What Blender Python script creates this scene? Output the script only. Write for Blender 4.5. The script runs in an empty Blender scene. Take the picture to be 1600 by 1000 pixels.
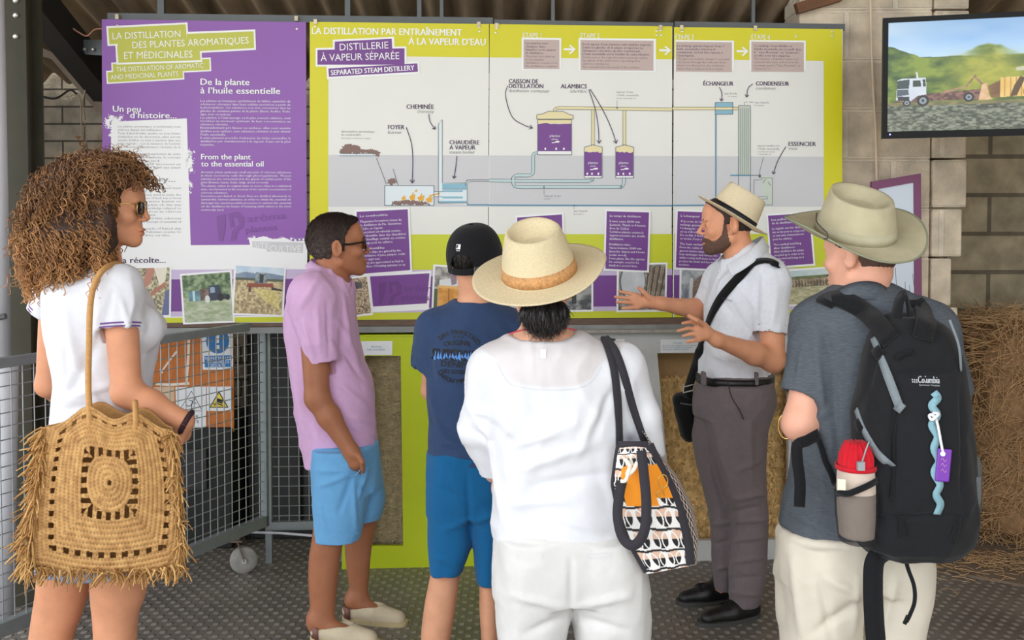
import bpy, bmesh, math, random
import numpy as np
from mathutils import Vector, Matrix, Euler
from mathutils.geometry import tessellate_polygon

random.seed(7)
RNG = np.random.default_rng(7)
SC = bpy.context.scene
COL = SC.collection
PI = math.pi

# ------------------------------------------------------------------ camera
F, CXP, CYP, TH, CAMH = 1600.0, 800.0, 391.0, math.radians(2.0), 1.65
cam_data = bpy.data.cameras.new('camera')
cam_data.sensor_width = 36.0
cam_data.lens = 36.0 * F / 1600.0
cam_data.shift_y = -(500.0 - CYP) / 1600.0
cam_data.clip_start = 0.05
cam = bpy.data.objects.new('camera', cam_data)
cam.location = (0, 0, CAMH)
cam.rotation_euler = (PI / 2 - TH, 0, 0)
COL.objects.link(cam)
SC.camera = cam

# ------------------------------------------------------------------ world, sun, exposure
world = bpy.data.worlds.new('sky')
SC.world = world
world.use_nodes = True
_n = world.node_tree.nodes
_bg = _n['Background']
_lk = world.node_tree.links.new
# hazy sky: brighter low down and towards the open left side, deeper overhead
_tc = _n.new('ShaderNodeTexCoord')
_dot = _n.new('ShaderNodeVectorMath')
_dot.operation = 'DOT_PRODUCT'
_dot.inputs[1].default_value = (-0.55, -0.35, -0.45)
_mr = _n.new('ShaderNodeMapRange')
_mr.inputs['From Min'].default_value = -0.8
_mr.inputs['From Max'].default_value = 0.7
_mr.inputs['To Min'].default_value = 0.35
_mr.inputs['To Max'].default_value = 3.2
_lk(_tc.outputs['Generated'], _dot.inputs[0])
_lk(_dot.outputs['Value'], _mr.inputs['Value'])
_lk(_mr.outputs['Result'], _bg.inputs['Strength'])
_bg.inputs['Color'].default_value = (0.93, 0.965, 1.0, 1)
sun_d = bpy.data.lights.new('sun', 'SUN')
sun_d.energy = 3.0
sun_d.angle = math.radians(2.0)
sun_d.color = (1.0, 0.95, 0.86)
sun_o = bpy.data.objects.new('sun', sun_d)
sun_o.rotation_euler = (math.radians(9), math.radians(12), 0)
sun_o.location = (0, -4, 8)
COL.objects.link(sun_o)
SC.view_settings.view_transform = 'Standard'
SC.view_settings.look = 'None'
SC.view_settings.gamma = 1.0
SC.view_settings.use_curve_mapping = False
SC.view_settings.exposure = 0.25

# ------------------------------------------------------------------ measuring the place
def ray(px, py):
    x = (px - CXP) / F
    y = -(py - CYP) / F
    return Vector((x, math.cos(TH) + y * math.sin(TH), -math.sin(TH) + y * math.cos(TH)))

def W(px, py, Y):
    d = ray(px, py)
    t = Y / d.y
    return Vector((d.x * t, Y, CAMH + d.z * t))

def S(Y):
    """metres per reference unit at depth Y"""
    return Y / F

def ZF(Y):
    """row of the floor at depth Y (approx.)"""
    return 335 + CAMH * F / Y
# ------------------------------------------------------------------ materials
def lin(c):
    out = []
    for v in c[:3]:
        v = v / 255.0
        out.append(v / 12.92 if v <= 0.04045 else ((v + 0.055) / 1.055) ** 2.4)
    return tuple(out) + (1.0,)

_MATS = {}
def mat(name, rgb, rough=0.6, metal=0.0, noise=0.0, nscale=30.0, bump=0.0, bscale=200.0, attr=False,
        stretch=(1, 1, 1), sss=0.0, spec=0.5, sheen=0.0, alpha=1.0, trans=0.0):
    """principled material; colour varies a little with a noise, surface with a bump noise"""
    if name in _MATS:
        return _MATS[name]
    m = bpy.data.materials.new(name)
    m.use_nodes = True
    nt = m.node_tree
    b = nt.nodes['Principled BSDF']
    L = nt.links.new
    b.inputs['Roughness'].default_value = rough
    b.inputs['Metallic'].default_value = metal
    b.inputs['Specular IOR Level'].default_value = spec
    if sss:
        b.inputs['Subsurface Weight'].default_value = sss
        b.inputs['Subsurface Radius'].default_value = (0.012, 0.005, 0.003)
    if sheen:
        b.inputs['Sheen Weight'].default_value = sheen
    if trans:
        b.inputs['Transmission Weight'].default_value = trans
    if alpha < 1:
        b.inputs['Alpha'].default_value = alpha
    col = lin(rgb)
    b.inputs['Base Color'].default_value = col
    tc = None
    src = None
    if attr:
        a = nt.nodes.new('ShaderNodeAttribute')
        a.attribute_name = 'Col'
        src = a.outputs['Color']
        L(src, b.inputs['Base Color'])
    if noise or bump:
        tc = nt.nodes.new('ShaderNodeTexCoord')
        mp = nt.nodes.new('ShaderNodeMapping')
        mp.inputs['Scale'].default_value = stretch
        L(tc.outputs['Object'], mp.inputs['Vector'])
    if noise:
        n = nt.nodes.new('ShaderNodeTexNoise')
        n.inputs['Scale'].default_value = nscale
        n.inputs['Detail'].default_value = 5
        L(mp.outputs['Vector'], n.inputs['Vector'])
        mr = nt.nodes.new('ShaderNodeMapRange')
        mr.inputs['From Min'].default_value = 0.25
        mr.inputs['From Max'].default_value = 0.75
        mr.inputs['To Min'].default_value = 1 - noise
        mr.inputs['To Max'].default_value = 1 + noise * 0.6
        L(n.outputs['Fac'], mr.inputs['Value'])
        mx = nt.nodes.new('ShaderNodeMix')
        mx.data_type = 'RGBA'
        mx.blend_type = 'MULTIPLY'
        mx.inputs[0].default_value = 1.0
        if src is not None:
            L(src, mx.inputs[6])
        else:
            mx.inputs[6].default_value = col
        L(mr.outputs['Result'], mx.inputs[7])
        L(mx.outputs[2], b.inputs['Base Color'])
    if bump:
        n2 = nt.nodes.new('ShaderNodeTexNoise')
        n2.inputs['Scale'].default_value = bscale
        n2.inputs['Detail'].default_value = 4
        L(mp.outputs['Vector'], n2.inputs['Vector'])
        bp = nt.nodes.new('ShaderNodeBump')
        bp.inputs['Strength'].default_value = min(1.0, bump)
        bp.inputs['Distance'].default_value = 0.004
        L(n2.outputs['Fac'], bp.inputs['Height'])
        L(bp.outputs['Normal'], b.inputs['Normal'])
    _MATS[name] = m
    return m

def mat_nodes(name, build):
    if name in _MATS:
        return _MATS[name]
    m = bpy.data.materials.new(name)
    m.use_nodes = True
    nt = m.node_tree
    build(nt, nt.nodes['Principled BSDF'], nt.links.new)
    _MATS[name] = m
    return m

# ------------------------------------------------------------------ objects
ORG = {}
def thing(name, label, cat, base=(0, 0, 0), group=None):
    o = bpy.data.objects.new(name, None)
    o.empty_display_size = 0.1
    COL.objects.link(o)
    o.location = base
    ORG[o.name] = Vector(base)
    o['label'] = label
    o['category'] = cat
    o['kind'] = 'thing'
    if group:
        o['group'] = group
    return o

def tag(o, label=None, cat=None, group=None, kind=None):
    if label: o['label'] = label
    if cat: o['category'] = cat
    if group: o['group'] = group
    o['kind'] = kind or 'thing'
    return o

def obj(name, V, Fc, m, parent=None, smooth=False, base=None, col=None, label=None):
    """link world-space vertices and faces as one mesh object (a child of parent, or top-level)"""
    V = np.asarray([tuple(v) for v in V] if not isinstance(V, np.ndarray) else V, dtype=np.float64)
    if parent is not None:
        org = ORG[parent.name]
    elif base is not None:
        org = Vector(base)
    else:
        lo, hi = V.min(0), V.max(0)
        org = Vector(((lo[0] + hi[0]) / 2, (lo[1] + hi[1]) / 2, lo[2]))
    P = V - np.array(org)
    me = bpy.data.meshes.new(name)
    if isinstance(Fc, np.ndarray):
        k = Fc.shape[1]
        nf = len(Fc)
        me.vertices.add(len(P))
        me.vertices.foreach_set('co', P.astype(np.float32).ravel())
        me.loops.add(nf * k)
        me.loops.foreach_set('vertex_index', Fc.astype(np.int32).ravel())
        me.polygons.add(nf)
        me.polygons.foreach_set('loop_start', np.arange(0, nf * k, k, dtype=np.int32))
        me.update(calc_edges=True)
    else:
        me.from_pydata([tuple(p) for p in P], [], [tuple(f) for f in Fc])
        me.update()
    if smooth:
        me.polygons.foreach_set('use_smooth', np.ones(len(me.polygons), dtype=bool))
    if col is not None:
        c = np.ones((len(P), 4), dtype=np.float32)
        c[:, :3] = col
        a = me.color_attributes.new('Col', 'FLOAT_COLOR', 'POINT')
        a.data.foreach_set('color', c.ravel())
    me.validate()
    ms = m if isinstance(m, (list, tuple)) else [m]
    for q in ms:
        me.materials.append(q)
    o = bpy.data.objects.new(name, me)
    COL.objects.link(o)
    if parent is not None:
        o.parent = parent
        ORG[o.name] = org
    else:
        o.location = org
        ORG[o.name] = org
    if label:
        o['label'] = label
    return o

class MB:
    """collects shapes into one mesh"""
    def __init__(s):
        s.V, s.F = [], []
    def add(s, V, Fc):
        n = len(s.V)
        s.V += [tuple(v) for v in V]
        s.F += [tuple(int(i) + n for i in f) for f in Fc]
        return s
    def box(s, lo, hi, R=None, c=None):
        x0, y0, z0 = lo
        x1, y1, z1 = hi
        V = [Vector(v) for v in ((x0, y0, z0), (x1, y0, z0), (x1, y1, z0), (x0, y1, z0), (x0, y0, z1), (x1, y0, z1), (x1, y1, z1), (x0, y1, z1))]
        if R is not None:
            V = [R @ v for v in V]
        if c is not None:
            V = [v + c for v in V]
        return s.add(V, [(3, 2, 1, 0), (4, 5, 6, 7), (0, 1, 5, 4), (1, 2, 6, 5), (2, 3, 7, 6), (3, 0, 4, 7)])
    def bar(s, a, b, w, h, up=Vector((0, 0, 1))):
        """box of section w x h from a to b"""
        a, b = Vector(a), Vector(b)
        d = (b - a).normalized()
        side = d.cross(up)
        if side.length < 1e-4:
            side = d.cross(Vector((0, 1, 0)))
        side.normalize()
        u = side.cross(d).normalized()
        V = []
        for p in (a, b):
            for i, j in ((-1, -1), (1, -1), (1, 1), (-1, 1)):
                V.append(p + side * (w / 2 * i) + u * (h / 2 * j))
        return s.add(V, [(3, 2, 1, 0), (4, 5, 6, 7), (0, 1, 5, 4), (1, 2, 6, 5), (2, 3, 7, 6), (3, 0, 4, 7)])
    def tube(s, pts, r, n=8, caps=True):
        pts = [Vector(p) for p in pts]
        m = len(pts)
        rr = r if isinstance(r, (list, tuple, np.ndarray)) else [r] * m
        V, Fc = [], []
        ref = Vector((0.13, 0.27, 0.95))
        for i, p in enumerate(pts):
            d = (pts[min(i + 1, m - 1)] - pts[max(i - 1, 0)])
            d = d.normalized() if d.length > 1e-9 else Vector((0, 0, 1))
            sd = d.cross(ref)
            if sd.length < 1e-3:
                sd = d.cross(Vector((1, 0, 0)))
            sd.normalize()
            u = sd.cross(d)
            ref = u
            for k in range(n):
                a = 2 * PI * k / n
                V.append(p + (sd * math.cos(a) + u * math.sin(a)) * rr[i])
        for i in range(m - 1):
            for k in range(n):
                k2 = (k + 1) % n
                Fc.append((i * n + k, i * n + k2, (i + 1) * n + k2, (i + 1) * n + k))
        if caps:
            Fc.append(tuple(reversed(range(n))))
            Fc.append(tuple((m - 1) * n + k for k in range(n)))
        return s.add(V, Fc)
    def ribbon(s, pts, w, t, nrm):
        """flat strap along pts, width w across, thickness t along nrm (vector or one per point)"""
        pts = [Vector(p) for p in pts]
        m = len(pts)
        V, Fc = [], []
        for i, p in enumerate(pts):
            d = (pts[min(i + 1, m - 1)] - pts[max(i - 1, 0)]).normalized()
            n = Vector(nrm[i] if isinstance(nrm, list) else nrm)
            n = (n - d * n.dot(d))
            n = n.normalized() if n.length > 1e-6 else Vector((0, -1, 0))
            sd = d.cross(n).normalized()
            ww = w[i] if isinstance(w, list) else w
            for a, b in ((-1, -1), (1, -1), (1, 1), (-1, 1)):
                V.append(p + sd * (ww / 2 * a) + n * (t / 2 * b))
        for i in range(m - 1):
            for k in range(4):
                k2 = (k + 1) % 4
                Fc.append((i * 4 + k, i * 4 + k2, (i + 1) * 4 + k2, (i + 1) * 4 + k))
        Fc.append((3, 2, 1, 0))
        Fc.append(tuple((m - 1) * 4 + k for k in range(4)))
        return s.add(V, Fc)
    def lathe(s, prof, c=(0, 0, 0), n=24, R=None):
        """prof: (r, z) pairs"""
        V, Fc = [], []
        for r, z in prof:
            for k in range(n):
                a = 2 * PI * k / n
                v = Vector((r * math.cos(a), r * math.sin(a), z))
                V.append((R @ v if R is not None else v) + Vector(c))
        for i in range(len(prof) - 1):
            for k in range(n):
                k2 = (k + 1) % n
                Fc.append((i * n + k, i * n + k2, (i + 1) * n + k2, (i + 1) * n + k))
        Fc.append(tuple(reversed(range(n))))
        Fc.append(tuple((len(prof) - 1) * n + k for k in range(n)))
        return s.add(V, Fc)
    def build(s, name, m, parent=None, smooth=False, base=None, label=None):
        return obj(name, s.V, s.F, m, parent, smooth, base, label=label)

def spline(pts, n=8):
    """catmull-rom through points"""
    P = [Vector(p) for p in pts]
    P = [P[0] * 2 - P[1]] + P + [P[-1] * 2 - P[-2]]
    out = []
    for i in range(1, len(P) - 2):
        a, b, c, d = P[i - 1], P[i], P[i + 1], P[i + 2]
        for k in range(n):
            t = k / n
            out.append(0.5 * ((2 * b) + (c - a) * t + (2 * a - 5 * b + 4 * c - d) * t * t + (3 * b - a - 3 * c + d) * t ** 3))
    out.append(P[-2])
    return out

def bevel(o, w=0.004, seg=2):
    md = o.modifiers.new('edge', 'BEVEL')
    md.width = w
    md.segments = seg
    md.limit_method = 'ANGLE'
    return o

def solidify(o, t, off=0):
    md = o.modifiers.new('thickness', 'SOLIDIFY')
    md.thickness = t
    md.offset = off
    return o

# ------------------------------------------------------------------ noise on arrays
def _hash(i, j, k, seed):
    h = (i.astype(np.int64) * 374761393 + j.astype(np.int64) * 668265263 + k.astype(np.int64) * 2147483647 + seed * 974634777) & 0xFFFFFFFF
    h = ((h ^ (h >> 13)) * 1274126177) & 0xFFFFFFFF
    h = h ^ (h >> 16)
    return (h & 0xFFFF).astype(np.float32) / 65535.0

def vnoise(P, f=1.0, seed=0):
    Q = np.asarray(P, dtype=np.float64) * f
    I = np.floor(Q).astype(np.int64)
    T = (Q - I)
    T = (T * T * (3 - 2 * T)).astype(np.float32)
    r = 0
    for a in (0, 1):
        for b in (0, 1):
            for c in (0, 1):
                w = (T[:, 0] if a else 1 - T[:, 0]) * (T[:, 1] if b else 1 - T[:, 1]) * (T[:, 2] if c else 1 - T[:, 2])
                r = r + w * _hash(I[:, 0] + a, I[:, 1] + b, I[:, 2] + c, seed)
    return r

def fbm(P, f=1.0, seed=0, o=3):
    r, a, t = 0, 1.0, 0
    for k in range(o):
        r = r + a * vnoise(P, f * 2 ** k, seed + k * 17)
        t += a
        a *= 0.5
    return r / t

# ------------------------------------------------------------------ drawing flat printed things on a plane of the place
class Plane:
    def __init__(s, p0, u, v=Vector((0, 0, 1))):
        s.p0, s.u, s.v = Vector(p0), Vector(u).normalized(), Vector(v).normalized()
        s.n = s.u.cross(s.v).normalized()
        if s.n.dot(Vector((0, 0, CAMH)) - s.p0) < 0:
            s.n = -s.n
    def at(s, px, py, off=0.0):
        d = ray(px, py)
        c = Vector((0, 0, CAMH))
        t = (s.p0 + s.n * off - c).dot(s.n) / d.dot(s.n)
        return c + d * t
    def arr(s, X, Y, off=0.0):
        """arrays of measured points -> points on the plane"""
        x = (X - CXP) / F
        y = -(Y - CYP) / F
        D = np.stack([x, math.cos(TH) + y * math.sin(TH), -math.sin(TH) + y * math.cos(TH)], -1)
        n = np.array(s.n)
        k = float((s.p0 + s.n * off - Vector((0, 0, CAMH))).dot(s.n))
        t = k / (D @ n)
        return D * t[..., None] + np.array([0, 0, CAMH])

_TXT = {}
def text_shape(st, bold=0.0, res=2):
    key = (st, bold, res)
    if key not in _TXT:
        cu = bpy.data.curves.new('t', 'FONT')
        cu.body = st
        cu.resolution_u = res
        cu.offset = bold
        o = bpy.data.objects.new('t', cu)
        COL.objects.link(o)
        me = bpy.data.meshes.new_from_object(o)
        v = np.array([(q.co.x, q.co.y) for q in me.vertices]) if len(me.vertices) else np.zeros((0, 2))
        f = [tuple(p.vertices) for p in me.polygons]
        bpy.data.objects.remove(o)
        bpy.data.curves.remove(cu)
        bpy.data.meshes.remove(me)
        _TXT[key] = (v, f)
    return _TXT[key]

def hit_tree(*objs):
    from mathutils.bvhtree import BVHTree
    V, Fq = [], []
    for o in objs:
        n = len(V)
        V += [v.co + ORG[o.name] for v in o.data.vertices]
        Fq += [tuple(i + n for i in p.vertices) for p in o.data.polygons]
    return BVHTree.FromPolygons(V, Fq)

def hit(tree, px, py, Y, off=.004):
    """where the sight line meets a surface, else the point at depth Y; with the surface normal"""
    dr = ray(px, py).normalized()
    h = tree.ray_cast(Vector((0, 0, CAMH)), dr)
    if h[0] is None or abs(h[0].y - Y) > .35:
        return W(px, py, Y), -dr
    n = h[1] if h[1].dot(dr) < 0 else -h[1]
    return h[0] + n * off, n

class Draw:
    """flat shapes measured in the reference frame, put on a plane"""
    def __init__(s, plane):
        s.pl = plane
        s.P, s.F, s.K, s.k, s.G, s.g, s.in_text = [], [], [], 0, [], 0, 0
    def _add(s, pts, faces):
        n = len(s.P)
        s.P += [(float(a), float(b)) for a, b in pts]
        s.K += [(s.k % 40) * 1.2e-5] * (len(s.P) - n)     # ink laid on ink
        s.k += 1
        if not s.in_text:
            s.g += 1
        s.G += [s.g] * (len(s.P) - n)
        s.F += [tuple(int(i) + n for i in f) for f in faces]
        return s
    def poly(s, pts):
        t = tessellate_polygon([[Vector((a, b, 0)) for a, b in pts]])
        return s._add(pts, t)
    def rect(s, x0, y0, x1, y1):
        return s._add([(x0, y0), (x1, y0), (x1, y1), (x0, y1)], [(0, 1, 2, 3)])
    def ell(s, cx, cy, rx, ry=None, n=24):
        ry = ry or rx
        return s._add([(cx + rx * math.cos(2 * PI * k / n), cy + ry * math.sin(2 * PI * k / n)) for k in range(n)], [tuple(range(n))])
    def stroke(s, pts, w):
        n = len(pts)
        L, R = [], []
        for i in range(n):
            a, b = pts[max(i - 1, 0)], pts[min(i + 1, n - 1)]
            dx, dy = b[0] - a[0], b[1] - a[1]
            l = math.hypot(dx, dy) or 1
            nx, ny = -dy / l * w / 2, dx / l * w / 2
            L.append((pts[i][0] + nx, pts[i][1] + ny))
            R.append((pts[i][0] - nx, pts[i][1] - ny))
        return s._add(L + R, [(i, i + 1, n + i + 1, n + i) for i in range(n - 1)])
    def curve(s, pts, w, n=8):
        return s.stroke([(p.x, p.y) for p in spline([(a, b, 0) for a, b in pts], n)], w)
    def arrow(s, pts, w, head=8):
        s.g += 1
        s.in_text += 1
        s.curve(pts, w)
        q = [(p.x, p.y) for p in spline([(a, b, 0) for a, b in pts], 8)]
        (x0, y0), (x1, y1) = q[-3], q[-1]
        a = math.atan2(y1 - y0, x1 - x0)
        for d in (2.55, -2.55):
            s.stroke([(x1 + head * math.cos(a + d), y1 + head * math.sin(a + d)), (x1, y1)], w)
        s.in_text -= 1
        return s
    def outline(s, pts, w):
        for i in range(len(pts)):
            s.stroke([pts[i], pts[(i + 1) % len(pts)]], w)
        return s
    def text(s, st, x, y, h, x1=None, rot=0.0, bold=0.012, res=2, align='l', shear=0.0):
        """baseline left at (x, y), capital height h, stretched to end at x1"""
        s.in_text += 1
        if s.in_text == 1:
            s.g += 1
        if bold >= .02 and h > 5:
            Draw.text(s, st, x + h * .07, y, h, None if x1 is None else x1, rot, 0, res, align, shear)
            x1 = None if x1 is None else x1 - h * .07
        s.in_text -= 1
        v, f = text_shape(st, 0.0, res)
        if not len(v):
            return s
        sc = h / 0.70
        lo, hi = v[:, 0].min(), v[:, 0].max()
        sx = sc
        if x1 is not None:
            sx = (x1 - x) / (hi - lo)
        vx = (v[:, 0] - lo) * sx
        if align == 'c':
            vx = vx - (hi - lo) * sx / 2
        elif align == 'r':
            vx = vx - (hi - lo) * sx
        vy = -v[:, 1] * sc
        vx = vx - vy * shear
        c, q = math.cos(rot), math.sin(rot)
        s.in_text += 1
        s._add(np.stack([x + vx * c - vy * q, y + vx * q + vy * c], 1), f)
        s.in_text -= 1
        return s
    def build(s, name, m, off, parent, label=None):
        P = np.array(s.P)
        V = s.pl.arr(P[:, 0], P[:, 1], off) + np.array(s.K)[:, None] * np.array(s.pl.n)
        n = len(set(s.G))
        if 1 < n <= 14 and ('lettering' in name and 'body' not in name and 'card' not in name or name in ('diagram_vessels', 'diagram_bark', 'diagram_water', 'diagram_arrows')):
            G = np.array(s.G)          # one part per line of writing or per drawn thing
            for g in sorted(set(s.G)):
                i0 = int(np.where(G == g)[0][0])
                k = int((G == g).sum())
                o = obj(name, V[i0:i0 + k], [tuple(i - i0 for i in f) for f in s.F if G[f[0]] == g], m, parent, label=label)
            return o
        return obj(name, V, s.F, m, parent, label=label)

def picture(plane, quad, img, off, name, parent, m, label=None):
    """a printed picture: a fine grid whose colour attribute holds img (h, w, 3); quad = TL, TR, BR, BL"""
    h, w = img.shape[:2]
    a, b = np.meshgrid(np.linspace(0, 1, w), np.linspace(0, 1, h))
    q = np.array(quad, dtype=float)
    X = (q[0, 0] * (1 - a) + q[1, 0] * a) * (1 - b) + (q[3, 0] * (1 - a) + q[2, 0] * a) * b
    Y = (q[0, 1] * (1 - a) + q[1, 1] * a) * (1 - b) + (q[3, 1] * (1 - a) + q[2, 1] * a) * b
    V = plane.arr(X.ravel(), Y.ravel(), off)
    idx = np.arange(h * w).reshape(h, w)
    Fc = np.stack([idx[:-1, :-1].ravel(), idx[1:, :-1].ravel(), idx[1:, 1:].ravel(), idx[:-1, 1:].ravel()], 1)
    c = img.reshape(-1, 3) / 255.0
    c = np.where(c <= 0.04045, c / 12.92, ((c + 0.055) / 1.055) ** 2.4)
    return obj(name, V, Fc, m, parent, col=c, label=label)

class Img:
    """little painter for printed photographs"""
    def __init__(s, w, h, rgb):
        s.w, s.h = w, h
        s.a = np.zeros((h, w, 3)) + np.array(rgb, dtype=float)
        s.X, s.Y = np.meshgrid((np.arange(w) + .5) / w, (np.arange(h) + .5) / h)
    def n(s, f, seed, o=3, sx=1.0, sy=1.0):
        P = np.stack([s.X.ravel() * sx, s.Y.ravel() * sy, np.zeros(s.w * s.h)], 1)
        return fbm(P, f, seed, o).reshape(s.h, s.w)
    def mask(s, pts):
        m = np.zeros((s.h, s.w), bool)
        n = len(pts)
        for i in range(n):
            (x0, y0), (x1, y1) = pts[i], pts[(i + 1) % n]
            if y0 == y1:
                continue
            c = ((y0 <= s.Y) & (s.Y < y1)) | ((y1 <= s.Y) & (s.Y < y0))
            m ^= c & (s.X < x0 + (s.Y - y0) * (x1 - x0) / (y1 - y0))
        return m
    def fill(s, m, c1, c2=None, f=20, seed=1, o=3, sx=1, sy=1, ct=2.2):
        if not isinstance(m, np.ndarray):
            m = s.mask(m)
        c1 = np.array(c1, float)
        if c2 is None:
            s.a[m] = c1
        else:
            t = np.clip((s.n(f, seed, o, sx, sy) - .5) * ct + .5, 0, 1)[..., None]
            v = c1 * (1 - t) + np.array(c2, float) * t
            s.a[m] = v[m]
        return s
    def box(s, x0, y0, x1, y1, *k, **kw):
        return s.fill((s.X >= x0) & (s.X <= x1) & (s.Y >= y0) & (s.Y <= y1), *k, **kw)
    def ell(s, cx, cy, rx, ry, *k, **kw):
        return s.fill(((s.X - cx) / rx) ** 2 + ((s.Y - cy) / ry) ** 2 <= 1, *k, **kw)
# ================================================================== the setting
PP = Plane(W(160, 335, 4.64), W(1318, 335, 4.87) - W(160, 335, 4.64))     # the plane of the display panels

def structure(name, mb, m, base=None):
    o = mb.build(name, m, base=base)
    o['kind'] = 'structure'
    return o

def _floor(nt, b, L):
    tc = nt.nodes.new('ShaderNodeTexCoord')
    sp = nt.nodes.new('ShaderNodeSeparateXYZ')
    L(tc.outputs['Object'], sp.inputs[0])
    def mth(op, a, bb=None):
        n = nt.nodes.new('ShaderNodeMath')
        n.operation = op
        for i, v in enumerate((a, bb)):
            if v is None: continue
            if isinstance(v, (int, float)): n.inputs[i].default_value = v
            else: L(v, n.inputs[i])
        return n.outputs[0]
    x, y = sp.outputs['X'], sp.outputs['Y']
    a = mth('SINE', mth('MULTIPLY', x, 2 * PI / 0.062))
    c = mth('SINE', mth('MULTIPLY', y, 2 * PI / 0.078))
    h = mth('MULTIPLY', a, c)
    h = mth('MULTIPLY', mth('SUBTRACT', h, 0.15), 2.2)
    n = nt.nodes.new('ShaderNodeClamp')
    L(h, n.inputs[0])
    bp = nt.nodes.new('ShaderNodeBump')
    bp.inputs['Strength'].default_value = 1.0
    bp.inputs['Distance'].default_value = 0.006
    L(n.outputs[0], bp.inputs['Height'])
    L(bp.outputs['Normal'], b.inputs['Normal'])
    nz = nt.nodes.new('ShaderNodeTexNoise')
    nz.inputs['Scale'].default_value = 2.2
    nz.inputs['Detail'].default_value = 8
    L(tc.outputs['Object'], nz.inputs['Vector'])
    rp = nt.nodes.new('ShaderNodeValToRGB')
    rp.color_ramp.elements[0].position = .3
    rp.color_ramp.elements[0].color = lin((98, 94, 90))
    rp.color_ramp.elements[1].position = .72
    rp.color_ramp.elements[1].color = lin((134, 127, 120))
    L(nz.outputs['Fac'], rp.inputs[0])
    mx = nt.nodes.new('ShaderNodeMix')
    mx.data_type = 'RGBA'
    L(n.outputs[0], mx.inputs[0])
    L(rp.outputs[0], mx.inputs[6])
    mx.inputs[7].default_value = lin((158, 152, 144))      # lighter tone on the tread tops
    L(mx.outputs[2], b.inputs['Base Color'])
    b.inputs['Roughness'].default_value = 0.42
M_FLOOR = mat_nodes('ribbed_rubber', _floor)
M_OUT = mat('outdoor_ground', (196, 188, 172), 0.9, noise=.12, nscale=.8)
M_DIRT = mat('dusty_concrete', (128, 112, 96), 0.95, noise=.35, nscale=5, bump=.6, bscale=40)

structure('floor', MB().box((-4.2, -0.6, -0.05), (4.2, 6.6, 0)), M_FLOOR)
g = structure('ground_outside', MB().box((-14, -16, -0.12), (14, 6.6, -0.06)), M_OUT)  # out of view; kept pale so that it bounces sunlight inside
# dusty bare strip in front of the hay
mb = MB()
pts = [W(1440, 872, 1), ]
def onfloor(px, py, z=0.0):
    d = ray(px, py)
    t = (z - CAMH) / d.z
    return Vector((0, 0, CAMH)) + d * t
q = [onfloor(1430, 868), onfloor(1500, 900), onfloor(1700, 935), onfloor(1760, 800), onfloor(1430, 800)]
n = len(q)
mb.add([v + Vector((0, 0, .001)) for v in q] + [v + Vector((0, 0, .012)) for v in q],
       [tuple(reversed(range(n))), tuple(range(n, 2 * n))] + [(i, (i + 1) % n, n + (i + 1) % n, n + i) for i in range(n)])
structure('floor_edge', mb, M_DIRT)

# corrugated roof running down towards the back
def roof_z(y):
    return 2.50 + 0.25 * (6.2 - y)
nx, y0, y1 = 900, 0.5, 6.28
xs = np.linspace(-4.2, 4.2, nx)
amp = 0.036
prof = amp * np.sin(2 * PI * xs / 0.177)
V = np.concatenate([np.stack([xs, np.full(nx, yy), roof_z(yy) + prof + dz], 1) for yy in (y0, y1) for dz in (0, .012)])
i = np.arange(nx - 1)
Fr = np.concatenate([np.stack([i, i + 2 * nx, i + 1 + 2 * nx, i + 1], 1), np.stack([i + nx, i + 1 + nx, i + 1 + 3 * nx, i + 3 * nx], 1)])
M_ROOF = mat('old_roof_sheet', (168, 147, 120), 0.8, noise=.5, nscale=3, stretch=(6, .6, 1))
o = obj('ceiling', V, Fr, M_ROOF, smooth=True)
o['kind'] = 'structure'

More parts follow.
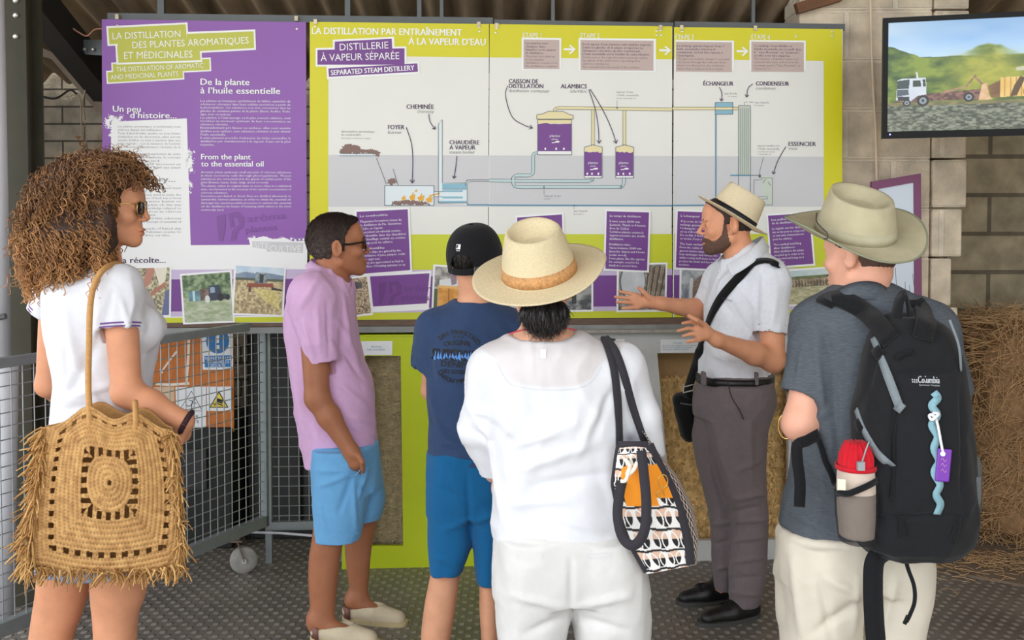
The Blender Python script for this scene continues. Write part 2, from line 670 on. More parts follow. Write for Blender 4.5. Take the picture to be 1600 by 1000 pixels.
# block walls
def _blocks(c1, c2, cm, bw=.5, bh=.2, mort=.012, off=(0, 0, 0), dirt=0.35):
    def f(nt, b, L):
        tc = nt.nodes.new('ShaderNodeTexCoord')
        mp = nt.nodes.new('ShaderNodeMapping')
        mp.inputs['Location'].default_value = off
        mp.inputs['Rotation'].default_value = (PI / 2, 0, 0)
        L(tc.outputs['Object'], mp.inputs['Vector'])
        br = nt.nodes.new('ShaderNodeTexBrick')
        br.inputs['Scale'].default_value = 1
        br.inputs['Brick Width'].default_value = bw
        br.inputs['Row Height'].default_value = bh
        br.inputs['Mortar Size'].default_value = mort
        br.inputs['Color1'].default_value = lin(c1)
        br.inputs['Color2'].default_value = lin(c2)
        br.inputs['Mortar'].default_value = lin(cm)
        L(mp.outputs[0], br.inputs['Vector'])
        nz = nt.nodes.new('ShaderNodeTexNoise')
        nz.inputs['Scale'].default_value = 9
        nz.inputs['Detail'].default_value = 8
        L(tc.outputs['Object'], nz.inputs['Vector'])
        mr = nt.nodes.new('ShaderNodeMapRange')
        mr.inputs['From Min'].default_value = .3
        mr.inputs['From Max'].default_value = .7
        mr.inputs['To Min'].default_value = 1 - dirt
        mr.inputs['To Max'].default_value = 1.12
        L(nz.outputs['Fac'], mr.inputs['Value'])
        mx = nt.nodes.new('ShaderNodeMix')
        mx.data_type = 'RGBA'
        mx.blend_type = 'MULTIPLY'
        mx.inputs[0].default_value = 1
        L(br.outputs['Color'], mx.inputs[6])
        L(mr.outputs[0], mx.inputs[7])
        L(mx.outputs[2], b.inputs['Base Color'])
        b.inputs['Roughness'].default_value = .9
        n2 = nt.nodes.new('ShaderNodeTexNoise')
        n2.inputs['Scale'].default_value = 70
        n2.inputs['Detail'].default_value = 4
        L(tc.outputs['Object'], n2.inputs['Vector'])
        ad = nt.nodes.new('ShaderNodeMath')
        ad.operation = 'MULTIPLY_ADD'
        ad.inputs[1].default_value = -3.0
        L(br.outputs['Fac'], ad.inputs[0])
        L(n2.outputs['Fac'], ad.inputs[2])
        bp = nt.nodes.new('ShaderNodeBump')
        bp.inputs['Strength'].default_value = .8
        bp.inputs['Distance'].default_value = .006
        L(ad.outputs[0], bp.inputs['Height'])
        L(bp.outputs['Normal'], b.inputs['Normal'])
    return f
M_WALL = mat_nodes('dark_blockwork', _blocks((196, 184, 164), (176, 166, 150), (96, 90, 82), bw=.27, bh=.105, mort=.006))
M_PIER = mat_nodes('pale_blockwork', _blocks((232, 216, 192), (218, 202, 178), (234, 220, 198), bw=.47, bh=.24, mort=.014, off=(.18, 0, .0), dirt=.3))
M_BAY = mat_nodes('bay_blockwork', _blocks((186, 172, 142), (168, 156, 130), (120, 110, 92), bw=.5, bh=.22))
structure('wall_back', MB().box((-4.2, 6.3, 0), (2.2, 6.5, 2.55)), M_WALL)
structure('wall_left_shade', MB().box((-3.3, 4.9, 0), (-3.1, 6.3, 2.9)), M_WALL)  # side wall added to darken the back left corner
structure('wall_bay', MB().box((1.75, 5.85, 0), (4.2, 6.05, 3.0)), M_BAY)
structure('wall_right_shade', MB().box((3.6, -.4, 0), (3.8, 5.85, 2.58)), M_BAY)  # unseen wall, carried forward to dim the light from the right
# block pier: stepped blocks with a rough, broken right edge
pier = MB()
zt = 2.95
rows = int(zt / .24) + 1
xr_ = W(1508, 335, 5.0).x
xm_ = W(1453, 335, 5.0).x
xl_ = W(1246, 335, 5.0).x
rnd = random.Random(3)
for r in range(rows):
    z0, z1 = r * .24, min(zt, (r + 1) * .24)
    e = {0: -.02, 1: -.05, 2: -.03, 3: -.035, 4: -.03, 5: -.07, 6: -.02}.get(r, 0) + rnd.uniform(-.006, .004)
    pier.box((xl_, 5.0, z0), (xm_, 5.28, z1))
    pier.box((xm_ + .006, 4.985 + rnd.uniform(0, .012), z0 + .005), (xr_ + e, 5.28, z1 - .005))
po = structure('wall_pier', pier, M_PIER)
bevel(po, .008, 2)
b_ = MB().box((W(1440, 335, 4.98).x, 4.9, 0), (xr_ + .0, 5.02, .07))
structure('trim_footing', b_, mat('footing', (205, 198, 184), .9, noise=.2, nscale=12))

# ------------------------------------------------------------------ steel, beams and cords
M_STEEL = mat('grey_steel', (92, 96, 97), .45, .35, noise=.12, nscale=14)
M_GALV = mat('galvanised_wire', (168, 172, 174), .4, .6)
M_GATE = mat('painted_gate_steel', (138, 146, 148), .45, .3, noise=.1, nscale=20)
M_GREEN = mat('dark_green_steel', (62, 60, 44), .6, .1, noise=.2, nscale=8)
M_PALE = mat('pale_pipe', (196, 198, 204), .5, noise=.08, nscale=5)
M_BLACK = mat('black_paint', (22, 22, 23), .6)
M_BROWNST = mat('brown_steel', (112, 98, 84), .7, noise=.25, nscale=9)
M_BEAM = mat('dark_beam', (38, 34, 30), .8, noise=.2, nscale=6)
M_BOLT = mat('bolt_head', (210, 208, 200), .35, .8)

# steel post with bolts
yp = 4.25
x0, x1 = W(13, 335, yp).x, W(45, 335, yp).x
t = thing('steel_post', 'dark green steel post with bolt heads at the left side', 'post', ((x0 + x1) / 2, yp, 0))
m = MB()
m.box((x0, yp, 0), (x1, yp + .012, 2.93)).box((x0, yp + .14, 0), (x1, yp + .152, 2.93)).box(((x0 + x1) / 2 - .005, yp + .012, 0), ((x0 + x1) / 2 + .005, yp + .14, 2.93))
m.build('column', M_GREEN, t)
for py in (1, 24, 57):
    c = W(25, py, yp)
    MB().lathe([(.0, -.001), (.011, 0), (.011, .006), (.006, .01)], c, 10, Matrix.Rotation(PI / 2, 3, 'X')).build('bolt', M_BOLT, t)
# pale pipe in front of it
yq = 4.1
c0 = W(2, 335, yq)
t = thing('pale_pipe', 'pale grey round pipe standing at the very left beside the dark post', 'pipe', (c0.x, yq, 0))
MB().tube([(c0.x - .02, yq, 0), (c0.x + .015, yq, 1.05)], .042, 20).build('lower_pipe', M_PALE, t, True)
MB().tube([(c0.x - .005, yq, 1.05), (c0.x - .01, yq, 2.96)], .033, 20).build('upper_pipe', M_PALE, t, True)
MB().tube([W(-6, 497, yq - .04), W(9, 494, yq - .04)], .012, 8).build('clip', M_STEEL, t)

# rafter, brace, bracket
o = tag(MB().bar(W(34, -25, 4.75), W(190, 168, 5.75), .12, .15).build('rafter', M_BEAM),
        'dark rafter slanting down behind the top left of the purple panel', 'beam')
m = MB()
def prism(pts, Y, t_):
    n = len(pts)
    A = [W(a, b, Y) for a, b in pts]
    B = [p + Vector((0, t_, 0)) for p in A]
    return MB().add(A + B, [tuple(range(n)), tuple(reversed(range(n, 2 * n)))] + [(i, n + i, n + (i + 1) % n, (i + 1) % n) for i in range(n)])
o = tag(prism([(36, 68), (60, 72), (100, 90), (170, 172), (170, 195), (80, 92), (36, 80)], 5.55, .08).build('knee_brace', M_BROWNST),
        'dusty brown bent steel brace below the dark rafter', 'brace')
t = thing('bolted_bracket', 'small grey steel bracket with two bolts under the roof at upper left', 'bracket', W(146, 86, 5.2))
prism([(125, 62), (170, 62), (170, 87), (133, 85), (127, 74)], 5.2, .01).build('plate', M_STEEL, t)
for px in (133, 146):
    MB().lathe([(0, -.001), (.011, 0), (.011, .006), (.005, .012)], W(px, 77.5, 5.195), 10, Matrix.Rotation(PI / 2, 3, 'X')).build('bolt', M_BOLT, t)
tag(MB().tube(spline([W(105, 48, 5.1), W(112, 44, 5.1), W(122, 50, 5.1), W(136, 56, 5.1), W(148, 46, 5.1), W(162, 45, 5.1)]), .004, 6).build('pink_wire', mat('pink_wire', (196, 140, 120), .6), None, True),
    'thin pinkish wire looped under the roof sheet at upper left', 'wire')
tag(MB().tube(spline([W(36, 120, 5.6), W(55, 145, 5.6), W(85, 154, 5.6), W(109, 141, 5.55), W(121, 148, 5.55)]), .006, 6).build('black_cable', M_BLACK, None, True),
    'black cable sagging in front of the dark block wall', 'cable')
tag(MB().tube(spline([W(121, 147, 5.5), W(126, 160, 5.5), W(127, 200, 5.5), W(130, 240, 5.5), W(133, 430, 5.5)]), .004, 6).build('hanging_string', mat('string', (150, 136, 112), .9), None, True),
    'pale string hanging down behind the curly haired woman', 'string')
_p = spline([W(136, 132, 5.45), W(131, 150, 5.45), W(130, 170, 5.45), W(134, 215, 5.45), W(137, 430, 5.45)])
m = MB()
for i in range(0, len(_p) - 1):
    d = (_p[i + 1] - _p[i])
    for j in range(max(1, int(d.length / .012))):
        c = _p[i] + d * (j / max(1, int(d.length / .012)))
        m.tube([c, c + d.normalized() * .009], .005, 5)
tag(m.build('hanging_chain', mat('chain_steel', (140, 122, 100), .6, .4)), 'thin chain hanging from the brown brace beside a string', 'chain')

# top rails with their droppers
def rail(a, b, label, drops):
    A, B = PP.at(a[0], a[1], -.02), PP.at(b[0], b[1], -.02)
    t = thing('hanging_rail', label, 'rail', tuple((A + B) / 2), 'rails above the panels')
    m = MB().bar(A, B, .006, .032).bar(A + Vector((0, .02, .013)), B + Vector((0, .02, .013)), .04, .006)
    m.build('rail_bar', M_STEEL, t)
    for px, py, wd in drops:
        p = PP.at(px, py, -.035)
        MB().box((p.x - wd / 2, p.y, p.z), (p.x + wd / 2, p.y + .03, roof_z(p.y) - .02)).build('dropper', M_STEEL, t)
rail((168, 26), (770, 33), 'grey steel rail above the purple panel and the panel with the burner', [(251, 24, .03), (543, 28, .025), (655, 29, .02), (690, 30, .016)])
rail((772, 36), (1052, 41), 'grey steel rail above the panel with the caisson and stills', [(864, 36, .016)])
rail((1054, 39), (1320, 43), 'grey steel rail end above the panel with the condenser', [(1177, 38, .016)])
# timber and steel rail below the panels
A, B = PP.at(236, 506, -.012), PP.at(1319, 500, -.012)
t = thing('support_rail', 'brown timber strip on a grey steel rail under the panels', 'rail', tuple((A + B) / 2))
MB().bar(A, B, .02, .03).build('timber_strip', mat('worn_brown_timber', (112, 92, 78), .7, noise=.25, nscale=20, stretch=(1, 6, 6)), t)
A, B = PP.at(236, 517, -.012), PP.at(1319, 509, -.012)
MB().bar(A, B, .03, .028).build('steel_strip', mat('rail_grey', (146, 150, 148), .5, .2, noise=.2, nscale=12), t)
tb = mat('wood_offcut', (120, 82, 56), .8, noise=.3, nscale=14)
tag(MB().bar(W(1244, 14, 4.96), W(1312, -6, 4.96), .05, .05).build('roof_batten', tb), 'end of a brown roof batten on top of the pale block pier', 'batten')

# cream cable down the pier
tag(MB().tube(spline([W(1360, -30, 4.97), W(1361, 60, 4.97), W(1364, 130, 4.97), W(1368, 200, 4.97), W(1370, 285, 4.97)]), .006, 8).build('cream_cable', mat('cream_plastic', (226, 206, 178), .5), None, True),
    'cream cable running down the pale block pier beside the screen', 'cable')
# ================================================================== the four display panels
PURPLE, PURPLE2 = (146, 92, 178), (118, 62, 144)
M_BOARD_P = mat('printed_purple', PURPLE, .45, noise=.05, nscale=3)
M_BOARD_W = mat('printed_white', (236, 237, 231), .45, noise=.02, nscale=4)
M_P2 = mat('printed_deep_purple', PURPLE2, .45)
M_WHITE = mat('printed_pure_white', (246, 248, 248), .5)
M_LIME = mat('printed_lime', (220, 214, 22), .45)
M_LIME2 = mat('printed_lime_green', (206, 214, 40), .45)
M_OLIVE = mat('printed_olive_lime', (196, 198, 74), .45)
M_LGREY = mat('printed_light_grey', (209, 210, 213), .45)
M_TAUPE = mat('printed_taupe', (198, 178, 172), .45)
M_TXTD = mat('printed_dark_ink', (74, 48, 88), .5)
M_TXTG = mat('printed_grey_ink', (150, 146, 152), .5)
M_LILAC = mat('printed_lilac', (206, 190, 222), .45)
M_WMARK = mat('printed_watermark', (128, 78, 156), .45)
M_WMARK2 = mat('printed_watermark_deep', (104, 54, 128), .45)
M_LINE = mat('printed_line_grey', (92, 100, 108), .5)
M_BLUE = mat('printed_water_blue', (140, 190, 210), .5)
M_BLUE2 = mat('printed_water_deep_blue', (96, 150, 178), .5)
M_CREAM = mat('printed_steam_cream', (238, 226, 176), .5)
M_PALEB = mat('printed_pale_water', (228, 240, 244), .5)
M_BARK = mat('printed_bark', (138, 112, 104), .6)
M_FLAME = mat('printed_flame', (238, 176, 50), .5)
M_PHOTO = mat('printed_photo', (255, 255, 255), .4, attr=True)
M_SHADOWGREY = mat('printed_mid_grey', (178, 178, 180), .5)
LAY = .0007

class PDraw(Draw):
    """drawing on the panels: rows follow the slight slope of the panel edges"""
    def __init__(s):
        super().__init__(PP)
    def slope(s, y):
        return 0.0128 + (y - 35) / 460 * (-0.0075 - 0.0128)
    def rect(s, x0, y0, x1, y1, xr=None):
        xr = (x0 + x1) / 2 if xr is None else xr
        f = lambda x, y: (x, y + s.slope(y) * (x - xr))
        return s._add([f(x0, y0), f(x1, y0), f(x1, y1), f(x0, y1)], [(0, 1, 2, 3)])
    def text(s, st, x, y, h, x1=None, rot=None, *a, **k):
        return super().text(st, x, y, h, x1, s.slope(y) if rot is None else rot, *a, **k)

def board(label, quad, m):
    """quad: TL, TR, BR, BL"""
    P = [PP.at(a, b, 0) for a, b in quad]
    Q = [PP.at(a, b, -.006) for a, b in quad]
    base = (P[2] + P[3]) / 2
    t = thing('information_panel', label, 'information panel', tuple(base))
    o = obj('board', P + Q, [(3, 2, 1, 0), (4, 5, 6, 7), (0, 1, 5, 4), (1, 2, 6, 5), (2, 3, 7, 6), (3, 0, 4, 7)], m, t)
    return t

def clips(t, pts):
    for x, y in pts:
        m = MB()
        p = PP.at(x, y, .003)
        m.box((p.x - .008, p.y - .004, p.z - .011), (p.x + .008, p.y + .03, p.z + .011))
        m.build('hanging_clip', mat('clip_steel', (186, 172, 150), .4, .7, noise=.3), t)

def screws(t, pts):
    for x, y in pts:
        MB().lathe([(0, 0), (.006, 0), (.005, .003), (0, .004)], PP.at(x, y, .001), 10, Matrix.Rotation(PI / 2, 3, 'X')).build('screw', M_BOLT, t)

def splat(d, x, y, r, seed, nn=9):
    rn = random.Random(seed)
    n = 16
    d.poly([(x + r * rn.uniform(.6, 1.2) * math.cos(2 * PI * k / n), y + r * rn.uniform(.6, 1.2) * math.sin(2 * PI * k / n)) for k in range(n)])
    for _ in range(nn):
        a, q = rn.uniform(0, 2 * PI), r * rn.uniform(1.1, 2.0)
        s = r * rn.uniform(.08, .28)
        d.ell(x + q * math.cos(a), y + q * math.sin(a), s, s, 7)
    return d

def grow(quad, e):
    cx = sum(p[0] for p in quad) / len(quad)
    cy = sum(p[1] for p in quad) / len(quad)
    return [(x + (e if x > cx else -e), y + (e if y > cy else -e)) for x, y in quad]

def tilted(d, quad, lines, h, pad, step, bold=.012, res=1):
    """lines of writing in a tilted card; each line (text, fraction of the width or None, bold)"""
    (x0, y0), (x1, y1) = quad[0], quad[1]
    (x3, y3) = quad[3]
    rot = math.atan2(y1 - y0, x1 - x0)
    wd = math.hypot(x1 - x0, y1 - y0)
    dx, dy = (x3 - x0), (y3 - y0)
    ln = math.hypot(dx, dy)
    k = pad + h
    for st, fr, bo in lines:
        if st:
            bx = x0 + dx * k / ln + pad * math.cos(rot)
            by = y0 + dy * k / ln + pad * math.sin(rot)
            d.text(st, bx, by, h, None if fr is None else bx + (wd - 2 * pad) * fr, rot=rot, bold=.03 if bo else bold, res=res)
        k += step if st else step * .55
    return d

def photo(t, quad, img, k=0, label=None):
    PDraw().poly(grow(quad, 3)).build('photo_border', M_WHITE, LAY * (4 + k), t)
    picture(PP, quad, img.a, LAY * (5 + k), 'photo', t, M_PHOTO, label)

# ------------------------------------------------------------------ panel 1: purple
t = board('tall purple panel headed la distillation des plantes aromatiques et médicinales', [(159, 30), (478, 34.5), (480, 503), (161, 505)], M_BOARD_P)
clips(t, [(183, 26), (463, 29)])
screws(t, [(464, 45), (183, 40)])
d = PDraw()
d.poly([(174, 190), (292, 185), (298, 383), (480, 382), (480, 504), (163, 504), (172, 300)])
rn = random.Random(11)
for k in range(16):
    splat(d, 168 + rn.uniform(-2, 28), 186 + rn.uniform(-4, 6), rn.uniform(1.5, 4), k)
for k in range(26):
    splat(d, 293 + rn.uniform(-2, 6), 232 + rn.uniform(0, 70), rn.uniform(1.5, 4.5), 50 + k)
for k in range(10):
    splat(d, 172 + rn.uniform(-3, 3), 195 + rn.uniform(0, 18), rn.uniform(1, 2.5), 90 + k, 4)
d.build('white_field', M_WHITE, LAY, t)
PDraw().rect(263, 421, 480, 436).rect(263, 486, 480, 494).build('lilac_band', M_LILAC, LAY * 2, t)
PDraw().rect(263, 436, 480, 486).build('purple_band', M_P2, LAY * 2, t)
PDraw().rect(163, 496, 480, 504).build('lime_band', M_LIME2, LAY * 2, t)
q1 = [(169, 44), (290, 38), (292, 62), (171, 69)]
q2 = [(292, 53), (396, 49), (397, 75), (292, 81)]
q2b = [(184, 67), (294, 61), (294, 81), (184, 86)]
q3 = [(183, 72), (311, 68), (313, 94), (185, 98)]
q4 = [(176, 100), (327, 92), (328, 109), (177, 117)]
q5 = [(168, 113), (285, 106), (286, 122), (169, 129)]
d = PDraw()
for q in (q4, q5): d.poly(grow(q, 2.2))
d.build('subtitle_border', M_WHITE, LAY, t)
d = PDraw()
for q in (q4, q5): d.poly(q)
d.build('subtitle_label', M_OLIVE, LAY * 2, t)
d = PDraw()
for q in (q1, q2, q2b, q3): d.poly(grow(q, 3))
d.build('title_border', M_WHITE, LAY * 3, t)
d = PDraw()
for q in (q1, q2, q2b, q3): d.poly(q)
d.build('title_label', M_OLIVE, LAY * 4, t)
d = PDraw()
d.text('LA DISTILLATION', 176, 61.5, 10.5, 282, rot=-.035, bold=.01)
d.text('DES PLANTES AROMATIQUES', 207, 75.5, 10.5, 389, rot=-.042, bold=.01)
d.text('ET MÉDICINALES', 194, 92, 11, 301, rot=-.02, bold=.01)
d.text('THE DISTILLATION OF AROMATIC', 182, 112.5, 7.5, 318, rot=-.05, bold=.01)
d.text('AND MEDICINAL PLANTS', 173, 124.5, 7.5, 279, rot=-.055, bold=.01)
d.build('title_lettering', M_WHITE, LAY * 5, t)
d = PDraw()
d.text('De la plante', 313, 132.5, 10, 390, bold=.03)
d.text('à l’huile essentielle', 313, 146, 10, 438, bold=.03)
d.text('From the plant', 314, 249, 8.6, 392, bold=.025)
d.text('to the essential oil', 314, 260, 8.6, 412, bold=.025)
d.text('Un peu', 176, 174.5, 9.6, 220, bold=.03)
d.text('d’histoire...', 203, 184.5, 9.6, 276, bold=.03)
d.build('heading_lettering', M_WHITE, LAY * 5, t)
fr = ['Les plantes aromatiques synthétisent de faibles quantités de', 'substances odorantes dans leurs cellules sécrétrices à partir de', 'la photosynthèse. Ces substances sont ainsi concentrées dans les',
      'glandes de certaines parties de la plante (fleurs, feuilles, fruits,', 'tiges, bois ou racines).', 'Les plantes, à l’état sauvage ou le plus souvent cultivées, sont', 'récoltées au moment optimum de leur concentration en',
      'substance odorante.', 'Eventuellement pré fanées ou séchées, elles sont ensuite', 'distillées pour extraire cette substance odorante et ainsi obtenir', 'l’huile essentielle.',
      'Il existe plusieurs procédés d’extraction des huiles essentielles, la', 'distillation par entraînement à la vapeur d’eau est la plus', 'répandue.']
fw = {4: 48, 7: 44, 10: 40, 13: 22}
d = PDraw()
for i, s_ in enumerate(fr):
    d.text(s_, 313, 159 + i * 5.27, 3.5, 313 + fw.get(i, 141), bold=.03, res=1)
en = ['Aromatic plants synthesize small amounts of odorous substances', 'in their secretory cells through photosynthesis. Theses', 'substances are concentrated in the glands of certain parts of the', 'plant (flowers, leaves, fruits, twigs, wood or roots).',
      'The plants, either in original state or more often in a cultivated', 'state, are harvested at the moment of the optimal concentration of', 'odorous substance.', 'Sometimes pre-faded or dried, they are distilled afterwards to', 'extract this odorous substance, in order to obtain the essential oil.',
      'Amongst the several possible processes to extract the essential', 'oil, the distillation by means of steaming (with water) is the most', 'commonly used.']
ew = {3: 106, 6: 42, 11: 36}
for i, s_ in enumerate(en):
    d.text(s_, 314, 270.5 + i * 5.35, 3.4, 314 + ew.get(i, 141), bold=.004, res=1)
d.build('body_lettering', M_WHITE, LAY * 5, t)
d = PDraw()
hs = ['Les plantes aromatiques et médicinales sont', 'utilisées depuis des millénaires.', 'Tout d’abord telles quelles ou sous forme', 'd’infusion ou de décoction, elles seront', 'ensuite brûlées ou mise à macérer dans une', 'huile végétale ; c’est la naissance de l’activité',
      'liée à la notion de substance odorante de la', 'plante.', 'La distillation pour l’extraction de cette', 'substance qui se manifeste, le concept', 'est inventé plus tard.', 'Elle est par la suite découvert au', 'Pakistan et dater à 5000 ans avant']
hw = {1: 70, 7: 18, 10: 66}
for i, s_ in enumerate(hs):
    d.text(s_, 184, 199 + i * 5.35, 3.3, 184 + hw.get(i, 98), bold=0, res=1)
d.text('History...', 208, 284, 8.4, 274, bold=.02)
hs2 = ['Aromatic medicinal plants have been', 'used since millenia.', 'In the beginning very used as such, the', 'infusion or decoction of herb tea or brew', 'later on they were burnt or', 'left to soak in a plant oil; this was',
       'the start of the activity related to', 'the knowledge about an odorous', 'substance of the plant.', 'The extraction of this odorous', 'substance and the concept of essential oil', '', 'A first still pot made of baked clay', 'discovered in Pakistan seems to', 'be 5000 years before our time.']
for i, s_ in enumerate(hs2):
    if s_: d.text(s_, 184, 295 + i * 5.3, 3.2, 184 + {1: 46, 8: 60, 14: 82}.get(i, 99), bold=0, res=1)
d.build('grey_lettering', M_TXTG, LAY * 3, t)
d = PDraw()
d.text('La récolte...', 184, 411, 9.2, 259, bold=.02)
d.build('harvest_heading', M_TXTD, LAY * 3, t)
def watermark(t, x, y, sc, m, rot=-.1, k=3):
    d = PDraw()
    c, s_ = math.cos(rot), math.sin(rot)
    T = lambda a, b: (x + (a * c - b * s_) * sc, y + (a * s_ + b * c) * sc)
    d.poly([T(0, 2), T(14, 0), T(12, 20), T(6, 40), T(0, 40)])
    d.poly([T(18, 0), T(34, -2), T(42, 8), T(40, 22), T(30, 28), T(26, 40), T(18, 42), T(22, 26), T(34, 18), T(32, 8), T(24, 6), T(26, 20), T(20, 22)])
    d.text('arôma', *T(46, 16), 11 * sc, T(108, 10)[0], rot=rot, bold=.03)
    d.text('plantes', *T(42, 32), 10 * sc, T(92, 24)[0], rot=rot, bold=.03)
    d.build('watermark', m, LAY * k, t)
watermark(t, 338, 336, 1.02, M_WMARK)
d = PDraw()
d.poly([(388, 371), (400, 372), (412, 369), (428, 374), (444, 371), (458, 377), (477, 376), (478, 384), (391, 384)])
for k in range(14):
    splat(d, 391 + k * 6.4, 373 + rn.uniform(-2, 3), rn.uniform(1.2, 2.6), 200 + k, 4)
d.build('torn_edge', M_WHITE, LAY * 2, t)
PDraw().poly([(394, 377), (474, 379), (473, 395), (417, 393), (417, 389), (395, 387)]).build('grey_stamp', M_LGREY, LAY * 3, t)
PDraw().text('SITE', 397, 387.5, 9, 420, rot=.03, bold=.01).text('CULTIVÉ', 421, 393, 10, 470, rot=.02, bold=.01).build('stamp_lettering', M_WHITE, LAY * 4, t)

im = Img(110, 130, (150, 146, 110))
im.box(0, 0, 1, 1, (112, 104, 80), (214, 206, 170), 26, 5, 4, ct=3)
im.fill([(.55, 0), (.72, 0), (.62, .3), (.5, .42), (.42, .4)], (188, 130, 110))
im.fill([(.68, 0), (.95, 0), (.9, .36), (.8, .4)], (232, 226, 206))
im.fill([(.9, .3), (.95, .36), (.6, .62), (.5, .6)], (180, 116, 92))
im.ell(.32, .5, .1, .07, (120, 120, 190), (170, 170, 220), 30, 3)
im.fill([(.92, .5), (1, .45), (1, 1), (.84, 1)], (98, 108, 150))
photo(t, [(188, 420), (265, 418), (264, 492), (190, 495)], im, 0, 'photo of hands cutting plants')
im = Img(120, 120, (170, 178, 160))
im.box(0, 0, 1, .5, (70, 96, 62), (150, 170, 130), 14, 8, 4, ct=2.6)
im.box(0, .47, 1, 1, (150, 168, 128), (198, 204, 178), 22, 9, 4, sx=.4)
im.box(.12, .34, .36, .56, (86, 120, 130), (130, 180, 190), 6, 2)
im.box(.2, .34, .25, .56, (190, 220, 226))
im.box(.36, .32, .55, .56, (96, 74, 66), (140, 120, 110), 12, 4)
im.fill([(.54, .26), (.76, .24), (.8, .44), (.9, .44), (.9, .55), (.54, .57)], (52, 62, 82))
im.fill([(.57, .29), (.66, .28), (.67, .4), (.57, .41)], (150, 170, 190))
im.ell(.77, .5, .07, .08, (34, 36, 40))
im.ell(.92, .51, .05, .06, (40, 42, 46))
im.ell(.5, .53, .05, .08, (220, 224, 220))
photo(t, [(284, 431), (359, 425), (364, 501), (289, 504)], im, 1, 'photo of a tractor with a trailer')
im = Img(120, 130, (196, 180, 140))
im.box(0, 0, 1, .16, (190, 214, 232), (214, 228, 238), 5, 8)
im.fill([(0, .18), (.2, .12), (.45, .15), (.7, .13), (1, .17), (1, .3), (0, .3)], (120, 142, 168), (146, 160, 178), 8, 3)
im.box(0, .25, 1, .31, (92, 100, 84))
im.box(0, .3, 1, 1, (150, 130, 96), (220, 206, 160), 24, 6, 4, ct=2.4)
im.fill([(.35, .45), (.9, .5), (.95, .9), (.6, .7)], (200, 184, 110), (226, 214, 150), 30, 7)
im.box(.42, .12, .66, .36, (170, 190, 196), (96, 104, 108), 18, 2)
im.box(.5, .16, .58, .34, (60, 62, 60))
im.fill([(.25, .36), (.78, .34), (.8, .42), (.25, .44)], (150, 84, 66))
im.box(.28, .42, .34, .54, (110, 76, 62))
im.fill([(.76, .42), (.98, .46), (.98, .5), (.76, .48)], (70, 64, 54))
photo(t, [(369, 415), (444, 419), (440, 492), (365, 489)], im, 2, 'photo of a red harvester in a field')

# ------------------------------------------------------------------ shared layout of the three lime and white panels
def fields(t, x0, x1, wx0, wx1, ytop):
    d = PDraw()
    d.rect(x0, ytop, x1, 90, 800)
    if wx0 > x0: d.rect(x0, 86, wx0, 430, 800)
    if wx1 < x1: d.rect(wx1, 86, x1, 430, 800)
    d.build('lime_field', M_LIME, LAY, t)
    d = PDraw().rect(x0, 366, x1, 421, 800).rect(x0, 487, x1, 498, 800)
    d.build('lime_band', M_LIME2, LAY * 2, t)
    PDraw().rect(wx0, 243, wx1, 323, 800).build('grey_field', M_LGREY, LAY, t)
    PDraw().rect(x0, 421, x1, 431, 800).rect(x0, 480, x1, 487, 800).build('lilac_band', M_LILAC, LAY, t)
    PDraw().rect(x0, 431, x1, 480, 800).build('purple_band', M_P2, LAY, t)

def card(t, quad, lines, h=4.2, step=6.6, k=0):
    PDraw().poly(grow(quad, 3)).build('card_border', M_WHITE, LAY * (6 + k), t)
    PDraw().poly(quad).build('text_card', M_P2, LAY * (7 + k), t)
    tilted(PDraw(), quad, lines, h, 5, step).build('card_lettering', M_WHITE, LAY * (8 + k), t)

# ------------------------------------------------------------------ panel 2
t = board('lime and white panel headed la distillation par entraînement à la vapeur d’eau', [(484, 34.8), (764, 39), (762, 498), (486, 499)], M_BOARD_W)
clips(t, [(493, 34), (748, 38)])
screws(t, [(492.5, 41), (749.5, 49), (749, 42)])
fields(t, 484, 764, 513, 764, 38)
d = PDraw()
d.text('LA DISTILLATION PAR ENTRAÎNEMENT', 487, 53, 10.5, 722, bold=.03)
d.text('À LA VAPEUR D’EAU', 638, 69.5, 10.5, 759, bold=.03)
d.build('title_lettering', M_WHITE, LAY * 3, t)
d = PDraw()
for q in ([(523, 65), (613, 60.5), (614, 78), (523, 80)], [(496, 78), (632, 75.5), (633, 101), (496, 101)], [(513, 107), (652, 99), (653, 113), (514, 121)]):
    d.poly(grow(q, 3))
d.build('title_border', M_WHITE, LAY * 4, t)
d = PDraw()
for q in ([(513, 107), (652, 99), (653, 112), (514, 120)], [(523, 65), (612, 60.5), (613, 80), (523, 82)], [(496, 78), (632, 75.5), (632, 101), (496, 101)]):
    d.poly(q)
d.build('title_label', M_P2, LAY * 5, t)
d = PDraw()
d.text('DISTILLERIE', 531, 79, 11, 607, rot=-.045, bold=.01)
d.text('À VAPEUR SÉPARÉE', 501, 95.5, 11, 624, rot=-.025, bold=.01)
d.text('SEPARATED STEAM DISTILLERY', 517, 117.5, 8, 648, rot=-.06, bold=.025)
d.build('subtitle_lettering', M_WHITE, LAY * 6, t)
d = PDraw()
d.text('CHEMINÉE', 635, 170, 7, 678, bold=.025)
d.text('FOYER', 606, 202, 7, 632, bold=.025)
d.text('CHAUDIÈRE', 702, 225.5, 6.6, 749, bold=.025)
d.text('A VAPEUR', 702, 233.5, 6.6, 743, bold=.025)
d.build('part_lettering', M_TXTD, LAY * 3, t)
d = PDraw()
d.text('chimney', 652, 176.5, 5.2, 678, bold=0)
d.text('burner', 606, 209, 5.2, 628, bold=0)
d.text('steam boiler', 702, 240, 5.2, 742, bold=0)
d.text('alimentation automatique', 533, 207, 3.6, 585, bold=0, res=1)
d.text('du combustible', 533, 212, 3.6, 564, bold=0, res=1)
d.text('Automatic combustion supply', 533, 217, 2.6, 579, bold=0, res=1)
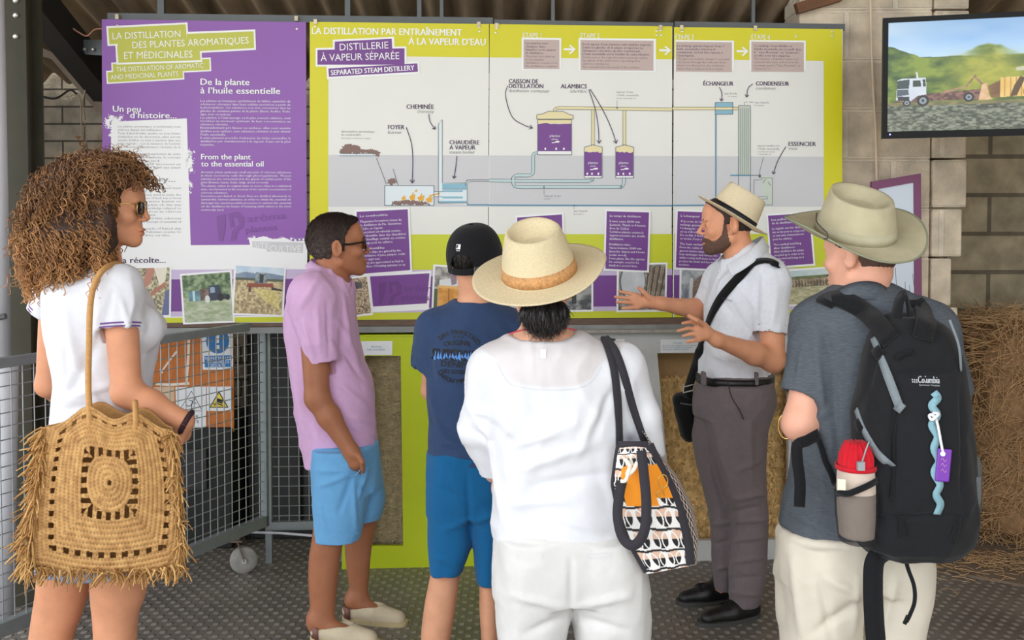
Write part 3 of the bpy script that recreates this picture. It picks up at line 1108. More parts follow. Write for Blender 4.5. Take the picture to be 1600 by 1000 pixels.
d.build('translation_lettering', M_TXTG, LAY * 3, t)
# diagram: fuel, burner, chimney, boiler
d = PDraw()
d.poly([(601, 290), (678, 290), (678, 299), (685, 299), (685, 194), (691, 187), (691, 286), (728, 286), (731, 282), (731, 320), (685, 317), (685, 307), (678, 307), (678, 321), (601, 321)])
d.rect(531, 240, 586, 243.5)
d.build('diagram_fill', M_PALEB, LAY * 2, t)
d = PDraw().rect(691, 287, 729, 295).rect(691, 297, 723, 300).rect(691, 307, 723, 310).rect(685, 314, 729, 317)
d.build('diagram_water', M_BLUE, LAY * 3, t)
def spiky(d, pts, seed, amp=5, st=1.6):
    rn = random.Random(seed)
    out = []
    n = len(pts)
    for i in range(n):
        (x0, y0), (x1, y1) = pts[i], pts[(i + 1) % n]
        l = math.hypot(x1 - x0, y1 - y0)
        m = max(1, int(l / st))
        for k in range(m):
            u = k / m
            e = rn.uniform(-1, 1) * amp * .5 if k % 2 else 0
            out.append((x0 + (x1 - x0) * u + (y1 - y0) / l * e, y0 + (y1 - y0) * u - (x1 - x0) / l * e))
    return d.poly(out)
d = PDraw()
spiky(d, [(531, 239), (535, 228), (546, 225), (560, 228), (566, 233), (574, 234), (590, 235), (595, 239), (591, 246), (587, 244), (585, 240)], 2)
spiky(d, [(606, 280), (616, 278), (620, 286), (612, 290), (605, 286)], 3)
spiky(d, [(611, 320), (613, 314), (630, 313), (645, 313), (660, 314), (672, 320)], 4)
d.build('diagram_bark', M_BARK, LAY * 3, t)
d = PDraw()
for x, y, w_, h_ in ((629, 313, 5, 9), (642, 313, 7, 14), (655, 314, 8, 13), (668, 316, 8, 12), (649, 300, 3, 5)):
    d.poly([(x, y), (x - w_ * .4, y - h_ * .4), (x + w_ * .2, y - h_ * .6), (x + w_ * .5, y - h_), (x + w_ * .6, y - h_ * .55), (x + w_, y - h_ * .75), (x + w_ * .8, y)])
d.curve([(668, 314), (673, 306), (680, 304), (687, 302)], 2)
d.build('diagram_flames', M_FLAME, LAY * 4, t)
d = PDraw()
d.outline([(601, 290), (678, 290), (678, 321), (601, 321)], .9)
d.stroke([(531, 240), (586, 240)], .8).stroke([(531, 243.6), (586, 243.6)], .8).stroke([(588, 247), (604, 288)], .8).stroke([(614, 264), (622, 290)], .8)
d.stroke([(685, 317), (685, 194), (691, 187), (691, 286), (728, 286)], .8).stroke([(678, 299.5), (691, 299.5)], .8).stroke([(678, 307.5), (691, 307.5)], .8)
d.stroke([(685, 317), (729, 317), (731, 321)], .9).stroke([(691, 295.5), (729, 295.5)], .8)
d.curve([(727, 290), (729, 283), (734, 281), (764, 281)], .9).stroke([(730, 320), (730, 286), (736, 283.5), (764, 283.5)], .8)
d.build('diagram_lines', M_LINE, LAY * 5, t)
PDraw().stroke([(730, 320), (764, 320)], 2).build('diagram_pipe', M_BLUE2, LAY * 5, t)
d = PDraw()
d.arrow([(670, 178), (672, 190), (680, 202)], 1.3, 5)
d.arrow([(635, 199), (643, 225), (645, 250), (644, 286)], 1.3, 6)
d.arrow([(714, 244), (712, 262), (709, 279)], 1.3, 5)
d.build('diagram_arrows', M_TXTD, LAY * 6, t)
card(t, [(557, 331), (637, 327), (641, 422), (563, 428)], [('Le combustible', .62, 1), ('', None, 0), ('Plaquettes forestières issues de', .92, 1), ('la distillation du Pin, Genévrier,', .92, 1), ('Cèdre ou Cyprès.', .5, 1), ('L’excédent est valorisé comme', .88, 1), ('combustible dans des chaudières', 1, 1), ('de chauffage central ou comme', .98, 1), ('paillage pour les cultures.', .7, 1), ('', None, 0), ('Combustibles', .5, 1), ('Wood chips are gained by the', .86, 0), ('distillation of pine, juniper, cedar', .96, 0), ('or cypress.', .4, 0), ('They are appreciated as fuel in', .9, 0), ('boilers of heating systems or as', .94, 0)], 3.6, 5.6)
im = Img(80, 100, (160, 140, 110))
im.box(0, 0, 1, 1, (110, 92, 72), (222, 204, 170), 40, 5, 3, ct=3.2)
im.box(0, .12, .8, .3, (64, 66, 72), (100, 98, 96), 10, 4)
photo(t, [(528, 439), (573, 432), (580, 489), (533, 495)], im, 0, 'photo of wood chips')
PDraw().poly([(574, 429), (674, 423), (670, 484), (581, 488)]).build('watermark_border', M_WHITE, LAY * 2, t)
PDraw().poly([(578, 432), (671, 427), (667, 474), (583, 479)]).build('watermark_field', M_P2, LAY * 3, t)
watermark(t, 592, 440, .86, M_WMARK2, .02, 4)
im = Img(110, 110, (190, 186, 176))
im.box(0, 0, 1, .45, (120, 118, 112), (206, 204, 196), 12, 3)
im.fill([(.1, .3), (.5, .2), (.5, .4), (.1, .5)], (226, 230, 232))
im.fill([(.3, .1), (.42, .08), (.44, .36), (.34, .4)], (150, 130, 140))
im.box(.08, .42, 1, 1, (214, 146, 60), (236, 176, 92), 9, 5)
for xx in (.28, .5, .66, .82):
    im.box(xx, .46, xx + .02, .95, (150, 96, 40))
im.box(.08, .42, 1, .47, (240, 190, 110))
im.box(0, .5, .07, 1, (90, 100, 60))
photo(t, [(680, 416), (758, 422), (758, 490), (677, 486)], im, 2, 'photo of an orange skip')

# ------------------------------------------------------------------ panel 3
t = board('lime and white panel with étape one and two above a purple caisson drawing', [(765, 40), (1050.5, 43.5), (1049, 496), (763, 498)], M_BOARD_W)
clips(t, [(776, 40), (1032, 43)])
screws(t, [(775, 51), (776, 44), (1026, 48), (1026, 54.5), (1033, 54.5), (1032, 47)])
fields(t, 765, 1050, 765, 1050, 38)
d = PDraw().rect(815, 59, 877, 110).rect(904, 60, 1025, 112)
d.build('step_border', M_WHITE, LAY * 3, t)
PDraw().rect(818, 62, 874, 108).rect(907, 63, 1021, 110).build('step_card', M_TAUPE, LAY * 4, t)
d = PDraw().text('ÉTAPE 1', 817, 58.5, 7.5, 846, bold=.01).text('ÉTAPE 2', 907, 59.5, 7.5, 937, bold=.01)
for x, y in ((881, 77), (1030, 78.5)):
    d.stroke([(x, y), (x + 17, y + .2)], 3.4).stroke([(x + 9, y - 6), (x + 17, y), (x + 9, y + 7)], 3)
d.build('step_lettering', M_WHITE, LAY * 5, t)
def stepcard(t, x, y, bold_l, plain_l, xw):
    d, e = PDraw(), PDraw()
    for i, (s_, w_) in enumerate(bold_l):
        d.text(s_, x, y + i * 5.1, 3.6, x + w_, bold=.025, res=1)
    for i, (s_, w_) in enumerate(plain_l):
        e.text(s_, x, y + (len(bold_l) + i) * 5.1, 3.5, x + w_, bold=0, res=1)
    d.build('bold_lettering', M_TXTD, LAY * 5, t)
    e.build('plain_lettering', mat('printed_brown_grey_ink', (136, 116, 122), .5), LAY * 5, t)
stepcard(t, 821, 69, [('Les plantes sont', 35), ('chargées dans', 31), ('l’alambic ou le caisson', 47), ('de distillation.', 29)], [('The plants are piled up', 46), ('in the alambic', 29), ('(distillation vessel) or in', 49), ('the distillation container.', 50)], 0)
stepcard(t, 910, 70.5, [('De la vapeur d’eau traverse cette matière végétale,', 108), ('éclate les glandes de la plante et vaporise les', 95), ('substances odorantes qu’elles contiennent.', 91), ('L’huile essentielle est le résultat de cette réaction.', 105)], [('Steam passes through this plant material, makes', 102), ('the glands of the plant burst, vaporizing their', 91), ('odorous substances.', 42), ('The essential oil is the result of this reaction.', 90)], 0)
d = PDraw()
d.text('CAISSON DE', 795, 130, 6.8, 841, bold=.025)
d.text('DISTILLATION', 795, 137.5, 6.8, 849, bold=.025)
d.text('ALAMBICS', 876, 138, 6.8, 917, bold=.025)
d.build('part_lettering', M_TXTD, LAY * 3, t)
d = PDraw()
d.text('distillation contenair', 795, 144, 5, 859, bold=0)
d.text('alambic', 891, 144.5, 5, 917, bold=0)
d.text('vapeur d’eau', 963, 145, 3.2, 989, bold=0, res=1)
d.text('+ huile essentielle', 963, 150, 3.2, 998, bold=0, res=1)
d.text('steam essential oil', 963, 154.5, 2.4, 993, bold=0, res=1)
d.text('vapeur d’eau', 850, 307.5, 3.2, 876, bold=0, res=1)
d.text('steam', 850, 311.5, 2.4, 860, bold=0, res=1)
d.text('eau chaude', 896, 331, 3.2, 918, bold=0, res=1)
d.text('hot water', 896, 335.5, 2.4, 912, bold=0, res=1)
d.build('translation_lettering', M_TXTG, LAY * 3, t)
# steam pipes (cream), vessels, return pipes
d = PDraw()
d.curve([(867, 174), (868, 169.5), (874, 168.5), (900, 168.5)], 4.2).stroke([(895, 168.5), (1050, 171)], 4.2)
d.stroke([(926.5, 169), (926.5, 228)], 4.4).stroke([(975.5, 170), (975.5, 228)], 4.4)
d.poly([(839, 179), (848, 178), (856, 174), (880, 174), (890, 179), (895.5, 180), (895.5, 186), (893, 187), (893, 193), (840, 193), (840, 187), (838.5, 186)])
for x in (913, 962):
    d.poly([(x, 230), (x + 14, 226), (x + 28, 230), (x + 28, 239), (x, 239)])
d.build('diagram_steam', M_CREAM, LAY * 3, t)
d = PDraw()
rn = random.Random(5)
def still(d, x0, x1, y0, y1):
    top = [(x1 - (x1 - x0) * k / 8, y0 + rn.uniform(-1.2, 1.2)) for k in range(9)]
    d.poly([(x0, y1), (x1, y1)] + top)
still(d, 840.5, 893, 193, 236)
still(d, 913, 940, 238, 275)
still(d, 962, 989, 238, 275)
d.build('diagram_vessels', M_P2, LAY * 4, t)
d = PDraw()
d.rect(840, 236.5, 893, 241).rect(913, 275, 940, 278).rect(962, 275, 989, 278)
for x, y, w_ in ((859, 214, 16), (919, 256, 15), (967, 256, 15)):
    d.text('plantes', x, y, 4, x + w_, bold=.03, res=1).text('plants', x + 3, y + 4.5, 2.6, x + w_ - 3, bold=.01, res=1)
    d.curve([(x + 3, y + 9), (x + 8, y + 8.5), (x + 14, y + 6.5)], 1.2)
    d.ell(x + 12, y + 7.5, 3.6, 1.5, 10)
for xs_, y in (((852, 869, 881), 232.5), ((917.5, 925, 935), 271.5), ((966, 974, 984), 271.5)):
    for x in xs_:
        d.ell(x, y, 1.5, 2, 8)
d.build('vessel_marks', M_WHITE, LAY * 5, t)
d = PDraw()
d.curve([(840, 238.5), (835, 240), (833, 244), (833, 262), (832, 271), (826, 274), (808, 274), (802, 277), (802, 282)], 4)
d.curve([(764, 282), (802, 282.5), (860, 283), (920, 283), (925, 281), (926, 277)], 4)
d.curve([(802, 282), (803, 289), (810, 292), (860, 292), (960, 292), (970, 292), (974.5, 287), (975, 277)], 4)
d.build('diagram_pipe_water', mat('printed_pipe_water', (196, 220, 222), .5), LAY * 3, t)
PDraw().stroke([(764, 320.5), (1050, 321.5)], 2.2).build('diagram_pipe', M_BLUE2, LAY * 3, t)
d = PDraw()
for e in (-2.3, 2.3):
    d.curve([(840, 238.5 + e), (835 + e, 240 + e * .5), (833 + e, 244), (833 + e, 262), (832 + e, 271), (826, 274 + e), (808, 274 + e), (802 + e, 277), (802 + e, 282)], .6)
    d.stroke([(804, 282.6 + e), (920, 283 + e), (925 + e * .7, 281 + e * .5), (926 + e, 277)], .6).stroke([(764, 282 + e), (800, 282.4 + e)], .6)
    d.curve([(802 - e, 284), (803 - e, 289), (810, 292 + e), (860, 292 + e), (960, 292 + e), (970, 292 + e), (974.5 + e, 287), (975 + e, 277)], .6)
    d.stroke([(926.5 + e, 171), (926.5 + e, 228)], .6).stroke([(975.5 + e, 172), (975.5 + e, 228)], .6).stroke([(873, 168.5 + e), (1050, 171 + e)], .6)
    d.curve([(867 + e, 174), (868 + e, 170 + e * .3), (874, 168.5 + e)], .6)
d.outline([(839, 179), (848, 178), (856, 174), (880, 174), (890, 179), (895.5, 180), (895.5, 186), (838.5, 186)], .8)
d.outline([(840, 187), (893, 187), (893, 242), (840, 242)], .8)
for x in (913, 962):
    d.outline([(x, 230), (x + 14, 226), (x + 28, 230), (x + 28, 278), (x, 278)], .8)
d.stroke([(964, 157), (964, 169)], .5).ell(964, 169, 1.2, 1.2, 8).stroke([(850, 292), (850, 304)], .5).ell(850, 292, 1.2, 1.2, 8).stroke([(897, 321), (897, 327)], .5).ell(897, 321, 1.2, 1.2, 8)
d.build('diagram_lines', M_LINE, LAY * 6, t)
d = PDraw()
d.arrow([(793, 134), (790, 150), (800, 182), (818, 195), (832, 200)], 1.2, 6)
d.arrow([(920, 140), (930, 170), (935, 200), (936, 224)], 1.2, 6)
d.arrow([(922, 139), (942, 172), (955, 200), (963, 224)], 1.2, 6)
d.build('diagram_arrows', M_TXTD, LAY * 7, t)
card(t, [(808, 340), (878, 335), (880, 420), (810, 424)], [('Les alambics sont', .8, 1), ('', None, 0), ('chargés de plantes', .9, 1)], 4, 6.4)
card(t, [(948, 330), (1014, 332), (1011, 423), (946, 420)], [('Le temps de distillation', .86, 1), ('', None, 0), ('Il varie entre 35/40 min', .84, 1), ('(Lavande, Thym) et 4 heures', 1, 1), ('(bois de Cèdre).', .55, 1), ('Certaines plantes comme le', .95, 1), ('Cyprès nécessite une double', 1, 1), ('distillation.', .4, 1), ('', None, 0), ('Distillation time:', .6, 1), ('Varies between 35/40 min', .9, 0), ('(lavender, thyme) and 4 hours', 1, 0), ('(cedar wood).', .5, 0), ('Some plants, like the cypress', 1, 0), ('for example, need to be', .84, 0), ('distilled a second time.', .8, 0)], 3.4, 5.5, 3)
im = Img(150, 80, (110, 112, 114))
im.box(0, 0, 1, 1, (70, 74, 78), (190, 192, 190), 9, 5, 4, sx=1.6, ct=2.6)
im.fill([(.02, .5), (.2, .3), (.25, .8), (.05, 1)], (206, 208, 206), (120, 122, 124), 10, 3)
im.fill([(.7, .5), (1, .42), (1, .7), (.7, .8)], (178, 180, 178), (90, 92, 94), 6, 2)
photo(t, [(787, 424), (924, 424), (924, 484), (789, 486)], im, 0, 'photo of steel machinery')
im = Img(110, 110, (150, 146, 140))
im.box(0, 0, 1, 1, (96, 92, 88), (190, 184, 174), 8, 7, 4)
im.ell(.3, .36, .28, .42, (96, 98, 100))
im.ell(.31, .36, .255, .39, (212, 216, 218), (190, 196, 200), 5, 3)
for k in range(7):
    im.fill([(.62 + k * .06, .05), (.66 + k * .06, .05), (.6 + k * .05, .7), (.57 + k * .05, .7)], (150, 128, 98) if k % 2 else (84, 74, 64))
im.box(.6, .72, .95, .95, (206, 210, 212), (120, 124, 128), 9, 4)
photo(t, [(967, 415), (1040, 413), (1038, 484), (966, 485)], im, 1, 'photo of an open round vessel')

# ------------------------------------------------------------------ panel 4
t = board('lime and white panel with étape three and four above a condenser drawing', [(1053, 43.5), (1317, 45.5), (1313, 494), (1051, 496)], M_BOARD_W)
clips(t, [(1065, 43), (1180, 44)])
screws(t, [(1066, 49), (1066, 56), (1300.5, 49.5), (1300.5, 56), (1244, 56.5)])
fields(t, 1053, 1316, 1053, 1287, 39)
d = PDraw().rect(1055, 63, 1147, 110).rect(1171, 63, 1259, 110)
d.build('step_border', M_WHITE, LAY * 3, t)
PDraw().rect(1056, 65.5, 1143.5, 112).rect(1174, 65.5, 1256, 112).build('step_card', M_TAUPE, LAY * 4, t)
d = PDraw().text('ÉTAPE 3', 1055, 61.5, 7.5, 1084, bold=.01).text('ÉTAPE 4', 1174, 61.5, 7.5, 1203, bold=.01)
x, y = 1151, 80
d.stroke([(x, y), (x + 17, y + .2)], 3.4).stroke([(x + 9, y - 6), (x + 17, y), (x + 9, y + 7)], 3)
d.build('step_lettering', M_WHITE, LAY * 5, t)
stepcard(t, 1058, 73, [('Le mélange gazeux (vapeur d’eau +', 74), ('huile essentielle) traverse le', 60), ('condenseur où il va être ramené à', 71), ('l’état liquide.', 27)], [('The gaseous mixture (steam + essential', 81), ('oil) passes through the collector from', 76), ('where it is directed to the condenser,', 75), ('where they condense back to liquid.', 72)], 0)
stepcard(t, 1178, 73, [('Ce mélange d’eau distillée et', 60), ('d’huile essentielle est recueilli dans', 74), ('le " vase Florentin" ou "essencier",', 72), ('où elles vont être séparées.', 57)], [('This mixture of distilled water and', 69), ('essential oil is then collected in the', 70), ('receiving vessel ( "Vase Florentin" or', 73), ('"essencier" ).', 26)], 0)
d = PDraw()
d.text('ÉCHANGEUR', 1099, 133.5, 6.6, 1146, bold=.025)
d.text('CONDENSEUR', 1181, 133.5, 6.6, 1233, bold=.025)
d.text('ESSENCIER', 1232, 228, 6.6, 1275, bold=.025)
d.build('part_lettering', M_TXTD, LAY * 3, t)
d = PDraw()
d.text('condenser', 1181, 140, 5, 1213, bold=0)
d.text('vase', 1232, 234, 4.6, 1246, bold=0)
d.text('eau froide', 1132, 147.5, 3.4, 1152, bold=0, res=1)
d.text('cool water', 1137, 151.5, 2.2, 1152, bold=0, res=1)
d.text('eau chaude', 1179, 161.5, 3.4, 1202, bold=0, res=1)
d.text('hot water', 1179, 165.5, 2.2, 1194, bold=0, res=1)
d.text('vapeur conden sée', 1183, 229, 3.2, 1218, bold=0, res=1)
d.text('+ huile essentielle', 1183, 234, 3.2, 1218, bold=0, res=1)
d.text('condensed steam', 1183, 238, 2.2, 1211, bold=0, res=1)
d.text('+ essential oil', 1183, 242, 2.2, 1204, bold=0, res=1)
d.build('translation_lettering', M_TXTG, LAY * 3, t)
PDraw().rect(1117.5, 160, 1145, 178.5).build('diagram_exchanger', M_BLUE, LAY * 2, t)
PDraw().stroke([(1051, 169.5), (1154, 169.5)], 4).build('diagram_steam', M_CREAM, LAY * 3, t)
PDraw().rect(1155, 166, 1172, 275).rect(1190, 275, 1207, 320).build('diagram_condenser', mat('printed_condenser', (206, 216, 204), .5), LAY * 2, t)
d = PDraw().stroke([(1118.5, 178), (1118.5, 320)], 2.2).stroke([(1051, 321), (1120, 320.5)], 2.2).stroke([(1141, 274), (1172, 274)], 2)
d.build('diagram_pipe', M_BLUE2, LAY * 4, t)
d = PDraw()
d.outline([(1117.5, 160), (1145, 160), (1145, 178.5), (1117.5, 178.5)], .8)
for e in (-2.2, 2.2):
    d.stroke([(1051, 169.5 + e), (1154, 169.5 + e)], .6)
d.outline([(1154, 165), (1172.5, 165), (1172.5, 300), (1154, 300)], .8)
for x in (1157, 1160, 1163, 1166, 1169):
    d.stroke([(x, 169), (x, 273)], .6)
d.stroke([(1163, 165), (1163, 160), (1168, 159)], .6).stroke([(1171, 159.5), (1177, 159.5)], .8)
d.outline([(1189.5, 278), (1207, 278), (1207, 320), (1178, 320), (1178, 281), (1189.5, 281)], .6)
d.stroke([(1192, 286), (1196, 280)], .7).stroke([(1204, 290), (1200, 284)], .7).outline([(1186, 307), (1199, 307), (1199, 311), (1186, 311)], .6)
d.stroke([(1193, 245), (1186, 272)], .6).stroke([(1172, 274), (1187, 274)], 1).ell(1187, 275, 2, 3, 8)
d.build('diagram_lines', M_LINE, LAY * 5, t)
d = PDraw()
d.arrow([(1124, 136), (1128, 146), (1127, 158)], 1.2, 5)
d.arrow([(1176, 131), (1169, 138), (1166.5, 152)], 1.2, 5)
d.arrow([(1228, 229), (1216, 250), (1208, 272)], 1.2, 5)
d.build('diagram_arrows', M_TXTD, LAY * 6, t)
card(t, [(1059, 330), (1128, 333), (1125, 421), (1056, 418)], [('L’échangeur', .5, 1), ('', None, 0), ('A la sortie de l’alambic, le', .86, 1), ('mélange gazeux traverse', .84, 1), ('l’échangeur, réchauffe l’eau', .94, 1), ('en se refroidissant.', .66, 1), ('De ce fait, il faudra moins', .9, 1), ('et moins d’eau pour', .72, 1), ('', None, 0), ('The heat exchanger', .72, 1), ('From the outlet of the still, the', 1, 0), ('gaseous mixture (steam + oil) is in', 1, 0), ('heat exchanger and reheats the', 1, 0), ('whilst cooling itself down, to then', 1, 0), ('produce the steam and less water', 1, 0), ('moisture', .26, 0)], 3.4, 5.4)
card(t, [(1200, 337), (1264, 333), (1271, 412), (1206, 417)], [('Les pailles résiduelles', .9, 1), ('de la distillation', .64, 1), ('', None, 0), ('Le végétal, une fois distillé est', .98, 1), ('mis en tas pour se composter', .94, 1), ('et sert ainsi d’amendement', .9, 1), ('pour les cultures.', .56, 1), ('', None, 0), ('The residual mulching', .8, 1), ('after distillation:', .62, 1), ('After distillation the plants', .86, 0), ('are piled up in order to be', .86, 0), ('composted and being used', .84, 0), ('fertilizer.', .3, 0)], 3.4, 5.5)
im = Img(90, 100, (150, 130, 120))
im.box(0, 0, 1, 1, (120, 128, 140), (200, 204, 206), 7, 3, 4)
im.ell(.62, .7, .42, .58, (118, 98, 90), (146, 124, 112), 40, 5)
im.fill([(.22, .2), (.3, .2), (.28, 1), (.18, 1)], (210, 214, 216))
photo(t, [(1065, 422), (1126, 421), (1126, 486), (1064, 486)], im, 0, 'photo of a brown load lifted by a crane')
im = Img(120, 90, (190, 184, 150))
im.box(0, 0, 1, .22, (180, 206, 214), (214, 226, 226), 4, 3)
im.box(0, .18, 1, .3, (80, 100, 60), (120, 130, 80), 14, 5)
im.box(0, .26, 1, .52, (110, 96, 78), (190, 172, 140), 16, 7)
im.box(0, .5, 1, 1, (160, 158, 120), (212, 206, 168), 22, 9, 4, sx=.5)
for k in range(14):
    im.box(.04 + k * .068, .3, .06 + k * .068, .5, (88, 76, 62))
photo(t, [(1230, 424), (1299, 419), (1302, 471), (1233, 476)], im, 0, 'photo of straw bales in a field')
# ================================================================== bins, gate, signs, screen, hay
M_LIMEP = mat('lime_paint', (196, 214, 22), .5, noise=.06, nscale=4)
M_BINW = mat('worn_white_paint', (204, 206, 204), .6, noise=.12, nscale=7)
M_CARD = mat('white_card', (240, 243, 246), .5)
M_STRAW = mat('pale_straw', (222, 206, 168), .85, noise=.35, nscale=40)
M_STRAWB = mat('straw_shadow_layer', (150, 132, 98), .9, noise=.4, nscale=30)
M_CHIP = mat('wood_chip', (228, 192, 130), .85, noise=.4, nscale=30)
M_CHIPB = mat('wood_chip_bed', (160, 120, 66), .9, noise=.4, nscale=60, bump=1, bscale=120)

def ring_panel(outer, inner, th):
    """board with an opening; corners TL TR BR BL measured on the panel plane, th thickness backwards"""
    P = [PP.at(a, b, 0) for a, b in outer] + [PP.at(a, b, 0) for a, b in inner]
    Q = [p - PP.n * th for p in P]
    Fc = []
    for i in range(4):
        j = (i + 1) % 4
        Fc.append((i, 4 + i, 4 + j, j))
        Fc.append((8 + i, 8 + j, 12 + j, 12 + i))
        Fc.append((i, j, 8 + j, 8 + i))
        Fc.append((4 + i, 12 + i, 12 + j, 4 + j))
    return P + Q, Fc

def strands(n, fn, seed, l=(.06, .16), r=.0011):
    """many thin bent stalks; fn(rng) -> (point, direction)"""
    rn = np.random.default_rng(seed)
    m = MB()
    for _ in range(n):
        p, d, nn = fn(rn)
        L_ = rn.uniform(*l)
        side = d.cross(nn)
        b = rn.uniform(-.25, .25) * L_
        q = [p - d * L_ / 2, p + side * b + nn * rn.uniform(0, .012), p + d * L_ / 2]
        w = r * rn.uniform(.7, 1.4)
        V = []
        for c in q:
            V += [c + side * w, c - side * w, c + nn * w * 1.6]
        m.add(V, [(0, 1, 4, 3), (1, 2, 5, 4), (2, 0, 3, 5), (3, 4, 7, 6), (4, 5, 8, 7), (5, 3, 6, 8)])
    return m

ZB = 0.0
def foot(px, off=0.0):
    p = PP.at(px, 880, off)
    return Vector((p.x, p.y, ZB))
# lime bin
b0, b1 = foot(536), foot(776)
t = thing('display_bin', 'lime green display bin with a window onto pale straw', 'bin', tuple((b0 + b1) / 2))
V, Fc = ring_panel([(540, 524), (776, 523), (776, 891), (534, 893)], [(570, 556), (626, 556), (630, 853), (574, 853)], .02)
obj('front_panel', V, Fc, M_LIMEP, t)
m = MB()
for px in (541, 775):
    a, b = PP.at(px, 526, -.02), PP.at(px, 880, -.02)
    m.box((a.x - .01, a.y, 0), (a.x + .01, a.y + .6, a.z))
    m.build('side_panel', M_LIMEP, t); m = MB()
a, b = PP.at(545, 526, -.02), PP.at(772, 526, -.02)
MB().box((a.x, a.y + .58, 0), (b.x, a.y + .6, a.z)).build('back_panel', M_LIMEP, t)
a = PP.at(563, 532, .002)
PDraw().rect(563, 533, 613, 555).build('label_card', M_CARD, .0015, t)
PDraw().text('Mulching', 580, 543, 2.6, 596, bold=0, res=1).text('Paille de Lavandin', 574, 547.5, 2.6, 602, bold=0, res=1).build('label_lettering', M_BLUE2, .0025, t)
MB().bar(PP.at(566, 524, .002), PP.at(776, 523, .002), .012, .006).build('top_trim', M_LIMEP, t)
def fs(rn):
    p = PP.at(rn.uniform(560, 642), rn.uniform(552, 860), -.07 - rn.uniform(0, .02))
    a = rn.normal(0, .9)
    d = (PP.u * math.cos(a) + PP.v * math.sin(a)).normalized()
    return p, d, PP.n
st = strands(1500, fs, 5, (.05, .2))
A = [PP.at(a, b, -.09) for a, b in ((552, 545), (650, 545), (650, 866), (552, 866))]
B = [p - PP.n * .3 for p in A]
st.add(A + B, [(3, 2, 1, 0), (4, 5, 6, 7), (0, 1, 5, 4), (1, 2, 6, 5), (2, 3, 7, 6), (3, 0, 4, 7)])
tag(st.build('straw', M_STRAW), 'pale straw packed behind the window of the lime bin', 'straw', kind='stuff')
# white bin
t = thing('display_bin', 'worn white display bin with a window onto brown wood chips', 'bin', tuple((foot(780) + foot(1318)) / 2))
V, Fc = ring_panel([(778, 519), (1322, 516), (1320, 876), (778, 884)], [(1027, 552), (1232, 551), (1232, 843), (1053, 845)], .03)
obj('front_panel', V, Fc, M_BINW, t)
for px in (782, 1316):
    a = PP.at(px, 526, -.03)
    MB().box((a.x - .012, a.y, 0), (a.x + .012, a.y + .10, a.z)).build('side_panel', M_BINW, t)
MB().bar(PP.at(779, 518, .012), PP.at(1320, 515, .012), .05, .014).build('top_ledge', mat('chipped_ledge', (176, 172, 162), .8, noise=.3, nscale=25), t)
for (x0, x1) in ((938, 976), (1032, 1094)):
    PDraw().rect(x0, 530, x1, 551).build('label_card', M_CARD, .0015, t)
d = PDraw()
d.text('Copeaux', 1052, 537, 2.6, 1066, bold=0, res=1)
for i in range(3):
    d.text('Bois issu des distillations de plantes', 1036, 541 + i * 3.1, 2.2, 1088 - 6 * i, bold=0, res=1)
d.build('label_lettering', M_BLUE2, .0025, t)
A = [PP.at(a, b, -.13) for a, b in ((1015, 548), (1244, 548), (1244, 600), (1015, 600))]
o = obj('inner_board', A + [p - PP.n * .02 for p in A], [(3, 2, 1, 0), (4, 5, 6, 7), (0, 1, 5, 4), (1, 2, 6, 5), (2, 3, 7, 6), (3, 0, 4, 7)], mat('inner_board', (176, 142, 96), .8, noise=.1), t)
mc = MB()
A = [PP.at(a, b, -.06 - c) for a, b, c in ((1018, 592, .06), (1240, 586, .06), (1240, 850, .02), (1030, 852, .02))]
B = [p - PP.n * .05 for p in A]
mc.add(A + B, [(3, 2, 1, 0), (4, 5, 6, 7), (0, 1, 5, 4), (1, 2, 6, 5), (2, 3, 7, 6), (3, 0, 4, 7)])
rn = np.random.default_rng(4)
for _ in range(2600):
    u, v = rn.uniform(1020, 1238), rn.uniform(588, 850)
    k = (v - 588) / 262
    p = PP.at(u, v, -.115 + .045 * k + rn.uniform(0, .008))
    e = Euler((rn.uniform(0, 6), rn.uniform(0, 6), rn.uniform(0, 6))).to_matrix()
    s1, s2, s3 = rn.uniform(.004, .012), rn.uniform(.003, .007), .0015
    mc.box((-s1, -s2, -s3), (s1, s2, s3), e, p)
tag(mc.build('wood_chips', M_CHIP), 'brown wood chips heaped behind the window of the white bin', 'wood chips', kind='stuff')

# ------------------------------------------------------------------ wire gate on casters and fixed wire fence
GA, GB = Vector((-1.163, 4.80, 0)), Vector((-1.163 - .436 * 1.85, 4.80 - .9 * 1.85, 0))
gd = (GB - GA).normalized()
gn = Vector((gd.y, -gd.x, 0))
z0, z1 = .205, 1.135
t = thing('wire_gate', 'grey wire mesh gate on a caster swung open at the left', 'gate', tuple(GA))
fw = .034
m = MB()
L_ = (GB - GA).length
MB().bar(GA + Vector((0, 0, z1)), GB + Vector((0, 0, z1)), fw, fw).build('top_rail', M_GATE, t)
MB().bar(GA + Vector((0, 0, z0)), GB + Vector((0, 0, z0)), fw, .05).build('bottom_rail', M_GATE, t)
MB().bar(GA + Vector((0, 0, z0 - .025)), GA + Vector((0, 0, z1 + .017)), fw, fw, gd).build('end_post', M_GATE, t)
MB().bar(GB + Vector((0, 0, z0 - .025)), GB + Vector((0, 0, z1 + .017)), fw, fw, gd).build('end_post', M_GATE, t)
m = MB()
k = .047
while k < L_:
    p = GA + gd * k
    m.tube([p + Vector((0, 0, z0)), p + Vector((0, 0, z1))], .0023, 5, False)
    k += .047
zz = z0 + .047
while zz < z1:
    m.tube([GA + gn * .004 + Vector((0, 0, zz)), GB + gn * .004 + Vector((0, 0, zz))], .0023, 5, False)
    zz += .047
m.build('wire_mesh', M_GALV, t)
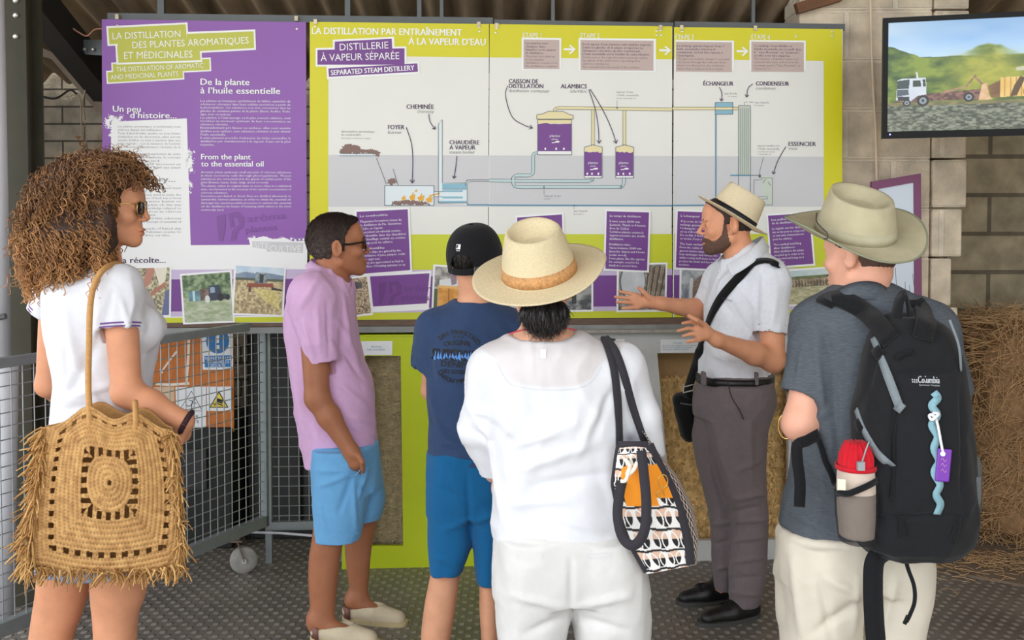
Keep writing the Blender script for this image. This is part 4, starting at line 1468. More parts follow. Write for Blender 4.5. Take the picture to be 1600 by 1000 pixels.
# caster
wp = GA + gd * .12
c_ = Vector((wp.x - .02, wp.y - .03, .062))
R_ = Matrix.Rotation(PI / 2, 3, 'X') @ Matrix.Rotation(.0, 3, 'Y')
R_ = Matrix.Rotation(math.radians(18), 3, 'Z') @ R_
MB().lathe([(.03, -.016), (.058, -.016), (.062, -.011), (.062, .011), (.058, .016), (.03, .016)], c_, 24, R_).build('caster_wheel', mat('worn_rubber', (150, 148, 142), .6, noise=.2), t, True)
m = MB()
ax = R_ @ Vector((0, 0, 1))
for e in (-.024, .024):
    m.bar(c_ + ax * e, c_ + ax * e + Vector((-.03, 0, .09)), .004, .035, ax)
m.box((c_.x - .055, c_.y - .03, .15), (c_.x + .0, c_.y + .03, .158)).box((c_.x - .04, c_.y - .012, .155), (c_.x - .016, c_.y + .035, .185))
m.build('caster_fork', mat('rusty_steel', (128, 112, 100), .6, .4, noise=.3), t)
MB().lathe([(.0, -.03), (.012, -.03), (.012, .03), (0, .03)], c_, 12, R_).build('caster_hub', M_BOLT, t)

fa, fb = PP.at(418, 508, -.12), PP.at(534, 508, -.12)
t = thing('wire_fence', 'fixed grey wire mesh fence standing behind the man in pink', 'fence', (fa.x, fa.y, 0))
zt_, zb_ = PP.at(480, 510, -.12).z, PP.at(480, 820, -.12).z
MB().bar((fa.x, fa.y, zb_), (fb.x, fb.y, zb_), .03, .04).build('bottom_rail', M_GATE, t)
MB().bar((fa.x, fa.y, zt_), (fb.x, fb.y, zt_), .03, .03).build('top_rail', M_GATE, t)
for q in (fa, fb):
    MB().bar((q.x, q.y, 0.0), (q.x, q.y, zt_), .03, .03).build('post', M_GATE, t)
m = MB()
for i in range(1, 40):
    x = fa.x + i * .047
    if x < fb.x: m.tube([(x, fa.y + (fb.y - fa.y) * (x - fa.x) / (fb.x - fa.x), zb_), (x, fa.y + (fb.y - fa.y) * (x - fa.x) / (fb.x - fa.x), zt_)], .0022, 5, False)
zz = zb_ + .047
while zz < zt_:
    m.tube([(fa.x, fa.y - .004, zz), (fb.x, fb.y - .004, zz)], .0022, 5, False)
    zz += .047
m.build('wire_mesh', M_GALV, t)
tag(MB().tube([W(376, 831, 4.78), W(440, 833, 4.74), W(488, 837, 4.68)], .006, 8).build('steel_rod', M_PALE), 'thin pale rod lying low in front of the fixed wire fence', 'rod')

# ------------------------------------------------------------------ orange board with signs, dark things behind the gate
YB = 5.02
OB = Plane(W(300, 590, YB), Vector((1, 0.03, 0)))
def slab(pl, quad, th, name, m, parent=None, off=0.0):
    P = [pl.at(a, b, off) for a, b in quad]
    Q = [p - pl.n * th for p in P]
    return obj(name, P + Q, [(3, 2, 1, 0), (4, 5, 6, 7), (0, 1, 5, 4), (1, 2, 6, 5), (2, 3, 7, 6), (3, 0, 4, 7)], m, parent)
M_ORANGE = mat('weathered_orange_board', (206, 122, 58), .75, noise=.25, nscale=14, stretch=(3, 1, 1))
t = thing('orange_board', 'orange board marked with white tape lines behind the gate', 'board', tuple(OB.at(300, 675)))
slab(OB, [(150, 510), (365, 510), (365, 675), (150, 675)], .02, 'board', M_ORANGE, t)
M_TAPE = mat('white_tape', (240, 232, 220), .6)
for pts, w in (([(248, 517), (270, 519), (296, 520), (330, 519)], 3.5), ([(295, 528), (294, 560), (291, 600)], 4), ([(243, 600), (265, 601), (296, 599)], 4), ([(238, 552), (237, 580)], 4), ([(276, 549), (263, 566), (253, 580)], 2.6), ([(250, 577), (254, 583)], 2.6)):
    Draw(OB).curve(pts, w).build('tape_mark', M_TAPE, .001, t)
Draw(OB).poly([(240, 605), (272, 604), (273, 640), (240, 640)]).build('pale_patch', mat('pale_patch', (226, 196, 160), .7), .001, t)
t = thing('safety_sign', 'white sign with a blue mandatory circle on the orange board', 'sign', tuple(OB.at(341, 577)))
slab(OB, [(315, 519), (364, 518), (364, 577), (317, 578)], .003, 'plate', M_CARD, t, .0045)
M_SB = mat('sign_blue', (36, 122, 190), .45)
Draw(OB).ell(340, 533, 18, 19.5, 32).build('blue_circle', M_SB, .0055, t)
Draw(OB).poly([(319, 556), (362, 555), (361, 573.5), (320, 574)]).build('blue_field', M_SB, .0055, t)
Draw(OB).poly([(337, 520), (343, 520), (342, 536), (338, 536)]).build('exclamation_stroke', M_WHITE, .0062, t)
Draw(OB).poly([(337, 539), (343, 539), (343, 545), (337, 545)]).build('exclamation_dot', M_WHITE, .0062, t)
Draw(OB).text('RESPECTEZ LES', 320.5, 562, 4.6, 360, bold=.02).text('CONSIGNES DE', 323, 567.5, 4.6, 358, bold=.02).text('SÉCURITÉ', 329, 573, 4.4, 352, bold=.02).build('sign_lettering', M_WHITE, .0062, t)
t = thing('hazard_sign', 'white sign with a triangle and a falling figure on the orange board', 'sign', tuple(OB.at(297, 671)))
slab(OB, [(274, 605), (322, 604), (322, 670), (276, 672)], .003, 'plate', M_CARD, t, .0045)
d = Draw(OB)
d.outline([(299, 611), (280, 642), (316, 642)], .9)
d.ell(303, 624, 1.8).stroke([(302, 626), (299, 633)], 2).stroke([(299, 633), (300, 640)], 1.4).stroke([(299, 633), (294, 635), (291, 633)], 1.4).stroke([(302, 627), (295, 625)], 1.2).stroke([(302, 628), (307, 631)], 1.2)
d.text('DANGER', 282, 653, 4.6, 310, bold=.0).text('CHUTE', 285, 661, 4.6, 311, bold=.0)
d.build('sign_print', M_LINE, .0055, t)
t = thing('warning_sign', 'white sign with a yellow warning triangle at right of the orange board', 'sign', tuple(OB.at(343, 642)))
slab(OB, [(323, 604), (362, 604), (362, 642), (323, 642)], .003, 'plate', M_CARD, t, .0045)
Draw(OB).poly([(342, 611), (357, 637), (327, 637)]).build('black_triangle', M_BLACK, .0055, t)
Draw(OB).poly([(342, 614), (354.5, 635.5), (329.5, 635.5)]).build('yellow_triangle', mat('sign_yellow', (246, 222, 70), .45), .0062, t)
Draw(OB).poly([(339, 622), (349, 625), (347, 631), (337, 628)]).stroke([(334, 633), (341, 631), (348, 634)], 1.6).build('machine_pictogram', M_BLACK, .0069, t)

M_DK = mat('matt_black_housing', (30, 30, 31), .7, noise=.2, nscale=6)
M_DK2 = mat('dark_grey_housing', (46, 46, 48), .6, noise=.2, nscale=6)
t = thing('machine_housing', 'black machine housing standing below the orange board', 'machine', (-1.66, 5.25, 0))
bevel(MB().box((-2.05, 5.0, 0), (-1.38, 5.6, .60)).build('housing', M_DK, t), .01)
MB().box((-2.0, 4.985, .08), (-1.72, 4.998, .52)).build('door', M_DK2, t)
MB().box((-1.66, 4.985, .3), (-1.5, 4.998, .5)).build('control_plate', M_DK2, t)
MB().tube([(-1.69, 4.97, .25), (-1.69, 4.97, .4)], .009, 8).build('handle', M_STEEL, t)
t = thing('black_filler', 'tall black cabinet added to darken the space behind the fixed wire fence', 'filler', (-1.1, 5.3, 0))  # added black block standing in for the dark interior behind the fence
bevel(MB().box((-1.34, 5.15, 0), (-.78, 5.6, 1.16)).build('filler_body', M_DK, t), .01)
MB().box((-1.3, 5.135, .06), (-1.07, 5.149, 1.1)).build('door', M_DK2, t)
MB().box((-1.05, 5.135, .06), (-.82, 5.149, 1.1)).build('door', M_DK2, t)
t = thing('dark_filler_box', 'tall black box added for darkness behind the gate at the far left', 'box', (-2.3, 5.0, 0))  # black box added to keep the space behind the gate dark
bevel(MB().box((-2.62, 4.75, 0), (-2.08, 5.25, 1.5)).build('box_body', M_DK, t), .01)
MB().box((-2.63, 4.74, 1.46), (-2.07, 5.26, 1.52)).build('lid', M_DK2, t)

# ------------------------------------------------------------------ screen
TLp, BLp, TRp = W(1384, 28, 4.42), W(1378, 217, 4.45), W(1600, 17.5, 4.30)
uu = (TRp - TLp).normalized()
vv = (TLp - BLp).normalized()
vv = (vv - uu * vv.dot(uu)).normalized()
TV = Plane(BLp, uu, vv)
Wd, Hd = .935, (TLp - BLp).length
def tvp(a, b, off=0.0):
    return BLp + uu * (a * Wd) + vv * (b * Hd) + TV.n * off
t = thing('wall_screen', 'black flat television with a truck on its picture mounted at upper right', 'television', tuple(BLp))
m = MB()
be = .022
P = [tvp(0, 0), tvp(1, 0), tvp(1, 1), tvp(0, 1)]
ins = [tvp(be / Wd, .03 / Hd), tvp(1 - be / Wd, .03 / Hd), tvp(1 - be / Wd, 1 - be / Hd), tvp(be / Wd, 1 - be / Hd)]
def ringmesh(P, I, th):
    P, I = list(P), list(I)
    Q, J = [p - TV.n * th for p in P], [p - TV.n * th for p in I]
    Fc = []
    for i in range(4):
        j = (i + 1) % 4
        Fc += [(i, j, 4 + j, 4 + i), (8 + i, 12 + i, 12 + j, 8 + j), (i, 8 + i, 8 + j, j), (4 + i, 4 + j, 12 + j, 12 + i)]
    return P + I + Q + J, Fc
V, Fc = ringmesh(P, ins, .03)
obj('bezel', V, Fc, mat('black_plastic_bezel', (12, 13, 12), .3, spec=.15), t)
Q = [p - TV.n * .03 for p in P]
Q2 = [tvp(.15, .15, -.06), tvp(.85, .15, -.06), tvp(.85, .85, -.06), tvp(.15, .85, -.06)]
obj('back_cover', Q + Q2, [(0, 1, 2, 3), (4, 7, 6, 5), (0, 4, 5, 1), (1, 5, 6, 2), (2, 6, 7, 3), (3, 7, 4, 0)], M_BLACK, t)
cc = tvp(.45, .5, -.06)
MB().bar(cc, cc + Vector((-.05, .62, 0)), .06, .06).build('wall_bracket', M_BLACK, t)
im = Img(460, 260, (96, 150, 210))
x0 = .66                                    # share of the picture that lies inside the frame
sx = lambda a: (a - 1391) / 216 * x0
sy = lambda b: (b - 33) / 176
im.fill(im.Y < .45, (104, 160, 222), (196, 218, 236), 3, 4, 3, sx=.7, ct=1.4)
im.a = np.where((im.Y < .45)[..., None], im.a * (1 - .35 * im.Y[..., None]) + np.array([200, 222, 240]) * .35 * im.Y[..., None] * 2, im.a)
hills = .31 + .03 * im.n(6, 3, 3, sy=.01)
im.fill((im.Y > hills) & (im.Y < .6), (70, 96, 62), (110, 132, 70), 18, 4, 4, ct=2)
tree = .26 + .16 * (im.n(5, 12, 4, sy=.02) - .4) + .06 * im.X
im.fill((im.Y > tree) & (im.Y < .75), (52, 84, 34), (136, 158, 56), 13, 6, 5, ct=3.0)
crown = .20 + .9 * np.abs(im.X - .45) ** 1.3 + .05 * im.n(22, 2, 3, sy=.3)
wc = np.clip((im.Y - crown) / .02, 0, 1) * np.exp(-((im.X - .45) / .10) ** 2) * np.clip((.72 - im.Y) / .2, 0, 1)
leaf = np.clip((im.n(24, 9, 4) - .5) * 2.5 + .5, 0, 1)[..., None]
im.a = im.a * (1 - wc[..., None]) + (np.array([98, 122, 46]) * (1 - leaf) + np.array([172, 176, 72]) * leaf) * wc[..., None]
w_ = np.exp(-((im.X - .46) / .2) ** 2 - ((im.Y - .5) / .22) ** 2)[..., None] * .6 * np.clip((im.Y - .22) / .12, 0, 1)[..., None] * (im.Y < .76)[..., None]
im.a = im.a * (1 - w_) + np.array([206, 196, 70]) * w_
im.fill((im.Y > .42) & (im.Y < .76) & (im.X > .62), (110, 130, 60), (190, 160, 110), 9, 14, 4)
im.fill(im.Y > .755, (66, 74, 60), (150, 156, 136), 70, 5, 3, sx=.8, ct=2.4)
im.box(0, .735, 1, .765, (110, 110, 70), (150, 140, 90), 30, 3)
# truck
T = lambda pts: [(sx(a), sy(b)) for a, b in pts]
im.fill(T([(1423, 149), (1448, 149), (1468, 148), (1528, 144), (1530, 160), (1400, 162)]), (92, 62, 54), (150, 110, 100), 60, 3, 3, ct=3)
im.fill(T([(1406, 126), (1412, 124), (1448, 123), (1449, 150), (1436, 152), (1424, 162), (1404, 158), (1405, 140)]), (226, 234, 244), (204, 214, 228), 9, 3)
im.fill(T([(1406, 127), (1424, 125), (1423, 140), (1405, 140)]), (60, 76, 78))
im.fill(T([(1429, 127), (1440, 127), (1441, 137), (1429, 137)]), (56, 70, 60))
im.fill(T([(1443, 126), (1447, 126), (1448, 137), (1444, 137)]), (56, 70, 60))
im.fill(T([(1405, 141), (1422, 141), (1423, 150), (1405, 152)]), (84, 96, 108))
im.fill(T([(1406, 152), (1424, 153), (1424, 160), (1407, 159)]), (52, 54, 56))
im.fill(T([(1433, 114), (1435, 113.5), (1437, 123), (1434, 123)]), (226, 226, 226))
for a, b, r in ((1444, 160, 9), (1511, 156.5, 7.5), (1420, 163, 6)):
    im.ell(sx(a), sy(b), r / 216 * x0, r / 176, (34, 36, 38))
    im.ell(sx(a), sy(b), r * .6 / 216 * x0, r * .6 / 176, (150, 160, 168))
    im.ell(sx(a), sy(b), r * .25 / 216 * x0, r * .25 / 176, (60, 64, 70))
for p in ([(1503, 142), (1519, 122), (1522, 122), (1506, 143)], [(1518, 121), (1534, 138), (1531, 140), (1518, 125)], [(1474, 146), (1503, 139), (1503, 142), (1474, 149)]):
    im.fill(T(p), (140, 104, 84), (190, 150, 120), 60, 3)
im.fill(T([(1530, 137), (1537, 135), (1540, 155), (1546, 161), (1525, 162)]), (226, 176, 120), (236, 200, 160), 40, 2)
im.fill(T([(1538, 140), (1558, 130), (1560, 158), (1543, 158)]), (120, 84, 50), (150, 110, 60), 20, 3)
im.fill(T([(1556, 127), (1730, 122), (1730, 156), (1556, 158)]), (238, 196, 104), (246, 214, 140), 10, 3)
for k in range(12):
    im.fill(T([(1562 + 8 * k, 127), (1563.4 + 8 * k, 127), (1563.4 + 8 * k, 157), (1562 + 8 * k, 157)]), (190, 138, 62))
im.fill(T([(1576, 140), (1584, 126), (1592, 128), (1580, 156), (1570, 158)]), (96, 70, 40))
im.ell(sx(1597), sy(150), .024, .05, (60, 52, 40))
im.fill(T([(1578, 112), (1600, 108), (1640, 112), (1640, 117), (1578, 117)]), (210, 206, 180))
def _screen(nt, b, L):
    a = nt.nodes.new('ShaderNodeAttribute')
    a.attribute_name = 'Col'
    b.inputs['Base Color'].default_value = (0.01, 0.01, 0.01, 1)
    b.inputs['Roughness'].default_value = .3
    L(a.outputs['Color'], b.inputs['Emission Color'])
    b.inputs['Emission Strength'].default_value = .78
M_SCREEN = mat_nodes('lit_screen', _screen)
idx = np.arange(im.h * im.w).reshape(im.h, im.w)
a_, b_ = np.meshgrid(np.linspace(0, 1, im.w), np.linspace(1, 0, im.h))
o_ = np.array(ins[0] - TV.n * .004)
V = o_ + a_.ravel()[:, None] * np.array(ins[1] - ins[0]) + b_.ravel()[:, None] * np.array(ins[3] - ins[0])
Fc = np.stack([idx[:-1, :-1].ravel(), idx[1:, :-1].ravel(), idx[1:, 1:].ravel(), idx[:-1, 1:].ravel()], 1)
c = im.a.reshape(-1, 3).clip(0, 255) / 255
c = np.where(c <= 0.04045, c / 12.92, ((c + 0.055) / 1.055) ** 2.4)
obj('picture_screen', V, Fc, M_SCREEN, t, col=c)
def _led(nt, b, L):
    b.inputs['Emission Color'].default_value = (.15, .2, 1, 1)
    b.inputs['Emission Strength'].default_value = 2
MB().lathe([(0, 0), (.004, 0), (.003, .002), (0, .002)], tvp(.035, .035, .001), 8, Matrix.Rotation(PI / 2, 3, 'X')).build('standby_light', mat_nodes('blue_led', _led), t)

# ------------------------------------------------------------------ purple framed board on the pier
PO = Plane(W(1400, 380, 4.86), Vector((1, -.05, 0)))
t = thing('framed_board', 'white board in a purple frame against the pale block pier', 'board', tuple(PO.at(1400, 880)))
P = [PO.at(a, b) for a, b in ((1362, 284), (1439, 271), (1444, 878), (1362, 884))]
I = [PO.at(a, b) for a, b in ((1373, 295), (1428, 285), (1432, 866), (1373, 872))]
Q, J = [p - PO.n * .025 for p in P], [p - PO.n * .025 for p in I]
Fc = []
for i in range(4):
    j = (i + 1) % 4
    Fc += [(i, j, 4 + j, 4 + i), (8 + i, 12 + i, 12 + j, 8 + j), (i, 8 + i, 8 + j, j), (4 + i, 4 + j, 12 + j, 12 + i)]
obj('frame', P + I + Q + J, Fc, mat('plum_frame', (124, 66, 104), .5), t)
slab(PO, [(1372, 294), (1429, 284), (1433, 867), (1372, 873)], .01, 'white_sheet', mat('pale_blue_sheet', (214, 224, 236), .5), t, -.008)
d = Draw(PO)
for x, y0_, y1_ in ((1385, 434, 500), (1399, 418, 470), (1426, 428, 452), (1421, 445, 480), (1414, 440, 520)):
    d.curve([(x, y0_), (x + 1.5, (y0_ + y1_) / 2), (x + 3, y1_)], .8)
d.build('plant_drawing', M_LINE, -.0074, t)

# ------------------------------------------------------------------ hay
M_HAY = mat('brown_hay', (150, 116, 80), .9, noise=.45, nscale=35)
M_HAY2 = mat('light_hay', (192, 156, 112), .9, noise=.3, nscale=50)
t = thing('hay_bale', 'big brown hay bale beside the pale block pier', 'hay bale', (2.75, 5.35, 0))
x0_, x1_, y0_, y1_, h_ = 2.32, 3.42, 4.93, 5.72, 1.1
N = 70
def bale():
    u = np.linspace(0, 1, N)
    Vs, Fs = [], []
    m = MB()
    bm = bmesh.new()
    bmesh.ops.create_grid(bm, x_segments=1, y_segments=1, size=1)
    bm.free()
    # rounded box from a subdivided cube
    bm = bmesh.new()
    bmesh.ops.create_cube(bm, size=1)
    bmesh.ops.subdivide_edges(bm, edges=bm.edges[:], cuts=44, use_grid_fill=True)
    V = np.array([v.co[:] for v in bm.verts])
    Fc = [tuple(v.index for v in f.verts) for f in bm.faces]
    bm.free()
    p = 6
    r = (np.abs(V * 2) ** p).sum(1) ** (1 / p)
    V = V / np.maximum(r, 1)[:, None] * 1.0
    c = np.array([(x0_ + x1_) / 2, (y0_ + y1_) / 2, h_ / 2])
    sz = np.array([x1_ - x0_, y1_ - y0_, h_])
    Pn = c + V * sz
    nrm = V / (np.linalg.norm(V, axis=1)[:, None] + 1e-9)
    k = (fbm(Pn, 9, 3, 4) - .5) * .10
    Pn = Pn + nrm * k[:, None]
    Pn[:, 2] = np.maximum(Pn[:, 2], 0.004)
    return Pn, Fc, nrm
V, Fc, nr = bale()
obj('packed_hay', V, Fc, M_HAY, t, True)
sel = np.where((nr[:, 1] < -.3) | (nr[:, 2] > .5) | (nr[:, 0] < -.5))[0]
def fh(rn):
    i = int(rn.choice(sel))
    n_ = Vector(nr[i]).normalized()
    if abs(nr[i][1]) > .45: n_ = Vector((0, -1, 0))
    elif nr[i][2] > .4: n_ = Vector((0, 0, 1))
    p = Vector(V[i]) + n_ * rn.uniform(0, .025) + Vector((rn.normal(0, .02), 0, rn.normal(0, .02)))
    a = rn.uniform(0, PI)
    e1 = n_.cross(Vector((.2, .3, .9))).normalized()
    e2 = n_.cross(e1)
    d = (e1 * math.cos(a) + e2 * math.sin(a) + n_ * rn.normal(0, .25)).normalized()
    return p, d, n_
o = strands(4200, fh, 8, (.08, .3), .0016).build('loose_hay', M_HAY2, t)
o['kind'] = 'stuff'
def fl(rn):
    p = onfloor(rn.uniform(1440, 1640), 862 + abs(rn.normal(0, 20)), .016)
    a = rn.uniform(0, PI)
    return p, Vector((math.cos(a), math.sin(a), 0)), Vector((0, 0, 1))
tag(strands(260, fl, 9, (.03, .12), .0012).build('floor_straw', M_HAY2), 'loose hay stalks scattered on the floor in front of the bale', 'straw', kind='stuff')
# ================================================================== figures: smooth implicit surfaces turned into meshes
MARG = 0.07
def smin(a, b, k):
    if k <= 0:
        return np.minimum(a, b)
    h = np.clip(.5 + .5 * (b - a) / k, 0, 1)
    return b * (1 - h) + a * h - k * h * (1 - h)

def axis(lo, hi, h, fine=()):
    out = [lo]
    while out[-1] < hi:
        st = h
        for a, b, hf in fine:
            if a - h <= out[-1] <= b:
                st = min(st, hf)
        out.append(out[-1] + st)
    return np.array(out, dtype=np.float32)

class Prim:
    def __init__(s, f, lo, hi):
        s.f, s.lo, s.hi = f, np.array(lo, float), np.array(hi, float)

def cone(a, b, ra, rb):
    a, b = np.array(a, float), np.array(b, float)
    ba = b - a
    L2 = max(float(ba @ ba), 1e-9)
    def f(X, Y, Z):
        px, py, pz = X - a[0], Y - a[1], Z - a[2]
        t = np.clip((px * ba[0] + py * ba[1] + pz * ba[2]) / L2, 0, 1)
        return np.sqrt((px - ba[0] * t) ** 2 + (py - ba[1] * t) ** 2 + (pz - ba[2] * t) ** 2) - (ra + (rb - ra) * t)
    r = max(ra, rb)
    return Prim(f, np.minimum(a, b) - r, np.maximum(a, b) + r)

def capcone(a, b, ra, rb, capa=False):
    """cone whose end at b is cut square"""
    a, b = np.array(a, float), np.array(b, float)
    ba = b - a
    L = math.sqrt(float(ba @ ba))
    d = ba / L
    def f(X, Y, Z):
        px, py, pz = X - a[0], Y - a[1], Z - a[2]
        s_ = px * d[0] + py * d[1] + pz * d[2]
        t = np.maximum(s_, 0 if not capa else -9)
        tt = np.clip(s_ / L, 0, 1)
        dd = np.sqrt((px - d[0] * t) ** 2 + (py - d[1] * t) ** 2 + (pz - d[2] * t) ** 2) - (ra + (rb - ra) * tt)
        dd = np.maximum(dd, s_ - L)
        if capa: dd = np.maximum(dd, -s_)
        return dd
    r = max(ra, rb)
    return Prim(f, np.minimum(a, b) - r, np.maximum(a, b) + r)

def ellipsoid(c, r, R=None):
    c, r = np.array(c, float), np.array(r, float)
    R = np.eye(3) if R is None else np.array(R, float)
    def f(X, Y, Z):
        px, py, pz = X - c[0], Y - c[1], Z - c[2]
        k0 = k1 = 0
        for i in range(3):
            q = px * R[0, i] + py * R[1, i] + pz * R[2, i]
            k0 = k0 + (q / r[i]) ** 2
            k1 = k1 + (q / r[i] ** 2) ** 2
        k0, k1 = np.sqrt(k0), np.sqrt(k1)
        return k0 * (k0 - 1) / np.maximum(k1, 1e-6)
    m = np.abs(R) @ r
    return Prim(f, c - m, c + m)

def rbox(c, hs, R, rad):
    c, hs = np.array(c, float), np.array(hs, float) - rad
    R = np.array(R, float)
    def f(X, Y, Z):
        px, py, pz = X - c[0], Y - c[1], Z - c[2]
        o, m = 0, -9
        for i in range(3):
            q = np.abs(px * R[0, i] + py * R[1, i] + pz * R[2, i]) - hs[i]
            o = o + np.maximum(q, 0) ** 2
            m = np.maximum(m, q)
        return np.sqrt(o) + np.minimum(m, 0) - rad
    m = np.abs(R) @ (hs + rad)
    return Prim(f, c - m, c + m)

def _dense(z, cols, n=80):
    """smooth interpolation of rows along z"""
    zz = np.linspace(z[0], z[-1], n)
    out = []
    for c in cols:
        m = np.gradient(c, z) if len(z) > 2 else np.full(len(z), (c[-1] - c[0]) / (z[-1] - z[0]))
        i = np.clip(np.searchsorted(z, zz, side='right') - 1, 0, len(z) - 2)
        h = z[i + 1] - z[i]
        t = (zz - z[i]) / h
        out.append((2 * t ** 3 - 3 * t ** 2 + 1) * c[i] + (t ** 3 - 2 * t ** 2 + t) * h * m[i] + (-2 * t ** 3 + 3 * t ** 2) * c[i + 1] + (t ** 3 - t ** 2) * h * m[i + 1])
    return zz, out

def loft(rows, n=2.3, rnd=0.0):
    """rows (z, cx, cy, rx, ry) -> upright body of elliptical sections"""
    A = np.array(sorted(rows), float)
    z, c = _dense(A[:, 0], [A[:, i] for i in range(1, 5)])
    def f(X, Y, Z):
        cx, cy, rx, ry = (np.interp(Z, z, q) for q in c)
        u, v = np.abs(X - cx) / rx, np.abs(Y - cy) / ry
        k = (u ** n + v ** n) ** (1 / n)
        d = (k - 1) * np.minimum(rx, ry)
        e = np.maximum(z[0] - Z, Z - z[-1])
        e = np.broadcast_to(e, d.shape)
        return np.where(e > 0, np.sqrt(np.maximum(d, 0) ** 2 + e ** 2), np.maximum(d, e))
    lo = [(c[0] - c[2]).min(), (c[1] - c[3]).min(), z[0]]
    hi = [(c[0] + c[2]).max(), (c[1] + c[3]).max(), z[-1]]
    return Prim(f, lo, hi)

def rows_at(Y, rows, ry=None, dy=0.0, grow_=1.0, off=0.0):
    """silhouette rows (row, left, right[, depth half][, depth shift]) at depth Y -> loft rows"""
    out = []
    for r in rows:
        py, xl, xr = r[:3]
        ryy = r[3] if len(r) > 3 and r[3] is not None else ry
        sh = r[4] if len(r) > 4 else 0.0
        a, b = W(xl, py, Y), W(xr, py, Y)
        rx = (b.x - a.x) / 2
        out.append((a.z, (a.x + b.x) / 2, Y + dy + sh, rx * grow_ + off, (rx if ryy is None else ryy) * grow_ + off))
    return out

class Field:
    def __init__(s, prims, h=.006, fz=(), fx=(), fy=(), pad=.02):
        lo = np.min([p.lo for p, *_ in prims if p.lo is not None], 0) - pad
        hi = np.max([p.hi for p, *_ in prims if p.hi is not None], 0) + pad
        s.ax = [axis(lo[0], hi[0], h, fx), axis(lo[1], hi[1], h, fy), axis(lo[2], hi[2], h, fz)]
        s.phi = np.full([len(a) for a in s.ax], 1.0, dtype=np.float32)
        for it in prims:
            p, k = it[0], it[1]
            op = it[2] if len(it) > 2 else 'u'
            s.add(p, k, op)
    def sl(s, p):
        out = []
        for i in range(3):
            a = max(0, int(np.searchsorted(s.ax[i], p.lo[i] - MARG)))
            b = min(len(s.ax[i]), int(np.searchsorted(s.ax[i], p.hi[i] + MARG)) + 1)
            out.append(slice(a, b))
        return tuple(out)
    def ev(s, p, sl):
        return np.asarray(p.f(s.ax[0][sl[0]][:, None, None], s.ax[1][sl[1]][None, :, None], s.ax[2][sl[2]][None, None, :]), dtype=np.float32)
    def add(s, p, k, op='u'):
        if op == 'u':
            sl = s.sl(p)
            s.phi[sl] = smin(s.phi[sl], s.ev(p, sl), k)
        elif op == 's':
            sl = s.sl(p)
            s.phi[sl] = -smin(-s.phi[sl], s.ev(p, sl), k)
        else:
            sl = (slice(None),) * 3
            s.phi = -smin(-s.phi, -s.ev(p, sl), k)
        return s

def func(f):
    """unbounded region given as a function of position (negative inside)"""
    p = Prim(f, (0, 0, 0), (0, 0, 0))
    p.lo = p.hi = None
    return p

def plane(p0, n):
    p0, n = np.array(p0, float), np.array(n, float)
    n = n / np.linalg.norm(n)
    return func(lambda X, Y, Z: (X - p0[0]) * n[0] + (Y - p0[1]) * n[1] + (Z - p0[2]) * n[2])

def surface(fd):
    """surface nets on the field grid"""
    phi, (xs, ys, zs) = fd.phi, fd.ax
    s = phi < 0
    c = np.zeros([d - 1 for d in s.shape], np.int8)
    for i in (0, 1):
        for j in (0, 1):
            for k in (0, 1):
                c += s[i:i + c.shape[0], j:j + c.shape[1], k:k + c.shape[2]]
    act = (c > 0) & (c < 8)
    I = np.argwhere(act)
    vid = np.full(c.shape, -1, np.int32)
    vid[act] = np.arange(len(I))
    P = np.zeros((len(I), 3))
    cnt = np.zeros(len(I))
    corner = [(i, j, k) for i in (0, 1) for j in (0, 1) for k in (0, 1)]
    A = [xs, ys, zs]
    for a in corner:
        for ax_ in range(3):
            if a[ax_]: continue
            b = list(a)
            b[ax_] = 1
            ia, ib = I + a, I + b
            va, vb = phi[tuple(ia.T)], phi[tuple(ib.T)]
            m = (va < 0) != (vb < 0)
            t = np.where(m, va / np.where(m, va - vb, 1), 0)
            for q in range(3):
                pa, pb = A[q][ia[:, q]], A[q][ib[:, q]]
                P[:, q] += np.where(m, pa + (pb - pa) * t, 0)
            cnt += m
    P /= cnt[:, None]
    Fs = []
    for ax_ in range(3):
        u, v = (ax_ + 1) % 3, (ax_ + 2) % 3
        n = s.shape
        sa = [slice(None)] * 3
        sb = [slice(None)] * 3
        sa[ax_], sb[ax_] = slice(0, n[ax_] - 1), slice(1, n[ax_])
        d = s[tuple(sa)] != s[tuple(sb)]
        E = np.argwhere(d)
        E = E[(E[:, u] > 0) & (E[:, v] > 0) & (E[:, u] < n[u] - 1) & (E[:, v] < n[v] - 1)]
        du, dv = np.zeros(3, int), np.zeros(3, int)
        du[u] = dv[v] = 1
        q = [vid[tuple((E - du - dv).T)], vid[tuple((E - dv).T)], vid[tuple(E.T)], vid[tuple((E - du).T)]]
        q = np.stack(q, 1)
        ins = s[tuple(E.T)]
        q[~ins] = q[~ins][:, ::-1]
        Fs.append(q)
    Fq = np.concatenate(Fs)
    return P, Fq[(Fq >= 0).all(1)]

def relax(V, Fc, it=1, lam=.5):
    n = len(V)
    a = np.concatenate([Fc[:, 0], Fc[:, 1], Fc[:, 2], Fc[:, 3]])
    b = np.concatenate([Fc[:, 1], Fc[:, 2], Fc[:, 3], Fc[:, 0]])
    w = np.bincount(a, minlength=n) + np.bincount(b, minlength=n)
    for _ in range(it):
        S_ = np.stack([np.bincount(a, V[b, i], n) + np.bincount(b, V[a, i], n) for i in range(3)], 1)
        V = V + lam * (S_ / np.maximum(w, 1)[:, None] - V)
    return V

def normals(V, Fc):
    c = np.cross(V[Fc[:, 2]] - V[Fc[:, 0]], V[Fc[:, 3]] - V[Fc[:, 1]])
    N = np.zeros_like(V)
    for i in range(4):
        for q in range(3):
            N[:, q] += np.bincount(Fc[:, i], c[:, q], len(V))
    return N / (np.linalg.norm(N, axis=1)[:, None] + 1e-12)

